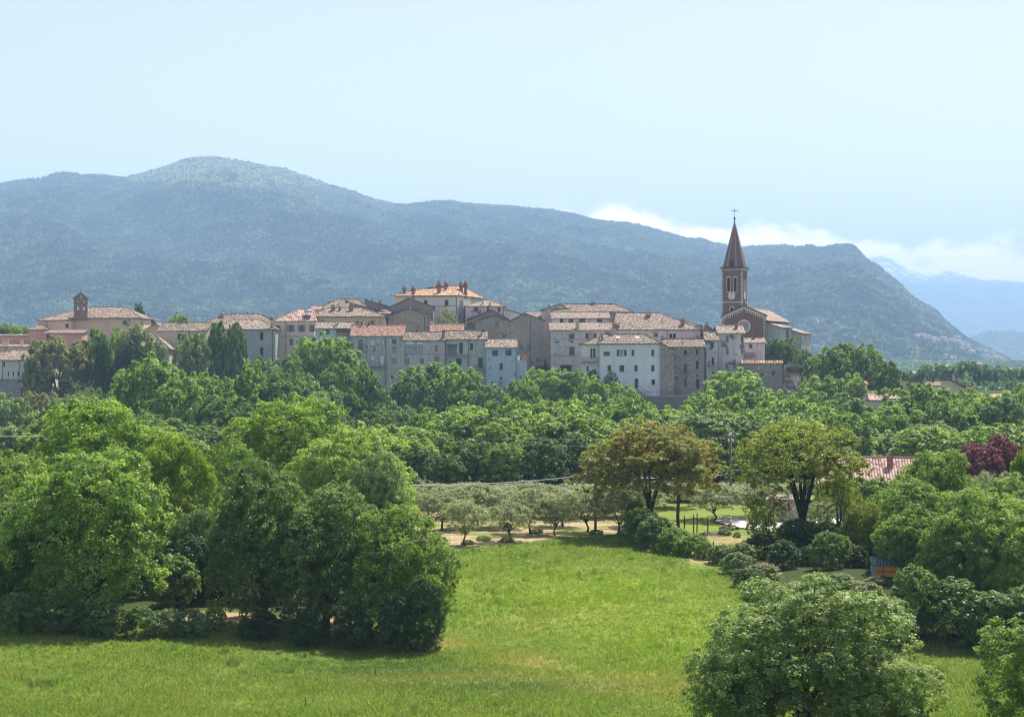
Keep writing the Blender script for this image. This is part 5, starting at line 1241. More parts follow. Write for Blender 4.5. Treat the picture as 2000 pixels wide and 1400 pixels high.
# tower stands behind the facade's west corner
TW = 38.5 * k / math.cos(YAW); tp = Vector((PX(1409, DC), DC + 2.5, 0))
te = empty('bell_tower', (0, 0, ce.location.z), -YAW); tag(te, 'tall red brown brick bell tower with clock and octagonal spire', 'bell tower')
DT = DC + 3.0
xl = PX(1409.5, DT); te.location = (xl + TW * math.cos(YAW) / 2 , DT - TW * math.sin(YAW) / 2, ce.location.z)
zt_ = lambda py: PZ(py, DT) - te.location.z
z0, z1 = 0.0, zt_(524.5); hT = TW / 2
TU = lambda px: ((px - 1000) / F * DT - xl) / (math.cos(YAW) + (px - 1000) / F * math.sin(YAW)) - hT
m = MB()
belf = [(TU(1423), 5.6 * k, zt_(570), zt_(541.5)), (TU(1436), 5.6 * k, zt_(570), zt_(541.5))]
arc = [(TU(1429.5), 6.5 * k, zt_(611), zt_(600))]
archwall(m, -hT, hT, z0, z1, 0, .5, belf + arc)
sub = MB(); archwall(sub, -hT + .5, hT - .002, z0, z1, 0, .5, [(-1.5 * k * 4.2 + .1, 5.2 * k, zt_(570), zt_(541.5)), (1.5 * k * 4.2 + .2, 5.2 * k, zt_(570), zt_(541.5))])
m.add([(hT - v[1] - .001, v[0] + hT, v[2]) for v in sub.v], sub.f)
m.box(-hT, -hT + .5, .5, TW, z0, z1); m.box(-hT + .5, hT - .5, TW - .5, TW, z0, z1); m.box(-hT + .5, hT - .5, .5, TW - .5, z1 - .4, z1 - .01); m.box(-hT + .5, hT - .5, .5, TW - .5, zt_(613) - .3, zt_(613))
m.build('tower_shaft', WM['brick'], te)
for cx, ww, zb_, zt2 in belf:
    m = MB(); m.box(cx - ww / 2, cx + ww / 2, .42, .46, zb_, zt2); m.build('belfry_louvre', PANEC['dark'], te)
    t = MB(); q = .2
    for sx in (-1, 1):
        for i in range(14):
            z = zb_ + (zt2 - ww / 2 - zb_) * i / 14; w_ = q if i % 2 else q * .5; x = cx + sx * ww / 2; t.box(min(x, x + sx * w_), max(x, x + sx * w_), -.06, -.002, z, z + (zt2 - zb_) / 26)
    n = 10; r = ww / 2; zc0 = zt2 - r
    for i in range(n):
        a0, a1 = math.pi * i / n, math.pi * (i + 1) / n
        c = [(cx + rr_ * math.cos(a), zc0 + rr_ * math.sin(a)) for rr_, a in ((r, a0), (r + q * 1.2, a0), (r + q * 1.2, a1), (r, a1))]
        t.add([(x, -.08, z) for x, z in c] + [(x, -.002, z) for x, z in c], [(0, 1, 2, 3), (1, 5, 6, 2), (0, 3, 7, 4)])
    t.box(cx - ww / 2 - q, cx + ww / 2 + q, -.1, -.002, zb_ - .16, zb_); t.build('belfry_trim', WM['trim'], te)
for sy in (-1, 1):
    m = MB(); cy = hT + (sy * 1.5 * k * 4.2) + .15; m.box(hT - .45, hT - .4, cy - 2.6 * k, cy + 2.6 * k, zt_(570), zt_(541.5)); m.build('belfry_louvre', PANEC['dark'], te)
    t = MB()
    for s2 in (-1, 1):
        for i in range(14): z = zt_(570) + (zt_(545) - zt_(570)) * i / 14; y = cy + s2 * 2.7 * k; t.box(hT, hT + .05, y - .1, y + .1, z, z + .16)
    t.box(hT, hT + .05, cy - 2.7 * k - .1, cy + 2.7 * k + .1, zt_(570) - .12, zt_(570) - .001)
    t.build('belfry_trim', WM['trim'], te)
t = MB(); cx, ww, zb_, zt2 = arc[0]; n = 10; r = ww / 2; zc0 = zt2 - r; q = .26
for i in range(n):
    a0, a1 = math.pi * i / n, math.pi * (i + 1) / n
    c = [(cx + rr_ * math.cos(a), zc0 + rr_ * math.sin(a)) for rr_, a in ((r, a0), (r + q, a0), (r + q, a1), (r, a1))]
    t.add([(x, -.08, z) for x, z in c] + [(x, -.002, z) for x, z in c], [(0, 1, 2, 3), (1, 5, 6, 2), (0, 3, 7, 4)])
for sx in (-1, 1): x = cx + sx * r; t.box(min(x, x + sx * q), max(x, x + sx * q), -.08, -.002, zb_, zc0)
t.build('arch_trim', WM['trim'], te)
quoins('quoins', [(-hT, -.003, 1, -1), (hT, -.003, -1, -1)], 0, z1 - .5, .42, te, .42)
t = MB(); n = int((z1 - .5) / .42)
for i in range(n):
    w_ = .42 if i % 2 else .22
    for y, s_ in ((0, 1), (TW, -1)): t.box(hT + .002, hT + .05, min(y, y + s_ * w_), max(y, y + s_ * w_), i * .42, i * .42 + .23)
t.build('flank_quoins', WM['trim'], te)
t = MB(); zb_ = zt_(590.5)
t.box(-hT - .07, hT + .07, -.08, TW + .07, zb_ - .1, zb_ + .12) ; t.build('string_course', WM['trim'], te)
# corbelled cornice
t = MB(); c0 = z1
for i in range(9):
    x = -hT + (TW - .25) * i / 8; t.box(x, x + .22, -.22, -.002, c0 - .55, c0); y = (TW - .25) * i / 8; t.box(hT + .002, hT + .22, y, y + .22, c0 - .55, c0)
t.build('corbels', WM['trim'], te)
t = MB(); t.box(-hT - .35, hT + .35, -.35, TW + .35, c0, c0 + .32); t.build('cornice', UNDER, te)
# clock faces
def clock(side):
    ck = MB(); r = 7.6 * k; cz = zt_(578); cx = TU(1429)
    n = 32; pts = [(r * math.cos(2 * math.pi * i / n), r * math.sin(2 * math.pi * i / n)) for i in range(n)]
    def pos(x, d, z): return (cx + x, -d, cz + z) if not side else (hT + d, hT + x, cz + z)
    v = [pos(x, .1, z) for x, z in pts] + [pos(x, .002, z) for x, z in pts]
    ck.add(v, [tuple(range(n))] + [(i, n + i, n + (i + 1) % n, (i + 1) % n) for i in range(n)])
    co = ck.build('clock_face', m_flat('clock_enamel', (0.80, 0.78, 0.74)), te)
    hn = MB()
    def bar(a, r0, r1, w_, d=.12):
        s_, c_ = math.sin(a), math.cos(a)
        hn.add([pos(s_ * r0 - c_ * w_, d, c_ * r0 + s_ * w_), pos(s_ * r0 + c_ * w_, d, c_ * r0 - s_ * w_), pos(s_ * r1 + c_ * w_, d, c_ * r1 - s_ * w_), pos(s_ * r1 - c_ * w_, d, c_ * r1 + s_ * w_)], [(0, 1, 2, 3)])
    for i in range(12): bar(i * math.pi / 6, r * .66, r * .92, r * (.085 if i % 3 == 0 else .06))
    bar(R(0), -r * .1, r * .62, r * .05, .14); bar(R(248), -r * .1, r * .45, r * .07, .15)
    hn.build('clock_hands', METAL, co)
clock(0); clock(1)
# spire
t = MB(); zs0, zs1 = c0 + .32, zt_(432); cy = hT
rb = hT * 1.02
n = 8; v = []; rows = 14
for j in range(rows + 1):
    f = j / rows; r = rb * (1 - f) / math.cos(math.pi / 8) + .09
    for i in range(n): a = math.pi / 8 + 2 * math.pi * i / n; v.append((r * math.cos(a), cy + r * math.sin(a), zs0 + (zs1 - zs0) * f))
t.add(v, [(j * n + i, j * n + (i + 1) % n, (j + 1) * n + (i + 1) % n, (j + 1) * n + i) for j in range(rows) for i in range(n)])
t.build('spire', WM['brick'], te)
t = MB()
for i in range(n):
    a = math.pi / 8 + 2 * math.pi * i / n
    for j in range(46):
        f = j / 46; r = rb * (1 - f) / math.cos(math.pi / 8) + .1; z = zs0 + (zs1 - zs0) * f; w_ = .13 if j % 2 else .2; w_ *= (1 - f * .55)
        if j % 2: t.box(r * math.cos(a) - w_, r * math.cos(a) + w_, cy + r * math.sin(a) - w_, cy + r * math.sin(a) + w_, z, z + .18)
tag(t.build('spire_ribs', WM['trim'], te), kind='stuff')
t = MB(); ap = rb
t.box(-.42, .42, cy - ap - .18, cy - ap + .8, zs0, zs0 + 1.5); t.build('spire_dormer', PANEC['dark'], te)
t = MB(); t.add([(-.6, cy - ap - .3, zs0 + 1.5), (.6, cy - ap - .3, zs0 + 1.5), (0, cy - ap - .3, zs0 + 2.1), (-.6, cy - ap + 1, zs0 + 1.5), (.6, cy - ap + 1, zs0 + 1.5), (0, cy - ap + 1, zs0 + 2.1)], [(0, 1, 2), (0, 3, 4, 1), (1, 4, 5, 2), (2, 5, 3, 0)]); t.build('dormer_roof', WM['brick'], te)
t = MB(); t.sphere((0, cy, zs1 + .15), .22); t.sphere((0, cy, zs1 + .75), .3, 12, 8); t.tube([(0, cy, zs1), (0, cy, zt_(405))], [.05, .035], 6); zx = zt_(411); t.box(-.75, .75, cy - .03, cy + .03, zx - .04, zx + .04)
for s_ in (-1, 1): t.box(s_ * .75 - .1, s_ * .75 + .1, cy - .04, cy + .04, zx - .12, zx + .12)
t.tube([(-.4, cy, zx - .4), (.4, cy, zx + .4)], [.025, .025], 4); t.tube([(.4, cy, zx - .4), (-.4, cy, zx + .4)], [.025, .025], 4); t.build('cross', METAL, te)
fin = MB(); fin.frustum(0, .2, za + .3, za + .9, .3, .2, 4); fin.frustum(0, .2, za + .9, za + 1.3, .35, .1, 4); fin.build('gable_finial', WM['brick'], ce)
# ---------------------------------------------------------------- houses outside the village
def modern(e, U, Z, ox, W, ze):
    pass
B('house with one big sloping roof above an open loggia, beyond the broad leafy tree', 372, 1858, 1886, 757, 800, 742, 'shedl', 9, 'villa', 'pale', name='modern_house', cat='house', oh=.5, chims=[(1869, 731, 744, 4.5, 'p', .3), (1880.5, 737, 748, 3.5, 'p', .3)])
lg = empty('loggia', (PX(1897, 371), 371, PZ(790, 371) - 2)); tag(lg, 'open loggia with slanting roof attached to the modern sloping-roofed house', 'loggia')
m = MB(); kx = 371 / F; zq = lambda py: PZ(py, 371) - lg.location.z
for px in (1887.5, 1906): m.box((px - 1897) * kx - .15, (px - 1897) * kx + .15, 0, .3, 0, zq(758 if px < 1900 else 757))
m.box(-10 * kx, 10.5 * kx, 0, .3, zq(759), zq(753)); m.build('frame', WM['villa'], lg)
m = MB(); q = [(-12 * kx, -.4, zq(749.5)), (13 * kx, -.4, zq(757)), (13 * kx, 6, zq(757)), (-12 * kx, 6, zq(749.5))]; lo = [(a, b, c - .25) for a, b, c in q]; m.add(q + lo, [(0, 1, 2, 3), (7, 6, 5, 4), (0, 4, 5, 1), (1, 5, 6, 2), (3, 2, 6, 7), (0, 3, 7, 4)]); m.build('roof', RM['pale'], lg)
B('hidden house showing only its ridge and two flues over the broad leafy tree', 392, 1812, 1850, 752, 800, 745, 'x', 8, 'villa', 'brown', name='modern_house', chims=[(1814, 739, 748, 4, 'p', .4), (1829, 734, 748, 3.5, 't', .4)])
B('house with flat orange roof at the edge of the far wood', 362, 1941, 1971, 775, 800, 769, 'x', 6, 'villa', 'orange', name='orange_roof_house', chims=[(1965, 764, 774, 1.5, 't', .2)])
B('half hidden house with pale pink hipped roofs between leafy trees', 372, 1700, 1726, 781, 800, 768.5, 'hip', 8, 'peach', 'pinkish', name='pink_roof_house', rl=.1, rr=.5)
B('second pink roof joined to the half hidden hipped one', 374, 1728, 1754, 778, 800, 768, 'hip', 8, 'peach', 'pinkish', name='pink_roof_house', rl=.5, rr=.9, chims=[(1752, 763, 770, 3, 'b', .5)])
B('scrap of orange roof showing among the trees of the hill shoulder', 398, 1685, 1693, 749, 770, 744, 'x', 4, 'peach', 'orange', name='orange_roof_house')
B('ochre farmhouse with long pink tiled roof behind the golden tree', 196, 1600, 1790, 940, 1010, 893, 'x', 12, 'farmy', 'farm', [(1596 + 20, 952, 7, 13, 'owhite'), (1648, 960, 9, 14, 'xgreyshut'), (1692, 950, 9, 14, 'owhite'), (1740, 955, 9, 14, 'd')], yaw=7, name='farmhouse', cat='farmhouse', oh=.5, chims=[(1741, 882, 904, 11, 'b', .3), (1724, 887, 897, 9, 'b', .55)])
B('small grey stone hut half hidden behind the ivy-clad tree', 178, 1502, 1560, 975, 1018, 966, 'shed', 4, 'stone', 'old', [(1530, 995, 9, 16, 'xdark')], name='stone_hut', cat='hut')
# orange shed with corrugated roof
print('SHED BASE PY', 700 + (17 - g1(PX(1728, 132), 132)) / 132 * F)
sh = empty('shed', (PX(1728, 132), 132, g1(PX(1728, 132), 132) - .15), R(-8)); tag(sh, 'small orange boarded shed with blue corrugated roof under the dark trees', 'shed')
k = 132 / F; 
zt = PZ(1101, 132) - sh.location.z
m = MB(); m.box(-.65, 1.0, 0, 1.6, 0, zt - .1); m.build('boarding', m_flat('orange_boards', (0.62, 0.30, 0.05)), sh)
m = MB(); m.box(-.9, -.652, -.05, 1.65, 0, zt - .35); m.build('side_sheet', m_flat('grey_sheet', (0.30, 0.33, 0.36)), sh)
m = MB(); m.box(-.62, .98, -.04, -.002, zt * .5 - .03, zt * .5 + .03); m.box(-.12, -.06, -.045, -.002, 0, zt - .12); m.build('battens', m_flat('shed_batten', (0.25, 0.14, 0.07)), sh)
m = MB(); n = 40
P0 = [(-.95 + 2.1 * i / n, -.25, zt - .06 + .035 * math.cos(i * math.pi / 2)) for i in range(n + 1)]; P1 = [(a, 1.9, c + .34) for a, b, c in P0]
v = P0 + P1; m.add(v, [(i, i + 1, n + 2 + i, n + 1 + i) for i in range(n)]); m.add([(a, b, c - .02) for a, b, c in v], [(n + 1 + i, n + 2 + i, i + 1, i) for i in range(n)])
m.build('corrugated_roof', m_flat('blue_corrugated_sheet', (0.09, 0.16, 0.17), 0.7, 0.3), sh)
# drive
def ribbon(name, pts, widths, mat, lift=.05):
    m = MB(); L_ = []
    for i, (x, y) in enumerate(pts):
        a = pts[max(i - 1, 0)]; b = pts[min(i + 1, len(pts) - 1)]; d = Vector((b[0] - a[0], b[1] - a[1])).normalized(); nrm = Vector((-d.y, d.x)); w_ = widths[i]
        for t in range(5): q = Vector((x, y)) + nrm * w_ * (t / 2 - 1) * .5 * 1.0; L_.append((q.x, q.y, g1(q.x, q.y) + lift))
    m.add(L_, [(5 * i + t, 5 * i + t + 1, 5 * i + t + 6, 5 * i + t + 5) for i in range(len(pts) - 1) for t in range(4)])
    return tag(m.build(name, mat), kind='structure')
dr = [(PX(1418, 183), 183.5), (PX(1440, 182), 182), (PX(1465, 180), 180), (PX(1490, 177), 177), (PX(1515, 174), 174), (PX(1540, 172), 172), (PX(1575, 172), 172), (PX(1620, 176), 176), (PX(1680, 182), 182)]
sub_ = []
for i in range(len(dr) - 1):
    for t in range(4): sub_.append(tuple(dr[i][j] + (dr[i + 1][j] - dr[i][j]) * t / 4 for j in (0, 1)))
ribbon('road', sub_, [2.0 + 5.0 * min(1, i / 7) for i in range(len(sub_))], m_flat('white_gravel', (0.62, 0.56, 0.48), 0.95, 0.1), .12)
# poles and cables
pl = empty('utility_pole', (PX(1427, 196), 196, g1(PX(1427, 196), 196) - .2)); tag(pl, 'tall weathered wooden utility pole with white insulators beside the drive', 'utility pole')
zt = PZ(850, 196) - pl.location.z; m = MB(); m.tube([(0, 0, 0), (0, 0, zt)], [.16, .11], 10); m.build('pole', m_stone('weathered_wood', (0.30, 0.25, 0.20), 5, .3), pl)
m = MB(); m.box(-.28, .28, -.05, .05, zt - .75, zt - .65); m.build('crossbar', METAL, pl)
for x, z in ((0, zt), (-.18, zt - .68), (.18, zt - .68)):
    m = MB(); m.frustum(x, 0, z, z + .1, .05, .1, 8); m.sphere((x, 0, z + .18), .13, 10, 6); m.build('insulator', PANEC['white'], pl)
pl = empty('cable_post', (PX(1163, 170), 170, g1(PX(1163, 170), 170) - .2)); tag(pl, 'short wooden cable post standing between the olives and the rust tree', 'utility pole')
zt = PZ(926, 170) - pl.location.z; m = MB(); m.tube([(0, 0, 0), (0, 0, zt)], [.13, .1], 8); m.build('pole', m_stone('brown_post_wood', (0.16, 0.11, 0.08), 5, .3), pl); m = MB(); m.box(-.2, .2, -.04, .04, zt - .2, zt - .1); m.build('bracket', METAL, pl)
CAB = m_flat('pale_cable', (0.82, 0.82, 0.8), .6); CABD = m_flat('dark_cable', (0.30, 0.31, 0.31), .6)
def cable(label, a, b, sag, r=.03, mat=CAB):
    A = Vector((PX(a[0], a[2]), a[2], PZ(a[1], a[2]))); Bv = Vector((PX(b[0], b[2]), b[2], PZ(b[1], b[2]))); n = 24
    pts = [A.lerp(Bv, i / n) - Vector((0, 0, sag * 4 * (i / n) * (1 - i / n))) for i in range(n + 1)]
    m = MB(); m.tube(pts, [r] * (n + 1), 5); return tag(m.build('overhead_cable', mat), label, 'cable', 'overhead cables')
cable('thick pale cable sagging from the giant trees to the short wooden post', (560, 935, 168), (1163, 926, 169.9), .75, .035)
cable('pale cable running from the short wooden post to the utility pole', (1163, 926, 170), (1427, 925, 196), .4, .03)
cable('dark cable rising from the utility pole to the farmhouse', (1427, 918, 196), (1590, 885, 194), .35, .03)
cable('thin wire crossing the dark belt to the utility pole top', (700, 845, 215), (1427, 862, 196), .9, .016, CABD)
cable('thin upper wire across the shaded hollow', (700, 850, 225), (1427, 854, 196.2), .3, .014, CABD)
cable('thin wire from the utility pole over the farmhouse roof', (1427, 862, 196.1), (1800, 848, 215), .4, .016, CABD)
cable('pale wire at the picture border over the shaded grey tree', (-60, 853, 160), (120, 851, 160), .0, .025, CAB)
# fence posts
for i, (px, D, h, lab) in enumerate([(1336, 166, 1.6, 'dark fence post closest to the slim rust tree'), (1354, 166.5, 1.7, 'second dark fence post past the slim rust tree'), (1361, 169, 1.7, 'fence post behind the second one'), (1291, 166, 1.3, 'fence post beyond the rust tree trunk'), (1382, 168, 1.5, 'fence post before the wide olive tree'),
                               (1392.5, 143, 1.5, 'dark fence post at the meadow hedge end'), (1418, 140, 1.2, 'leaning short post among the thorny shrubs'), (1424, 176, 1.1, 'thin stake by the twig pile'), (1411, 176, 1.0, 'shorter stake by the twig pile'), (596, 90.5, .45, 'thin grey stake in the grass at the lower picture edge')]):
    x = PX(px, D); z = g1(x, D); m = MB(); q = .4 if 'stake' in lab else 1; m.tube([(x, D, z - .3), (x + .03, D, z + h * .6), (x + (.12 if 'leaning' in lab else .02), D, z + h)], [.06 * q, .055 * q, .045 * q], 7); m.sphere((x + (.12 if 'leaning' in lab else .02), D, z + h), .046 * q, 7, 4)
    tag(m.build('fence_post', BARK), lab, 'post', 'fence posts')
# twig pile and stone heap
rs = random.Random(5)
x, y = PX(1425, 172), 172; m = MB()
for i in range(26): a = rs.random() * 6.28; r = rs.random() ** .5 * .9; m.sphere((x + r * math.cos(a), y + r * .7 * math.sin(a), g1(x, y) + .1 + rs.random() * .5 * (1 - r)), rs.uniform(.12, .24), 6, 4)
tag(m.build('stone_heap', m_stone('heap_stone', (0.36, 0.30, 0.22), 4, .8)), 'heap of pale stones at the end of the white drive', 'stone heap')
x, y = PX(1385, 166), 163; m = MB()
for i in range(90): a = rs.random() * 6.28; r = rs.random() ** .5 * 1.6; b = rs.random() * 3.14; z = g1(x, y) + .05 + rs.random() * .45 * (1 - r / 1.8); p = Vector((x + r * math.cos(a), y + r * .6 * math.sin(a), z)); d = Vector((math.cos(b), math.sin(b) * .6, rs.uniform(-.2, .4))) * rs.uniform(.25, .6); m.tube([p - d, p + d], [.025, .012], 4)
tag(m.build('twig_pile', m_flat('dry_twigs', (0.26, 0.20, 0.18))), 'pile of dry greyish twigs on the straw-coloured grass', 'twig pile')
# ---------------------------------------------------------------- far village on the mountain foot
rs = random.Random(21)
def far_house():
    e = empty('far_house', (0, 0, 0)); m = MB(); m.box(-5, 5, -4, 4, -6, 6); m.build('wall', WM['peach'], e)
    m = MB(); m.add([(-5.6, -4.6, 6), (5.6, -4.6, 6), (5.6, 4.6, 6), (-5.6, 4.6, 6), (-5.6, 0, 8), (5.6, 0, 8)], [(3, 2, 1, 0), (0, 1, 5, 4), (2, 3, 4, 5), (1, 2, 5), (3, 0, 4)]); m.build('roof', RM['pinkish'], e)
    return e
def copy_tree(o, parent=None):
    c = o.copy(); COL.objects.link(c); c.parent = parent
    for ch in list(o.children): copy_tree(ch, c)
    return c
proto = far_house(); first = True
bpy.context.view_layer.update()
DG = bpy.context.evaluated_depsgraph_get()
mt = bpy.data.objects['mountain']
spots = []
for px0, py0, n, sx, sy in ((1800, 659, 9, 12, 3), (1815, 663, 5, 8, 3), (1835, 666, 8, 14, 3), (1858, 667, 6, 8, 3), (1872, 670, 9, 12, 4), (1885, 678, 8, 12, 5), (1868, 662, 3, 6, 2), (1898, 690, 3, 5, 1), (1922, 699, 2, 5, 1), (1945, 701, 7, 14, 1), (1845, 698, 2, 3, 1), (1860, 703, 3, 9, 1), (1812, 640 + 20, 3, 5, 2)):
    for i in range(n): spots.append((px0 + rs.uniform(-sx, sx), py0 + rs.uniform(-sy, sy)))
for px, py in spots:
    d = Vector(((px - 1000) / F, 1, -(py - 700) / F)).normalized()
    hit, loc, nrm, _ = mt.ray_cast(Vector((0, 0, CAM_Z)), d)
    if not hit: continue
    o = proto if first else copy_tree(proto); first = False
    o.location = (loc.x, loc.y, loc.z + 1.5); o.rotation_euler = (0, 0, rs.uniform(-.8, .8)); s = rs.uniform(.45, .8) * loc.y / 4000; o.scale = (s, s, s * rs.uniform(.75, 1.0))
    tag(o, 'tiny pale pink house of the far village on the mountain foot', 'house', 'houses of the far village')
if first: print('NO FAR HOUSES')
o = B('small white farmhouse with red roof alone in the bluish wood', 1050, 1906, 1919, 710.5, 716, 707.5, 'x', 9, 'white', 'red', name='far_farmhouse')
# ---------------------------------------------------------------- trees in the photograph
SLOPE = 'trees on the slope below the village'
BELT = 'trees of the dense belt behind the orchard'
# along the village walls
T(112, 652, 431, 128, 'tan', 'm0', 'olive brown bushy tree in front of the slit-windowed white wall', SLOPE)
T(72, 700, 428, 60, 'tan', 'm3', 'small tan tree at the foot of the white convent wall', SLOPE)
T(190, 642, 436, 56, 'lime', 'p0', 'thin yellow green tree below the bell gable church', SLOPE)
T(228, 640, 440, 46, 'lime', 's0', 'loose yellow green tree below the plain pink wall of the convent', SLOPE)
T(200, 668, 430, 34, 'dark', 'p0', 'narrow ivy-dark tree beside the brown bushy tree', SLOPE)
T(262, 640, 437, 76, 'tan', 'm2', 'tan topped tree beneath the convent corner', SLOPE)
T(255, 672, 432, 70, 'dark', 'm4', 'ivy black tree below the tan topped tree', SLOPE)
T(300, 665, 445, 50, 'grey', 'm1', 'grey green tree beside the low convent roof', SLOPE)
T(378, 658, 432, 78, 'grey', 'm5', 'rounded grey green tree before the long cream house', SLOPE)
T(427, 627, 436, 48, 'deep', 'p0', 'tall upright tree, first of the pair before the grey corner house', 'pair of upright trees')
T(462, 630, 434, 44, 'deep', 'p0', 'second upright tree of the pair, closest to the grey corner house', 'pair of upright trees')
T(352, 613, 520, 62, 'lime', 'm1', 'round light green tree behind the long cream house roof', SLOPE)
T(272, 597, 500, 50, 'dark', 'm3', 'dark pine standing behind the convent roof', SLOPE, 'pine_tree')
T(292, 616, 496, 26, 'dark', 'm1', 'small dark conifer beside the pine behind the convent', SLOPE, 'conifer_tree')
T(8, 636, 520, 70, 'leaf', 'm2', 'leafy tree rising behind the pink convent terrace', SLOPE)
T(48, 640, 530, 60, 'lime', 'm4', 'pale green tree behind the pink terrace wall', SLOPE)
T(512, 700, 425, 60, 'deep', 'm3', 'dark tree against the blue grey gable wall with two windows', SLOPE)
T(560, 690, 405, 96, 'grey', 'm0', 'grey green tree below the beige shuttered villa', SLOPE)
T(648, 654, 418, 118, 'leaf', 'm1', 'bright bushy tree hiding the terrace of the small white house', SLOPE)
T(610, 668, 412, 80, 'moss', 'm5', 'mossy tree below the shuttered villa corner', SLOPE)
T(700, 716, 385, 96, 'deep', 'm2', 'deep green round tree under the balcony with white door', SLOPE)
T(655, 715, 378, 90, 'leaf', 'm4', 'leafy tree beneath the bushy terrace tree', SLOPE)
T(625, 752, 352, 96, 'grey', 'm3', 'dull grey tree in the gap beside the deep green round tree', SLOPE)
T(572, 735, 372, 80, 'deep', 'm5', 'shaded tree above the big rounded crown on the slope', SLOPE)
T(838, 705, 415, 120, 'leaf', 'm0', 'large dense tree covering the base of the arched-window house', SLOPE)
T(895, 716, 405, 100, 'leaf', 'm3', 'wide tree under the green shuttered house', SLOPE)
T(800, 738, 400, 90, 'deep', 'm4', 'dark sided tree under the arched-window house', SLOPE)
T(952, 748, 392, 72, 'grey', 'm1', 'grey green tree below the tall pale blue house', SLOPE)
T(1020, 742, 400, 76, 'leaf', 'm2', 'leafy tree beside the pale blue house terrace', SLOPE)
T(1072, 724, 425, 92, 'moss', 'm5', 'mossy tree before the large grey house garage', SLOPE)
T(1118, 724, 424, 72, 'lime', 'm1', 'yellow green tree below the garage of the grey house', SLOPE)
T(1160, 738, 415, 76, 'moss', 'm3', 'mossy tree under the iron balcony of the pale green house', SLOPE)
T(1204, 744, 418, 66, 'lime', 'm0', 'light green tree against the pale green house', SLOPE)
T(1195, 728, 432, 34, 'dark', 's0', 'dark wispy tree touching the pale green house wall', SLOPE)
T(1157, 722, 434, 34, 'dark', 'p0', 'small dark tree under the cream balcony door', SLOPE)
T(1225, 765, 398, 60, 'moss', 'm4', 'mossy tree by the start of the long retaining wall', SLOPE)
T(1055, 716, 455, 30, 'dark', 'h0', 'dark ivy tree between the tall stone house and the grey house', SLOPE)
T(875, 604, 474, 46, 'tan', 's0', 'sparse yellowing tree in front of the white palazzo', SLOPE)
T(1050, 694, 460, 34, 'dark', 'm1', 'dark tree in the gap beside the tall stone house', SLOPE)
T(1365, 772, 405, 60, 'lime', 'm2', 'light green tree at the end of the retaining wall', SLOPE)
T(1429, 722, 412, 112, 'moss', 'm1', 'broad rounded dull green tree under the flaking plaster house', SLOPE)
T(1525, 664, 462, 62, 'deep', 'm5', 'dense round tree on the terrace beside the church', SLOPE)
T(1568, 682, 470, 44, 'leaf', 'm3', 'slim leafy tree behind the brick-railed terrace', SLOPE)
T(1600, 692, 450, 60, 'moss', 'm1', 'mossy tree beside the buttressed bastion', SLOPE)
# hill shoulder east of the church
T(1645, 668, 440, 108, 'leaf', 'm0', 'tall leafy tree on the shoulder east of the bastion', SLOPE)
T(1692, 680, 432, 86, 'leaf', 'm2', 'rounded leafy tree behind the dark palm-like crown', SLOPE)
T(1728, 712, 415, 80, 'deep', 'm5', 'deep green tree at the end of the hill shoulder', SLOPE)
T(1745, 712, 425, 26, 'dark', 'c0', 'spiky dark conifer against the blue wood', SLOPE, 'conifer_tree')
T(1615, 738, 405, 110, 'leaf', 'm4', 'leafy tree below the hill shoulder', SLOPE)
T(1672, 735, 400, 90, 'moss', 'm3', 'mossy tree above the half hidden pink roof', SLOPE)
T(1580, 755, 395, 86, 'moss', 'm0', 'mossy tree at the foot of the bastion', SLOPE)
T(1725, 790, 350, 90, 'leaf', 'm1', 'leafy tree in front of the half hidden pink roof', SLOPE)
T(1655, 778, 345, 116, 'deep', 'm2', 'deep green tree west of the half hidden pink roof', SLOPE)
T(1802, 745, 330, 150, 'leaf', 'm0', 'very broad leafy tree before the shed-roofed house', BELT)
T(1760, 800, 300, 130, 'leaf', 'm3', 'broad leafy tree under the shed-roofed house', BELT)
T(1852, 790, 300, 120, 'leaf', 'm5', 'leafy tree behind the plum tree', BELT)
T(1905, 775, 335, 96, 'moss', 'm1', 'mossy tree below the shed-roofed house loggia', BELT)
T(1952, 782, 320, 110, 'deep', 'm4', 'deep green tree under the orange roof', BELT)
T(2010, 760, 335, 110, 'moss', 'm2', 'mossy tree beyond the orange roof', BELT)
T(1700, 850, 262, 120, 'deep', 'm0', 'dark tree behind the tiled farmhouse', BELT)
T(1960, 850, 262, 130, 'deep', 'm3', 'dark tree behind the plum tree crown', BELT)
T(1790, 840, 262, 110, 'leaf', 'm4', 'leafy tree behind the farmhouse chimney', BELT)
T(2030, 840, 265, 120, 'leaf', 'm1', 'leafy tree past the plum tree', BELT)
T(1880, 850, 258, 110, 'leaf', 'm2', 'leafy tree touching the top of the plum tree', BELT)
# west slope
T(15, 778, 330, 90, 'grey', 'm2', 'grey scrubby tree under the grey battered wall', SLOPE)
T(75, 772, 338, 86, 'tan', 'm5', 'brownish scrubby tree under the slit-windowed wall', SLOPE)
T(135, 768, 335, 100, 'grey', 'm0', 'grey scrubby tree below the brown bushy tree', SLOPE)
T(190, 765, 345, 80, 'deep', 'm3', 'dark scrubby tree left of the big round crown', SLOPE)
T(20, 830, 262, 120, 'grey', 'm1', 'shaded grey tree behind the yellow green giant', SLOPE)
T(298, 696, 322, 140, 'leaf', 'm1', 'big bright round tree below the grey green convent trees', SLOPE)
T(345, 745, 300, 120, 'leaf', 'm4', 'leafy tree filling the slope beside the big round one', SLOPE)
T(402, 722, 310, 120, 'leaf', 'm0', 'leafy tree below the pair of upright trees', SLOPE)
T(485, 712, 330, 108, 'leaf', 'm3', 'bright tree below the blue grey gable wall', SLOPE)
T(545, 742, 312, 112, 'deep', 'm2', 'deep green tree sloping down behind the light green crown', SLOPE)
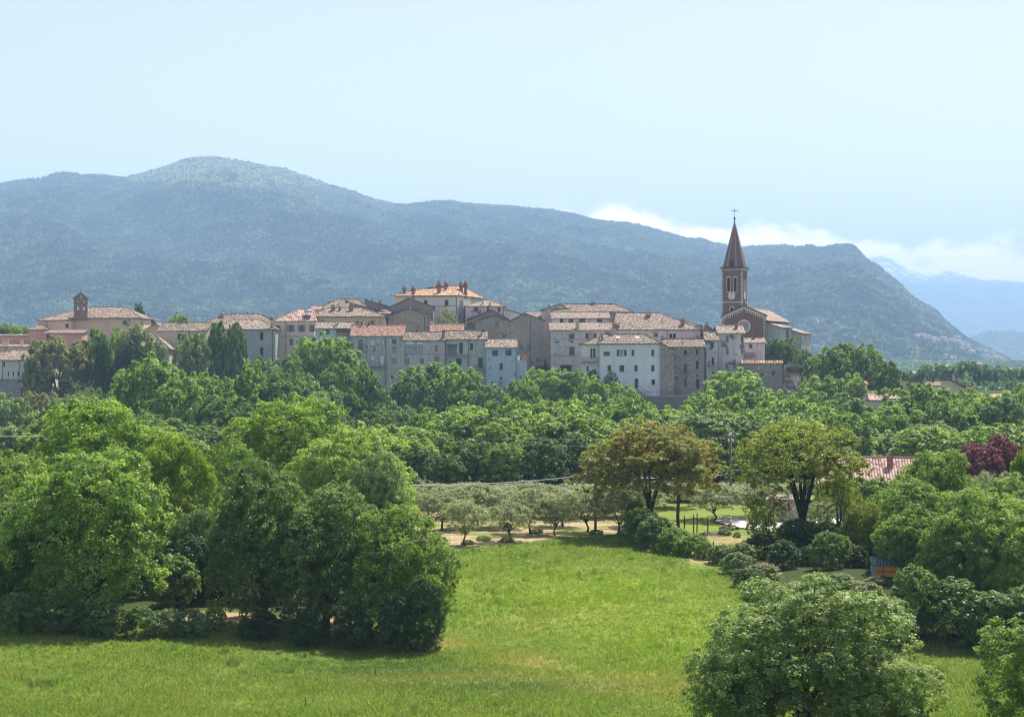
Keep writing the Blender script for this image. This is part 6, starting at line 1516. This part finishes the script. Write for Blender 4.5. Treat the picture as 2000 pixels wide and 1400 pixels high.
T(590, 775, 298, 90, 'leaf', 'm5', 'leafy tree at the lower end of the bright slope row', SLOPE)
T(440, 780, 280, 130, 'deep', 'm5', 'deep green tree above the light green crown', SLOPE)
T(385, 830, 240, 130, 'deep', 'm1', 'dark tree in the shaded gap between two giants', SLOPE)
T(505, 820, 255, 120, 'deep', 'm0', 'dark tree behind the light green crown', SLOPE)
T(725, 800, 300, 84, 'deep', 'm1', 'dark tree in the shaded hollow below the round tree', SLOPE)
T(775, 790, 330, 84, 'grey', 'm3', 'greyish tree at the edge of the shaded hollow', SLOPE)
# the long dense belt
belt = [(850, 806, 262, 110, 'leaf'), (912, 790, 280, 116, 'moss'), (985, 772, 300, 116, 'leaf'), (1048, 790, 282, 116, 'moss'), (1110, 786, 292, 116, 'moss'), (1170, 778, 310, 116, 'moss'),
        (1232, 788, 296, 116, 'leaf'), (1290, 797, 305, 104, 'moss'), (1342, 790, 318, 104, 'moss'), (1397, 780, 330, 106, 'moss'), (1450, 770, 335, 104, 'leaf'), (1505, 768, 330, 108, 'moss'), (1555, 782, 310, 104, 'moss'), (1612, 790, 292, 116, 'leaf'),
        (838, 838, 240, 110, 'moss'), (905, 815, 246, 130, 'leaf'), (970, 812, 240, 130, 'deep'), (1035, 808, 250, 126, 'moss'), (1095, 822, 240, 120, 'leaf'), (1155, 812, 256, 120, 'moss'), (1215, 816, 258, 120, 'moss'), (1275, 808, 264, 120, 'leaf'),
        (1338, 818, 258, 120, 'deep'), (1402, 812, 268, 120, 'moss'), (1465, 806, 270, 120, 'moss'), (1527, 812, 260, 116, 'deep'), (1588, 806, 258, 120, 'deep'), (1648, 812, 252, 120, 'leaf'), (1432, 880, 230, 100, 'leaf'), (1500, 868, 234, 110, 'deep'),
        (985, 872, 224, 84, 'leaf'), (800, 872, 228, 96, 'deep'), (868, 885, 222, 100, 'deep'), (930, 868, 226, 104, 'deep'), (1052, 858, 226, 110, 'deep'), (1125, 850, 230, 116, 'deep'), (1360, 860, 230, 110, 'deep')]
what = {'dark': 'very dark tree', 'leaf': 'bright leafy tree', 'moss': 'mossy yellow green tree', 'grey': 'grey green tree', 'deep': 'deep green tree', 'dark': 'near black green tree'}
where = ['behind the end of the overhead cable', 'under the arched-window house tree', 'below the pale blue house', 'below the stone house gap', 'below the big grey house', 'below the iron balcony', 'below the outside stair',
         'under the retaining wall', 'under the stone balcony house', 'under the broad rounded dull tree', 'below the low stone wall', 'below the bastion', 'between bastion and farmhouse', 'above the golden spreading tree',
         'where the cable leaves the giant crown', 'above the first olive trees', 'above the cable near the small bright tree', 'behind the middle of the cable', 'above the middle olives', 'beside the rust crown', 'just behind the rust crown top', 'over the rust crown peak',
         'behind the rust crown shoulder', 'behind the utility pole top', 'beside the utility pole', 'behind the golden crown edge', 'over the golden crown peak', 'behind the farmhouse ridge end', 'at the foot of the utility pole', 'behind the golden crown arm',
         'standing alone bright below the cable', 'in the dark hollow by the giant crown', 'touching the first olives', 'in shade behind the olives', 'in shade behind the middle olives', 'in shade under the cable post', 'behind the rust trunk']
for i, (px, top, D, w, tone) in enumerate(belt):
    T(px, top, D, w, tone, 'm%d' % ((i * 5 + 2) % 6), what[tone] + ' of the belt ' + where[i], BELT)
# unseen from here but part of the wood: closes the gaps between those crowns
rs_ = random.Random(4); nf = 0
for y in np.arange(236, 412, 19):
    for x in np.arange(-0.29 * y, 0.29 * y, 13):
        xx = x + rs_.uniform(-3.5, 3.5); yy = y + rs_.uniform(-5, 5)
        px = xx / yy * F + 1000
        if px < 740 and yy < 250 and px > 560: continue
        gtop = PZ(960, yy)
        h = rs_.uniform(7, 9.5)
        if yy > 385: h = 6.0
        py_top = 700 - (g1(xx, yy) + h - CAM_Z) / yy * F
        if py_top < 775 and 1220 < px < 1385: continue
        plant('broadleaf_tree', 'leafy understorey tree half hidden between the larger crowns of the slope', xx, yy, rs_.uniform(9, 12.5), h, rs_.choice(['leaf', 'moss', 'moss', 'deep', 'grey']), 'm%d' % rs_.randrange(6), 'understorey trees of the slope'); nf += 1
print('understorey', nf)

T(1880, 768, 352, 110, 'leaf', 'm2', 'leafy tree in front of the open loggia', BELT)
T(1938, 776, 345, 110, 'moss', 'm5', 'mossy tree between loggia and orange roof', BELT)
T(1900, 772, 400, 90, 'deep', 'm0', 'deep green tree behind the loggia', BELT)
# the giants round the meadow
G = 'giant trees at the meadow edge'
T(175, 872, 117, 330, 'leaf', 'b0', 'huge leafy tree at the meadow edge nearest the picture border', G, sink=0.6)
T(10, 965, 119, 220, 'deep', 'b2', 'huge dark leaved tree cut by the picture border', G, sink=0.6)
T(60, 880, 128, 230, 'moss', 'b3', 'mossy giant behind the dark leaved border tree', G, sink=0.6)
T(205, 786, 148, 400, 'lime', 'b1', 'yellow green giant with a broad domed crown', G)
T(330, 850, 139, 190, 'gold', 'b2', 'yellow edged giant beside the shaded gap', G)
T(520, 905, 118, 230, 'deep', 'b3', 'dark leaved giant above the bare tan patch', G)
T(640, 935, 117, 250, 'deep', 'b0', 'dark giant in the middle of the meadow edge', G, sink=0.8)
T(775, 975, 114, 225, 'leaf', 'b1', 'leafy giant at the corner beside the olive orchard', G, sink=0.8)
T(565, 786, 168, 345, 'lime', 'b0', 'light green domed tree behind the dark giants', G)
T(690, 838, 158, 245, 'moss', 'b2', 'mossy domed tree touching the light green dome', G)
T(470, 870, 150, 130, 'leaf', 'b1', 'leafy tree wedged beside the light green dome', G)
T(735, 885, 150, 130, 'grey', 'b3', 'grey green tree over the corner giant', G)
T(395, 1000, 132, 130, 'deep', 'b0', 'deep green tree at the back of the shaded gap', G)
T(450, 1040, 128, 110, 'deep', 'b2', 'dark low tree behind the bare tan patch', G)
# east side
E = 'trees on the eastern side of the meadow'
T(1580, 1116, 78, 425, 'oak', 'f0', 'lone rounded oak-like tree in front of the meadow corner', E, sink=0.4)
T(1725, 1262, 75, 230, 'oak', 'f0', 'lower lobe tree leaning out beside the lone rounded tree', E, sink=0.4)
T(1445, 1225, 79, 200, 'oak', 'f0', 'small crowned tree against the lone rounded tree', E, sink=0.4)
T(2095, 1165, 74, 340, 'leaf', 'f0', 'leafy tree cut off by the lower picture corner', E)
T(1828, 886, 140, 175, 'leaf', 'b0', 'tall leafy tree in front of the plum tree', E)
T(1805, 940, 136, 180, 'leaf', 'b3', 'leafy tree covering the farmhouse gable', E)
T(1965, 936, 135, 230, 'leaf', 'b2', 'leafy tree at the picture border below the plum tree', E)
T(1890, 948, 129, 190, 'leaf', 'b1', 'tall leafy tree rising above the orange shed', E, sink=0.6)
T(1785, 985, 133, 140, 'leaf', 'b2', 'leafy tree with its foliage hanging over the orange shed', E, sink=0.5)
T(2000, 968, 127, 220, 'moss', 'b3', 'mossy tree at the border beside the tall shed tree', E, sink=0.6)
T(1700, 985, 145, 110, 'rusty', 'b1', 'young tree with pinkish tips beside the golden tree', E)
T(1740, 962, 150, 120, 'leaf', 'b0', 'leafy tree hiding the farmhouse wall', E)
T(2005, 878, 160, 60, 'gold', 'm1', 'yellow green young tree at the border beside the plum tree', E)
T(1908, 866, 205, 86, 'plum', 'm0', 'dark red plum tree, lower crown of the two', 'plum trees beyond the farmhouse', 'plum_tree')
T(1950, 853, 207, 84, 'plum', 'm3', 'dark red plum tree with the pointed top', 'plum trees beyond the farmhouse', 'plum_tree')
T(1985, 872, 209, 50, 'plum', 'm5', 'dark red plum tree touching the picture border', 'plum trees beyond the farmhouse', 'plum_tree')
T(1925, 925, 178, 60, 'olive', 'o1', 'silver olive tree under the lower plum crown', E, 'olive_tree')
T(1975, 925, 178, 64, 'olive', 'o2', 'silver olive tree under the pointed plum tree', E, 'olive_tree')

T(1636, 938, 172, 90, 'moss', 'm2', 'mossy tree hiding the farmhouse wall behind the ivy-clad tree', E)
T(1704, 938, 172, 92, 'leaf', 'm5', 'leafy tree in front of the farmhouse windows', E)
# spreading ailanthus trees: flat layered crowns on forked stems
def spreading(name, label, px, top, D, wpx, tone, seed, nl, zlo, bark, stem_r, thick=0.075, n_leaf=30000, leaf=0.011, forks=5, split=0.2, dens=(0.12, 0.2), fall=0.32):
    rs = random.Random(seed)
    lobes = []
    for i in range(nl):
        a = i * 2.4 + rs.uniform(-.4, .4); q = math.sqrt((i + 0.5) / nl)
        r = rs.uniform(*dens)
        z = 0.93 - fall * q ** 2.2 - (1 - zlo) * 0.42 * rs.random() ** 1.3
        lobes.append(((0.5 - r * 0.7) * q * math.cos(a), (0.5 - r * 0.7) * q * math.sin(a), max(zlo, z), r, r * rs.uniform(0.36, 0.55)))
    me, L = crown_mesh('spreading_crown', seed, n_leaf, leaf, lobes=lobes, clump=0.04, per=26, inner=0.15, flat=0.5)
    mb = MB()
    ends = sorted(lobes, key=lambda l: rs.random())
    tops = []
    mb.tube([(0, 0, -0.05), (0, 0, 0.02), (0.01, 0, split * 0.6), (0, 0, split)], [stem_r * 1.6, stem_r * 1.2, stem_r, stem_r * 0.95], 9)
    for k in range(forks):
        a = 6.28 * k / forks + rs.uniform(-.3, .3); s = rs.uniform(0.5, 1.0)
        p1 = (0.05 * s * math.cos(a), 0.05 * s * math.sin(a), split + 0.12); p2 = (0.13 * s * math.cos(a), 0.13 * s * math.sin(a), split + 0.30 + 0.05 * rs.random())
        mb.tube([(0, 0, split - stem_r), p1, p2], [stem_r * 0.62, stem_r * 0.5, stem_r * 0.34], 7); tops.append(Vector(p2))
    for l in ends:
        e = Vector(l[:3]); s = min(tops, key=lambda t: (t.xy - e.xy).length + rs.random() * 0.1)
        m_ = s.lerp(e, 0.5) + Vector((0, 0, 0.03))
        mb.tube([s, m_, e], [stem_r * 0.24, stem_r * 0.15, stem_r * 0.05], 5)
        for _ in range(3):
            t = e + Vector((rs.uniform(-1, 1), rs.uniform(-1, 1), rs.uniform(-0.2, 0.5))) * l[3] * 0.8
            mb.tube([m_.lerp(e, rs.uniform(0.2, 0.9)), t], [stem_r * 0.09, stem_r * 0.03], 4)
    x = PX(px, D); w = wpx / F * D; z = g1(x, D) - 0.15; h = PZ(top, D) - z
    e = empty(name, (x, D, z), 0.3 * seed); e.scale = (w, w, h)
    tag(e, label, 'tree', 'spreading trees along the drive')
    link('crown', me, e, LEAF[tone]); mb.build('trunk', bark, e)
    return e
spreading('ailanthus_tree', 'spreading rust coloured tree with pinkish tips beside the hedge', 1270, 815, 163, 285, 'rust', 3, 50, 0.36, BARK, 0.020, n_leaf=34000, split=0.22)
spreading('ailanthus_tree', 'slim rust coloured tree with a bare grey trunk', 1325, 832, 162, 165, 'rust', 8, 28, 0.42, BARK_GREY, 0.020, n_leaf=15000, forks=3, split=0.32)
spreading('ailanthus_tree', 'spreading golden green tree on ivy-clad forked trunk', 1568, 826, 150, 270, 'rusty', 5, 56, 0.46, IVY_BARK, 0.029, n_leaf=21000, split=0.27, forks=6, fall=0.20)
spreading('ailanthus_tree', 'low spreading tree filling in under the golden crown', 1640, 900, 153, 105, 'rusty', 11, 22, 0.30, IVY_BARK, 0.018, n_leaf=15000, split=0.2)
spreading('ailanthus_tree', 'small yellowish tree beside the stone hut', 1500, 935, 152, 95, 'rusty', 13, 20, 0.25, IVY_BARK, 0.014, n_leaf=9000, split=0.15)

# the olive orchard
OL = 'olive trees of the orchard'
ol = [(908, 1068, 985, 84, 'small olive tree at the near corner of the orchard, single stem'), (995, 1062, 990, 86, 'small slim olive tree second from the orchard corner'), (1038, 1047, 962, 104, 'round olive tree behind the gap of the front row'),
      (1085, 1052, 975, 80, 'little olive tree standing alone on the straw'), (1146, 1042, 962, 100, 'two-stemmed olive tree with weeds round its foot'), (1205, 1048, 965, 104, 'dark limbed olive tree beside the rust tree'),
      (862, 1040, 968, 110, 'olive tree half hidden by the corner giant'), (930, 1034, 952, 110, 'wide olive tree behind the near corner tree'), (985, 1036, 968, 90, 'olive tree in the second row with weedy foot'), (1100, 1030, 960, 100, 'olive tree behind the lone little one'),
      (1395, 1018, 955, 110, 'wide olive tree by the fence posts'), (1470, 1012, 950, 120, 'spreading olive tree beside the white drive'), (1250, 1030, 955, 90, 'olive tree behind the rust trunk'), (1640, 1040, 975, 70, 'slim olive tree beside the ivy-clad trunk'), (1600, 1050, 990, 60, 'small silver olive tree at the ivy-clad trunk foot')]
for i, (px, base, top, w, lab) in enumerate(ol):
    D = 15.4 * F / (base - 700)
    T(px, top - 4, D, w * 1.12, 'olive', 'o%d' % (i % 3), lab, OL, 'olive_tree', bark=BARK)
k = 0
for D, pxs in ((184, (835, 890, 960, 1020, 1075, 1130, 1190, 1235)), (194, (850, 912, 975, 1045, 1105, 1165, 1220, 1290)), (204, (880, 940, 1005, 1065, 1135, 1200, 1260, 1320, 1370, 1430, 1510, 1560))):
    for px in pxs:
        T(px + (k * 7) % 11, 946 + (k * 5) % 15, D, 112 + (k * 13) % 22, 'olive', 'o%d' % (k % 3), 'silver olive tree in the packed back rows of the orchard', 'back row olive trees', 'olive_tree'); k += 1
for i, (px, D) in enumerate([(988, 172), (945, 160), (1165, 166), (1220, 165), (990, 158), (1048, 166), (915, 157)]):
    plant('weed_tuft', ['grey weeds at an olive foot in the second row', 'weeds beside the near corner olive', 'weeds at the two-stemmed olive', 'weeds by the dark limbed olive', 'weeds at the slim olive stem', 'weeds at the round olive', 'weeds under the corner olive'][i], PX(px, D), D, 1.3, 0.55, 'moss', 'h%d' % (i % 3), 'weed tufts in the orchard', 'weed', part='foliage')

# shrubs and hedges
SH = 'shrubs'
def S(px, base, wpx, h, tone, label, name='shrub', z=16.6, D=None, tpl=None, group=SH):
    D = D or z * F / (base - 700)
    return plant(name, label, PX(px, D), D, wpx / F * D, h, tone, tpl or 'h%d' % (px % 3), group, 'shrub', part='foliage', sink=0.2)
S(1252, 1082, 70, 3.2, 'deep', 'dark dense shrub below the rust tree', D=155)
S(1285, 1095, 90, 2.8, 'deep', 'dark shrub in the middle of the hedge under the rust tree', D=152)
S(1240, 1050, 40, 3.2, 'deep', 'ivy shrub at the rust tree trunk', D=160)
S(1322, 1105, 80, 2.2, 'leaf', 'deep green shrub next in the hedge', D=149)
S(1352, 1108, 76, 1.9, 'lime', 'sunlit yellow green shrub at the hedge end', D=147)
S(1375, 1118, 40, 1.6, 'leaf', 'small leafy shrub after the sunlit one', D=145)
S(1405, 1135, 50, 1.6, 'grey', 'grey thorny shrub by the fence post', D=142)
S(1450, 1140, 60, 1.9, 'grey', 'grey thorny shrub behind the lone rounded tree', D=141)
S(1490, 1045, 62, 3.0, 'moss', 'leafy shrub beside the white drive', D=158)
S(1492, 1090, 80, 2.0, 'dark', 'dark shaded shrub on the bank', D=147)
S(1470, 1110, 70, 1.2, 'moss', 'grassy mossy shrub at the start of the bank', D=146)
S(1530, 1150, 66, 2.3, 'dark', 'deep green shrub low on the bank', D=139)
S(1622, 1150, 84, 2.9, 'deep', 'deep green shrub in the hollow below the bank', D=137)
S(1668, 1140, 58, 1.9, 'dark', 'dark green shrub in the hollow close to the shed', D=142)
S(1562, 1110, 96, 2.9, 'dark', 'dark shaded shrub under the ivy-clad trunk', D=149)
S(1578, 1130, 70, 1.5, 'grey', 'greyish weedy shrub in the middle of the bank', D=143)
S(1640, 1180, 60, 1.0, 'grey', 'low greyish weeds on the floor of the hollow', D=130)
S(1690, 1190, 70, 1.3, 'tan', 'tan weedy clump before the shed hollow', D=127)
S(1615, 1100, 80, 2.2, 'dark', 'dark bank shrub beside the shed hollow', D=151)
S(1665, 1085, 80, 3.4, 'deep', 'deep green bank shrub above the shed', D=149)
S(1545, 1040, 60, 2.8, 'deep', 'deep green shrub in front of the ivy-clad trunk', D=152)
S(1610, 1040, 60, 2.6, 'moss', 'mossy shrub past the ivy-clad trunk', D=153)
S(1700, 1070, 70, 3.6, 'leaf', 'leafy shrub behind the orange shed roof', D=147)
S(1755, 1060, 80, 4.0, 'deep', 'dark shrub rising behind the orange shed', D=146)
S(1745, 1205, 90, 3.0, 'grey', 'pale leaved bramble in front of the orange shed', D=119)
S(1790, 1215, 110, 4.4, 'deep', 'dark bramble beside the pale leaved one', D=121)
S(1860, 1225, 150, 4.0, 'deep', 'dark bramble under the shed trees', D=120)
S(1940, 1230, 150, 3.6, 'deep', 'dark bramble nearer the border under the shed trees', D=119)
S(2010, 1230, 150, 4.2, 'deep', 'dark bramble at the picture border', D=118)
S(1440, 1035, 18, 0.7, 'lime', 'bright green clump on the dry grass', D=160)
S(1415, 1025, 30, 0.8, 'grey', 'grey low clump by the twig pile', D=163)
S(372, 1225, 70, 1.8, 'grey', 'pale sunlit bramble at the meadow edge', D=113, tpl='h1')
S(325, 1230, 70, 1.8, 'grey', 'pale bramble under the huge leafy tree', D=113)
S(420, 1215, 50, 1.6, 'moss', 'mossy bramble by the bare tan patch', D=115)
S(270, 1250, 80, 2.0, 'deep', 'dark bramble below the huge leafy tree', D=112)
S(200, 1255, 90, 2.2, 'deep', 'dark bramble in the shade of the huge tree', D=112)
S(120, 1255, 90, 2.4, 'deep', 'shaded bramble nearer the border', D=112)
S(40, 1250, 90, 2.6, 'deep', 'shaded bramble at the border of the meadow', D=112)
S(510, 1250, 90, 2.0, 'dark', 'shaded bramble below the dark leaved giant', D=113)
S(600, 1255, 90, 2.2, 'dark', 'shaded bramble in front of the dark giant', D=112)
S(690, 1262, 90, 2.6, 'dark', 'shaded bramble beside the corner giant', D=111)
S(830, 1255, 84, 4.4, 'dark', 'dark laurel-like shrub at the corner of the meadow', D=110, tpl='h2')
S(775, 1262, 84, 3.4, 'dark', 'dark shrub under the corner giant', D=110)
S(430, 1150, 120, 4.5, 'dark', 'dark shrub closing the shaded gap', D=128)
S(300, 1165, 130, 5.0, 'deep', 'deep green shrub in the gap behind the huge leafy tree', D=131)
S(240, 1160, 120, 5.0, 'dark', 'dark shrub behind the huge leafy tree', D=134)
S(345, 1170, 110, 3.6, 'deep', 'deep green shrub before the shaded gap', D=124)
S(380, 1150, 110, 4.5, 'dark', 'dark shrub behind the pale sunlit bramble', D=127)
S(540, 1150, 110, 4.5, 'dark', 'dark shrub behind the bare tan patch', D=127)
S(760, 1060, 90, 4.5, 'dark', 'dark shrub at the orchard corner behind the giant', D=150)

S(1418, 1120, 60, 1.5, 'tan', 'tan thorny shrub on the diagonal meadow edge, above the others', D=143)
S(1440, 1150, 64, 1.7, 'grey', 'grey thorny shrub halfway down the diagonal meadow edge', D=137)
S(1462, 1175, 66, 1.5, 'deep', 'deep green scrub low on the diagonal meadow edge', D=131)
S(1490, 1165, 70, 1.3, 'tan', 'tan scrub beside the diagonal meadow edge', D=134)
S(1485, 1190, 70, 1.4, 'moss', 'mossy scrub where the meadow edge meets the lone rounded tree', D=126)
S(1665, 1175, 60, 1.1, 'moss', 'mossy scrub on the hollow floor', D=128)
S(1710, 1150, 46, 0.7, 'tan', 'straw-like clump at the shed foot', D=130)
# grass of the meadow
def make_grass():
    rs = np.random.RandomState(12)
    n = 230000
    y = 84 + (168 - 84) * rs.rand(n) ** 1.25
    x = (rs.rand(n) - 0.5) * 2 * 0.285 * y
    e = edge_y(x) + 2.5 * fbm(x / 5, y / 5, 3)
    ok = (y < e) & ~((x > 13 + 0.08 * (y - 140)) & (y > 139) & (x < 26)) & ~((x > 24) & (y > 120)) & ~((x > 15.8 + 1.2 * fbm(x / 2, y / 2, 2)) & (y > 120.5 + 2 * fbm(x / 3, y / 3, 2))) & ~((x < -7.5) & (y > 118 + 2 * fbm(x / 3, y / 3, 2)))
    thin = rs.rand(n) < 0.25 + 1.5 * np.clip(fbm(x / 2.2, y / 2.2, 3) + 0.35, 0, 1)
    x, y = x[ok & thin], y[ok & thin]; n = len(x)
    z = gz(x, y) - 0.03
    hgt = rs.uniform(0.07, 0.22, n) * (0.7 + 0.8 * np.clip(fbm(x / 6, y / 6, 3) + 0.4, 0, 1))
    nb = 3
    a = rs.rand(n, nb) * 6.283; r = rs.rand(n, nb) * 0.16; w = rs.uniform(0.018, 0.036, (n, nb)); lean = rs.randn(n, nb, 2) * 0.12
    bx = x[:, None] + r * np.cos(a); by = y[:, None] + r * np.sin(a)
    v = np.empty((n, nb, 3, 3), np.float32)
    v[..., 0, 0] = bx - w; v[..., 0, 1] = by; v[..., 0, 2] = z[:, None]
    v[..., 1, 0] = bx + w; v[..., 1, 1] = by; v[..., 1, 2] = z[:, None]
    v[..., 2, 0] = bx + lean[..., 0]; v[..., 2, 1] = by + lean[..., 1]; v[..., 2, 2] = (z + hgt)[:, None] * np.ones((1, nb))
    m = n * nb; me = bpy.data.meshes.new('meadow_grass')
    me.vertices.add(3 * m); me.vertices.foreach_set('co', v.ravel())
    me.loops.add(3 * m); me.loops.foreach_set('vertex_index', np.arange(3 * m, dtype=np.int32))
    me.polygons.add(m); me.polygons.foreach_set('loop_start', np.arange(0, 3 * m, 3, dtype=np.int32))
    at = me.attributes.new('v', 'FLOAT', 'FACE')
    def bl(cx, cy, rx, ry): return np.exp(-((x - cx) / rx) ** 2 - ((y - cy) / ry) ** 2)
    lush_ = np.clip(bl(8, 116, 7, 20) * 0.9 + bl(-6, 135, 3, 9) * 0.7 + bl(3, 130, 9, 12) * 0.8, 0, 1)
    straw_ = np.clip(bl(-4.0, 112.5, 1.6, 2.2) + bl(0.9, 106.5, 2.2, 3) * .9 + 0.5 * bl(7, 99, 5, 5) + 0.5 * bl(-3, 100, 6, 2), 0, 1)
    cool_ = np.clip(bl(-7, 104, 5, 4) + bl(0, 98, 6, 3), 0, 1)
    wd = np.clip((fbm(x / 0.9 + 40, y / 0.9, 3) - 0.17) * 9, 0, 1) * np.clip((fbm(x / 14, y / 14, 2) + 0.12) * 5, 0, 1)
    v[..., 2, 2] += (wd * 0.28)[:, None]
    me.vertices.foreach_set('co', v.ravel())
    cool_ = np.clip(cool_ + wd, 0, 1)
    for nm, arr in (('lush', lush_), ('straw', straw_), ('cool', cool_)):
        t = me.attributes.new(nm, 'FLOAT', 'FACE'); t.data.foreach_set('value', np.repeat(arr, nb).astype(np.float32))
    at.data.foreach_set('value', rs.rand(m).astype(np.float32))
    me.update()
    mt, nt, out = new_mat('grass_blades')
    def A(nm):
        q = nt.nodes.new('ShaderNodeAttribute'); q.attribute_name = nm; return q.outputs['Fac']
    c = nmix(nt, A('v'), (0.095, 0.155, 0.03), (0.27, 0.34, 0.095))
    big = noise(nt, geo_pos(nt), 0.25, 4, 0.6)
    c = nmix(nt, ramp(nt, big, [(0.4, (0, 0, 0)), (0.6, (0.7, 0.7, 0.7))]), c, nmix(nt, A('v'), (0.10, 0.16, 0.03), (0.24, 0.30, 0.08)))
    c = nmix(nt, A('lush'), c, nmix(nt, A('v'), (0.11, 0.19, 0.016), (0.28, 0.38, 0.05)))
    c = nmix(nt, ramp(nt, noise(nt, geo_pos(nt), 0.7, 5, 0.7), [(0.44, (0, 0, 0)), (0.62, (0.75, 0.75, 0.75))]), c, nmix(nt, A('v'), (0.14, 0.15, 0.04), (0.34, 0.33, 0.12)))
    c = nmix(nt, ramp(nt, noise(nt, mapping(nt, geo_pos(nt), (1, 0.6, 1), (9, 4, 0)), 0.16, 4, 0.65), [(0.46, (0, 0, 0)), (0.6, (0.6, 0.6, 0.6))]), c, nmix(nt, A('v'), (0.16, 0.19, 0.05), (0.36, 0.37, 0.13)))
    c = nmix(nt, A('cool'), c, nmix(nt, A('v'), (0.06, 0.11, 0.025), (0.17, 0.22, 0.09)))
    c = nmix(nt, nmath(nt, 'MULTIPLY', A('straw'), 0.6), c, (0.42, 0.33, 0.13))
    d = nt.nodes.new('ShaderNodeBsdfDiffuse'); nt.links.new(c, d.inputs['Color'])
    t = nt.nodes.new('ShaderNodeBsdfTranslucent'); nt.links.new(nmix(nt, 1.0, c, (1.3, 1.5, 0.7), 'MULTIPLY'), t.inputs['Color'])
    mx = nt.nodes.new('ShaderNodeMixShader'); mx.inputs[0].default_value = 0.45
    nt.links.new(d.outputs[0], mx.inputs[1]); nt.links.new(t.outputs[0], mx.inputs[2]); nt.links.new(mx.outputs[0], out.inputs['Surface'])
    o = link('meadow_grass', me, None, mt)
    tag(o, 'long mixed green grass of the sloping meadow', 'grass', kind='stuff')
make_grass()
rs = random.Random(8); m = MB()
for i in range(16):
    px, D = rs.uniform(0, 900), rs.uniform(90, 106); x = PX(px, D); z = g1(x, D) + .25
    m.frustum(x, D, z, z + .07, .015, .05, 6); m.tube([(x, D, z - .25), (x, D, z)], [.008, .008], 3)
tag(m.build('poppies', m_flat('poppy_petal', (0.5, 0.13, 0.06))), 'scattered red poppies in the lower meadow grass', 'flowers', kind='stuff')

# wood on the rolling land beyond the village
def make_wood():
    rs = np.random.RandomState(77)
    Cs, Ns, Ss, Vs = [], [], [], []
    n = 0
    pts = []
    for y in np.concatenate([np.arange(640, 1000, 40), np.arange(1000, 1500, 17), np.arange(1500, 2800, 32)]):
        for px in np.arange(1500, 2120, 12.5 * F / y * 0.75):
            pts.append((px + rs.uniform(-4, 4) * 0.7, y + rs.uniform(-9, 9)))
    for px, y in pts:
        x = (px - 1000) / F * y
        h = rs.uniform(7, 12); r = rs.uniform(5.5, 9); z = float(gz(np.array([x]), np.array([y]))[0])
        m = 380 if y < 1500 else 200
        d = unit(rs.randn(m, 3)); d[:, 2] = np.abs(d[:, 2]) * 1.0
        k = 7; ld = unit(rs.randn(k, 3)); ld[:, 2] = np.abs(ld[:, 2])
        li = rs.randint(0, k, m)
        P = ld[li] * 0.55 + d * 0.52 * rs.uniform(0.85, 1.05, (m, 1))
        C = np.array([x, y, z + h * 0.35]) + P * np.array([r, r, h * 0.62])
        Cs.append(C); Ns.append(unit(d + rs.randn(m, 3) * 0.45)); Ss.append(np.full(m, 0.85 if y < 1300 else 1.2) * rs.uniform(0.6, 1.3, m)); Vs.append(np.clip(rs.rand() * 0.6 + rs.rand(m) * 0.4, 0, 1)); n += m
    me = leaf_mesh('far_wood', np.concatenate(Cs), np.concatenate(Ns), np.concatenate(Ss), np.concatenate(Vs), 0.8)
    o = link('far_wood', me, None, m_leaf('far_wood_leaf', (0.06, 0.12, 0.06), (0.20, 0.29, 0.14), 0.35))
    tag(o, 'bluish green wood on the rolling land beyond the village', 'wood', kind='stuff')
    print('wood leaves', n)
make_wood()
# ---------------------------------------------------------------- the air
def make_haze():
    mb = MB(); mb.box(-9000, 9000, -380, 18600, -80, 1000)
    m = bpy.data.materials.new('haze'); m.use_nodes = True
    nt = m.node_tree; nt.nodes.clear()
    out = nt.nodes.new('ShaderNodeOutputMaterial')
    v = nt.nodes.new('ShaderNodeVolumePrincipled')
    v.inputs['Color'].default_value = (0.475, 0.715, 1.0, 1)
    v.inputs['Density'].default_value = HAZE_DENSITY
    v.inputs['Anisotropy'].default_value = 0.1
    nt.links.new(v.outputs[0], out.inputs['Volume'])
    o = mb.build('haze', m)
    return tag(o, kind='stuff')
HAZE_DENSITY = 1.58e-4
make_haze()
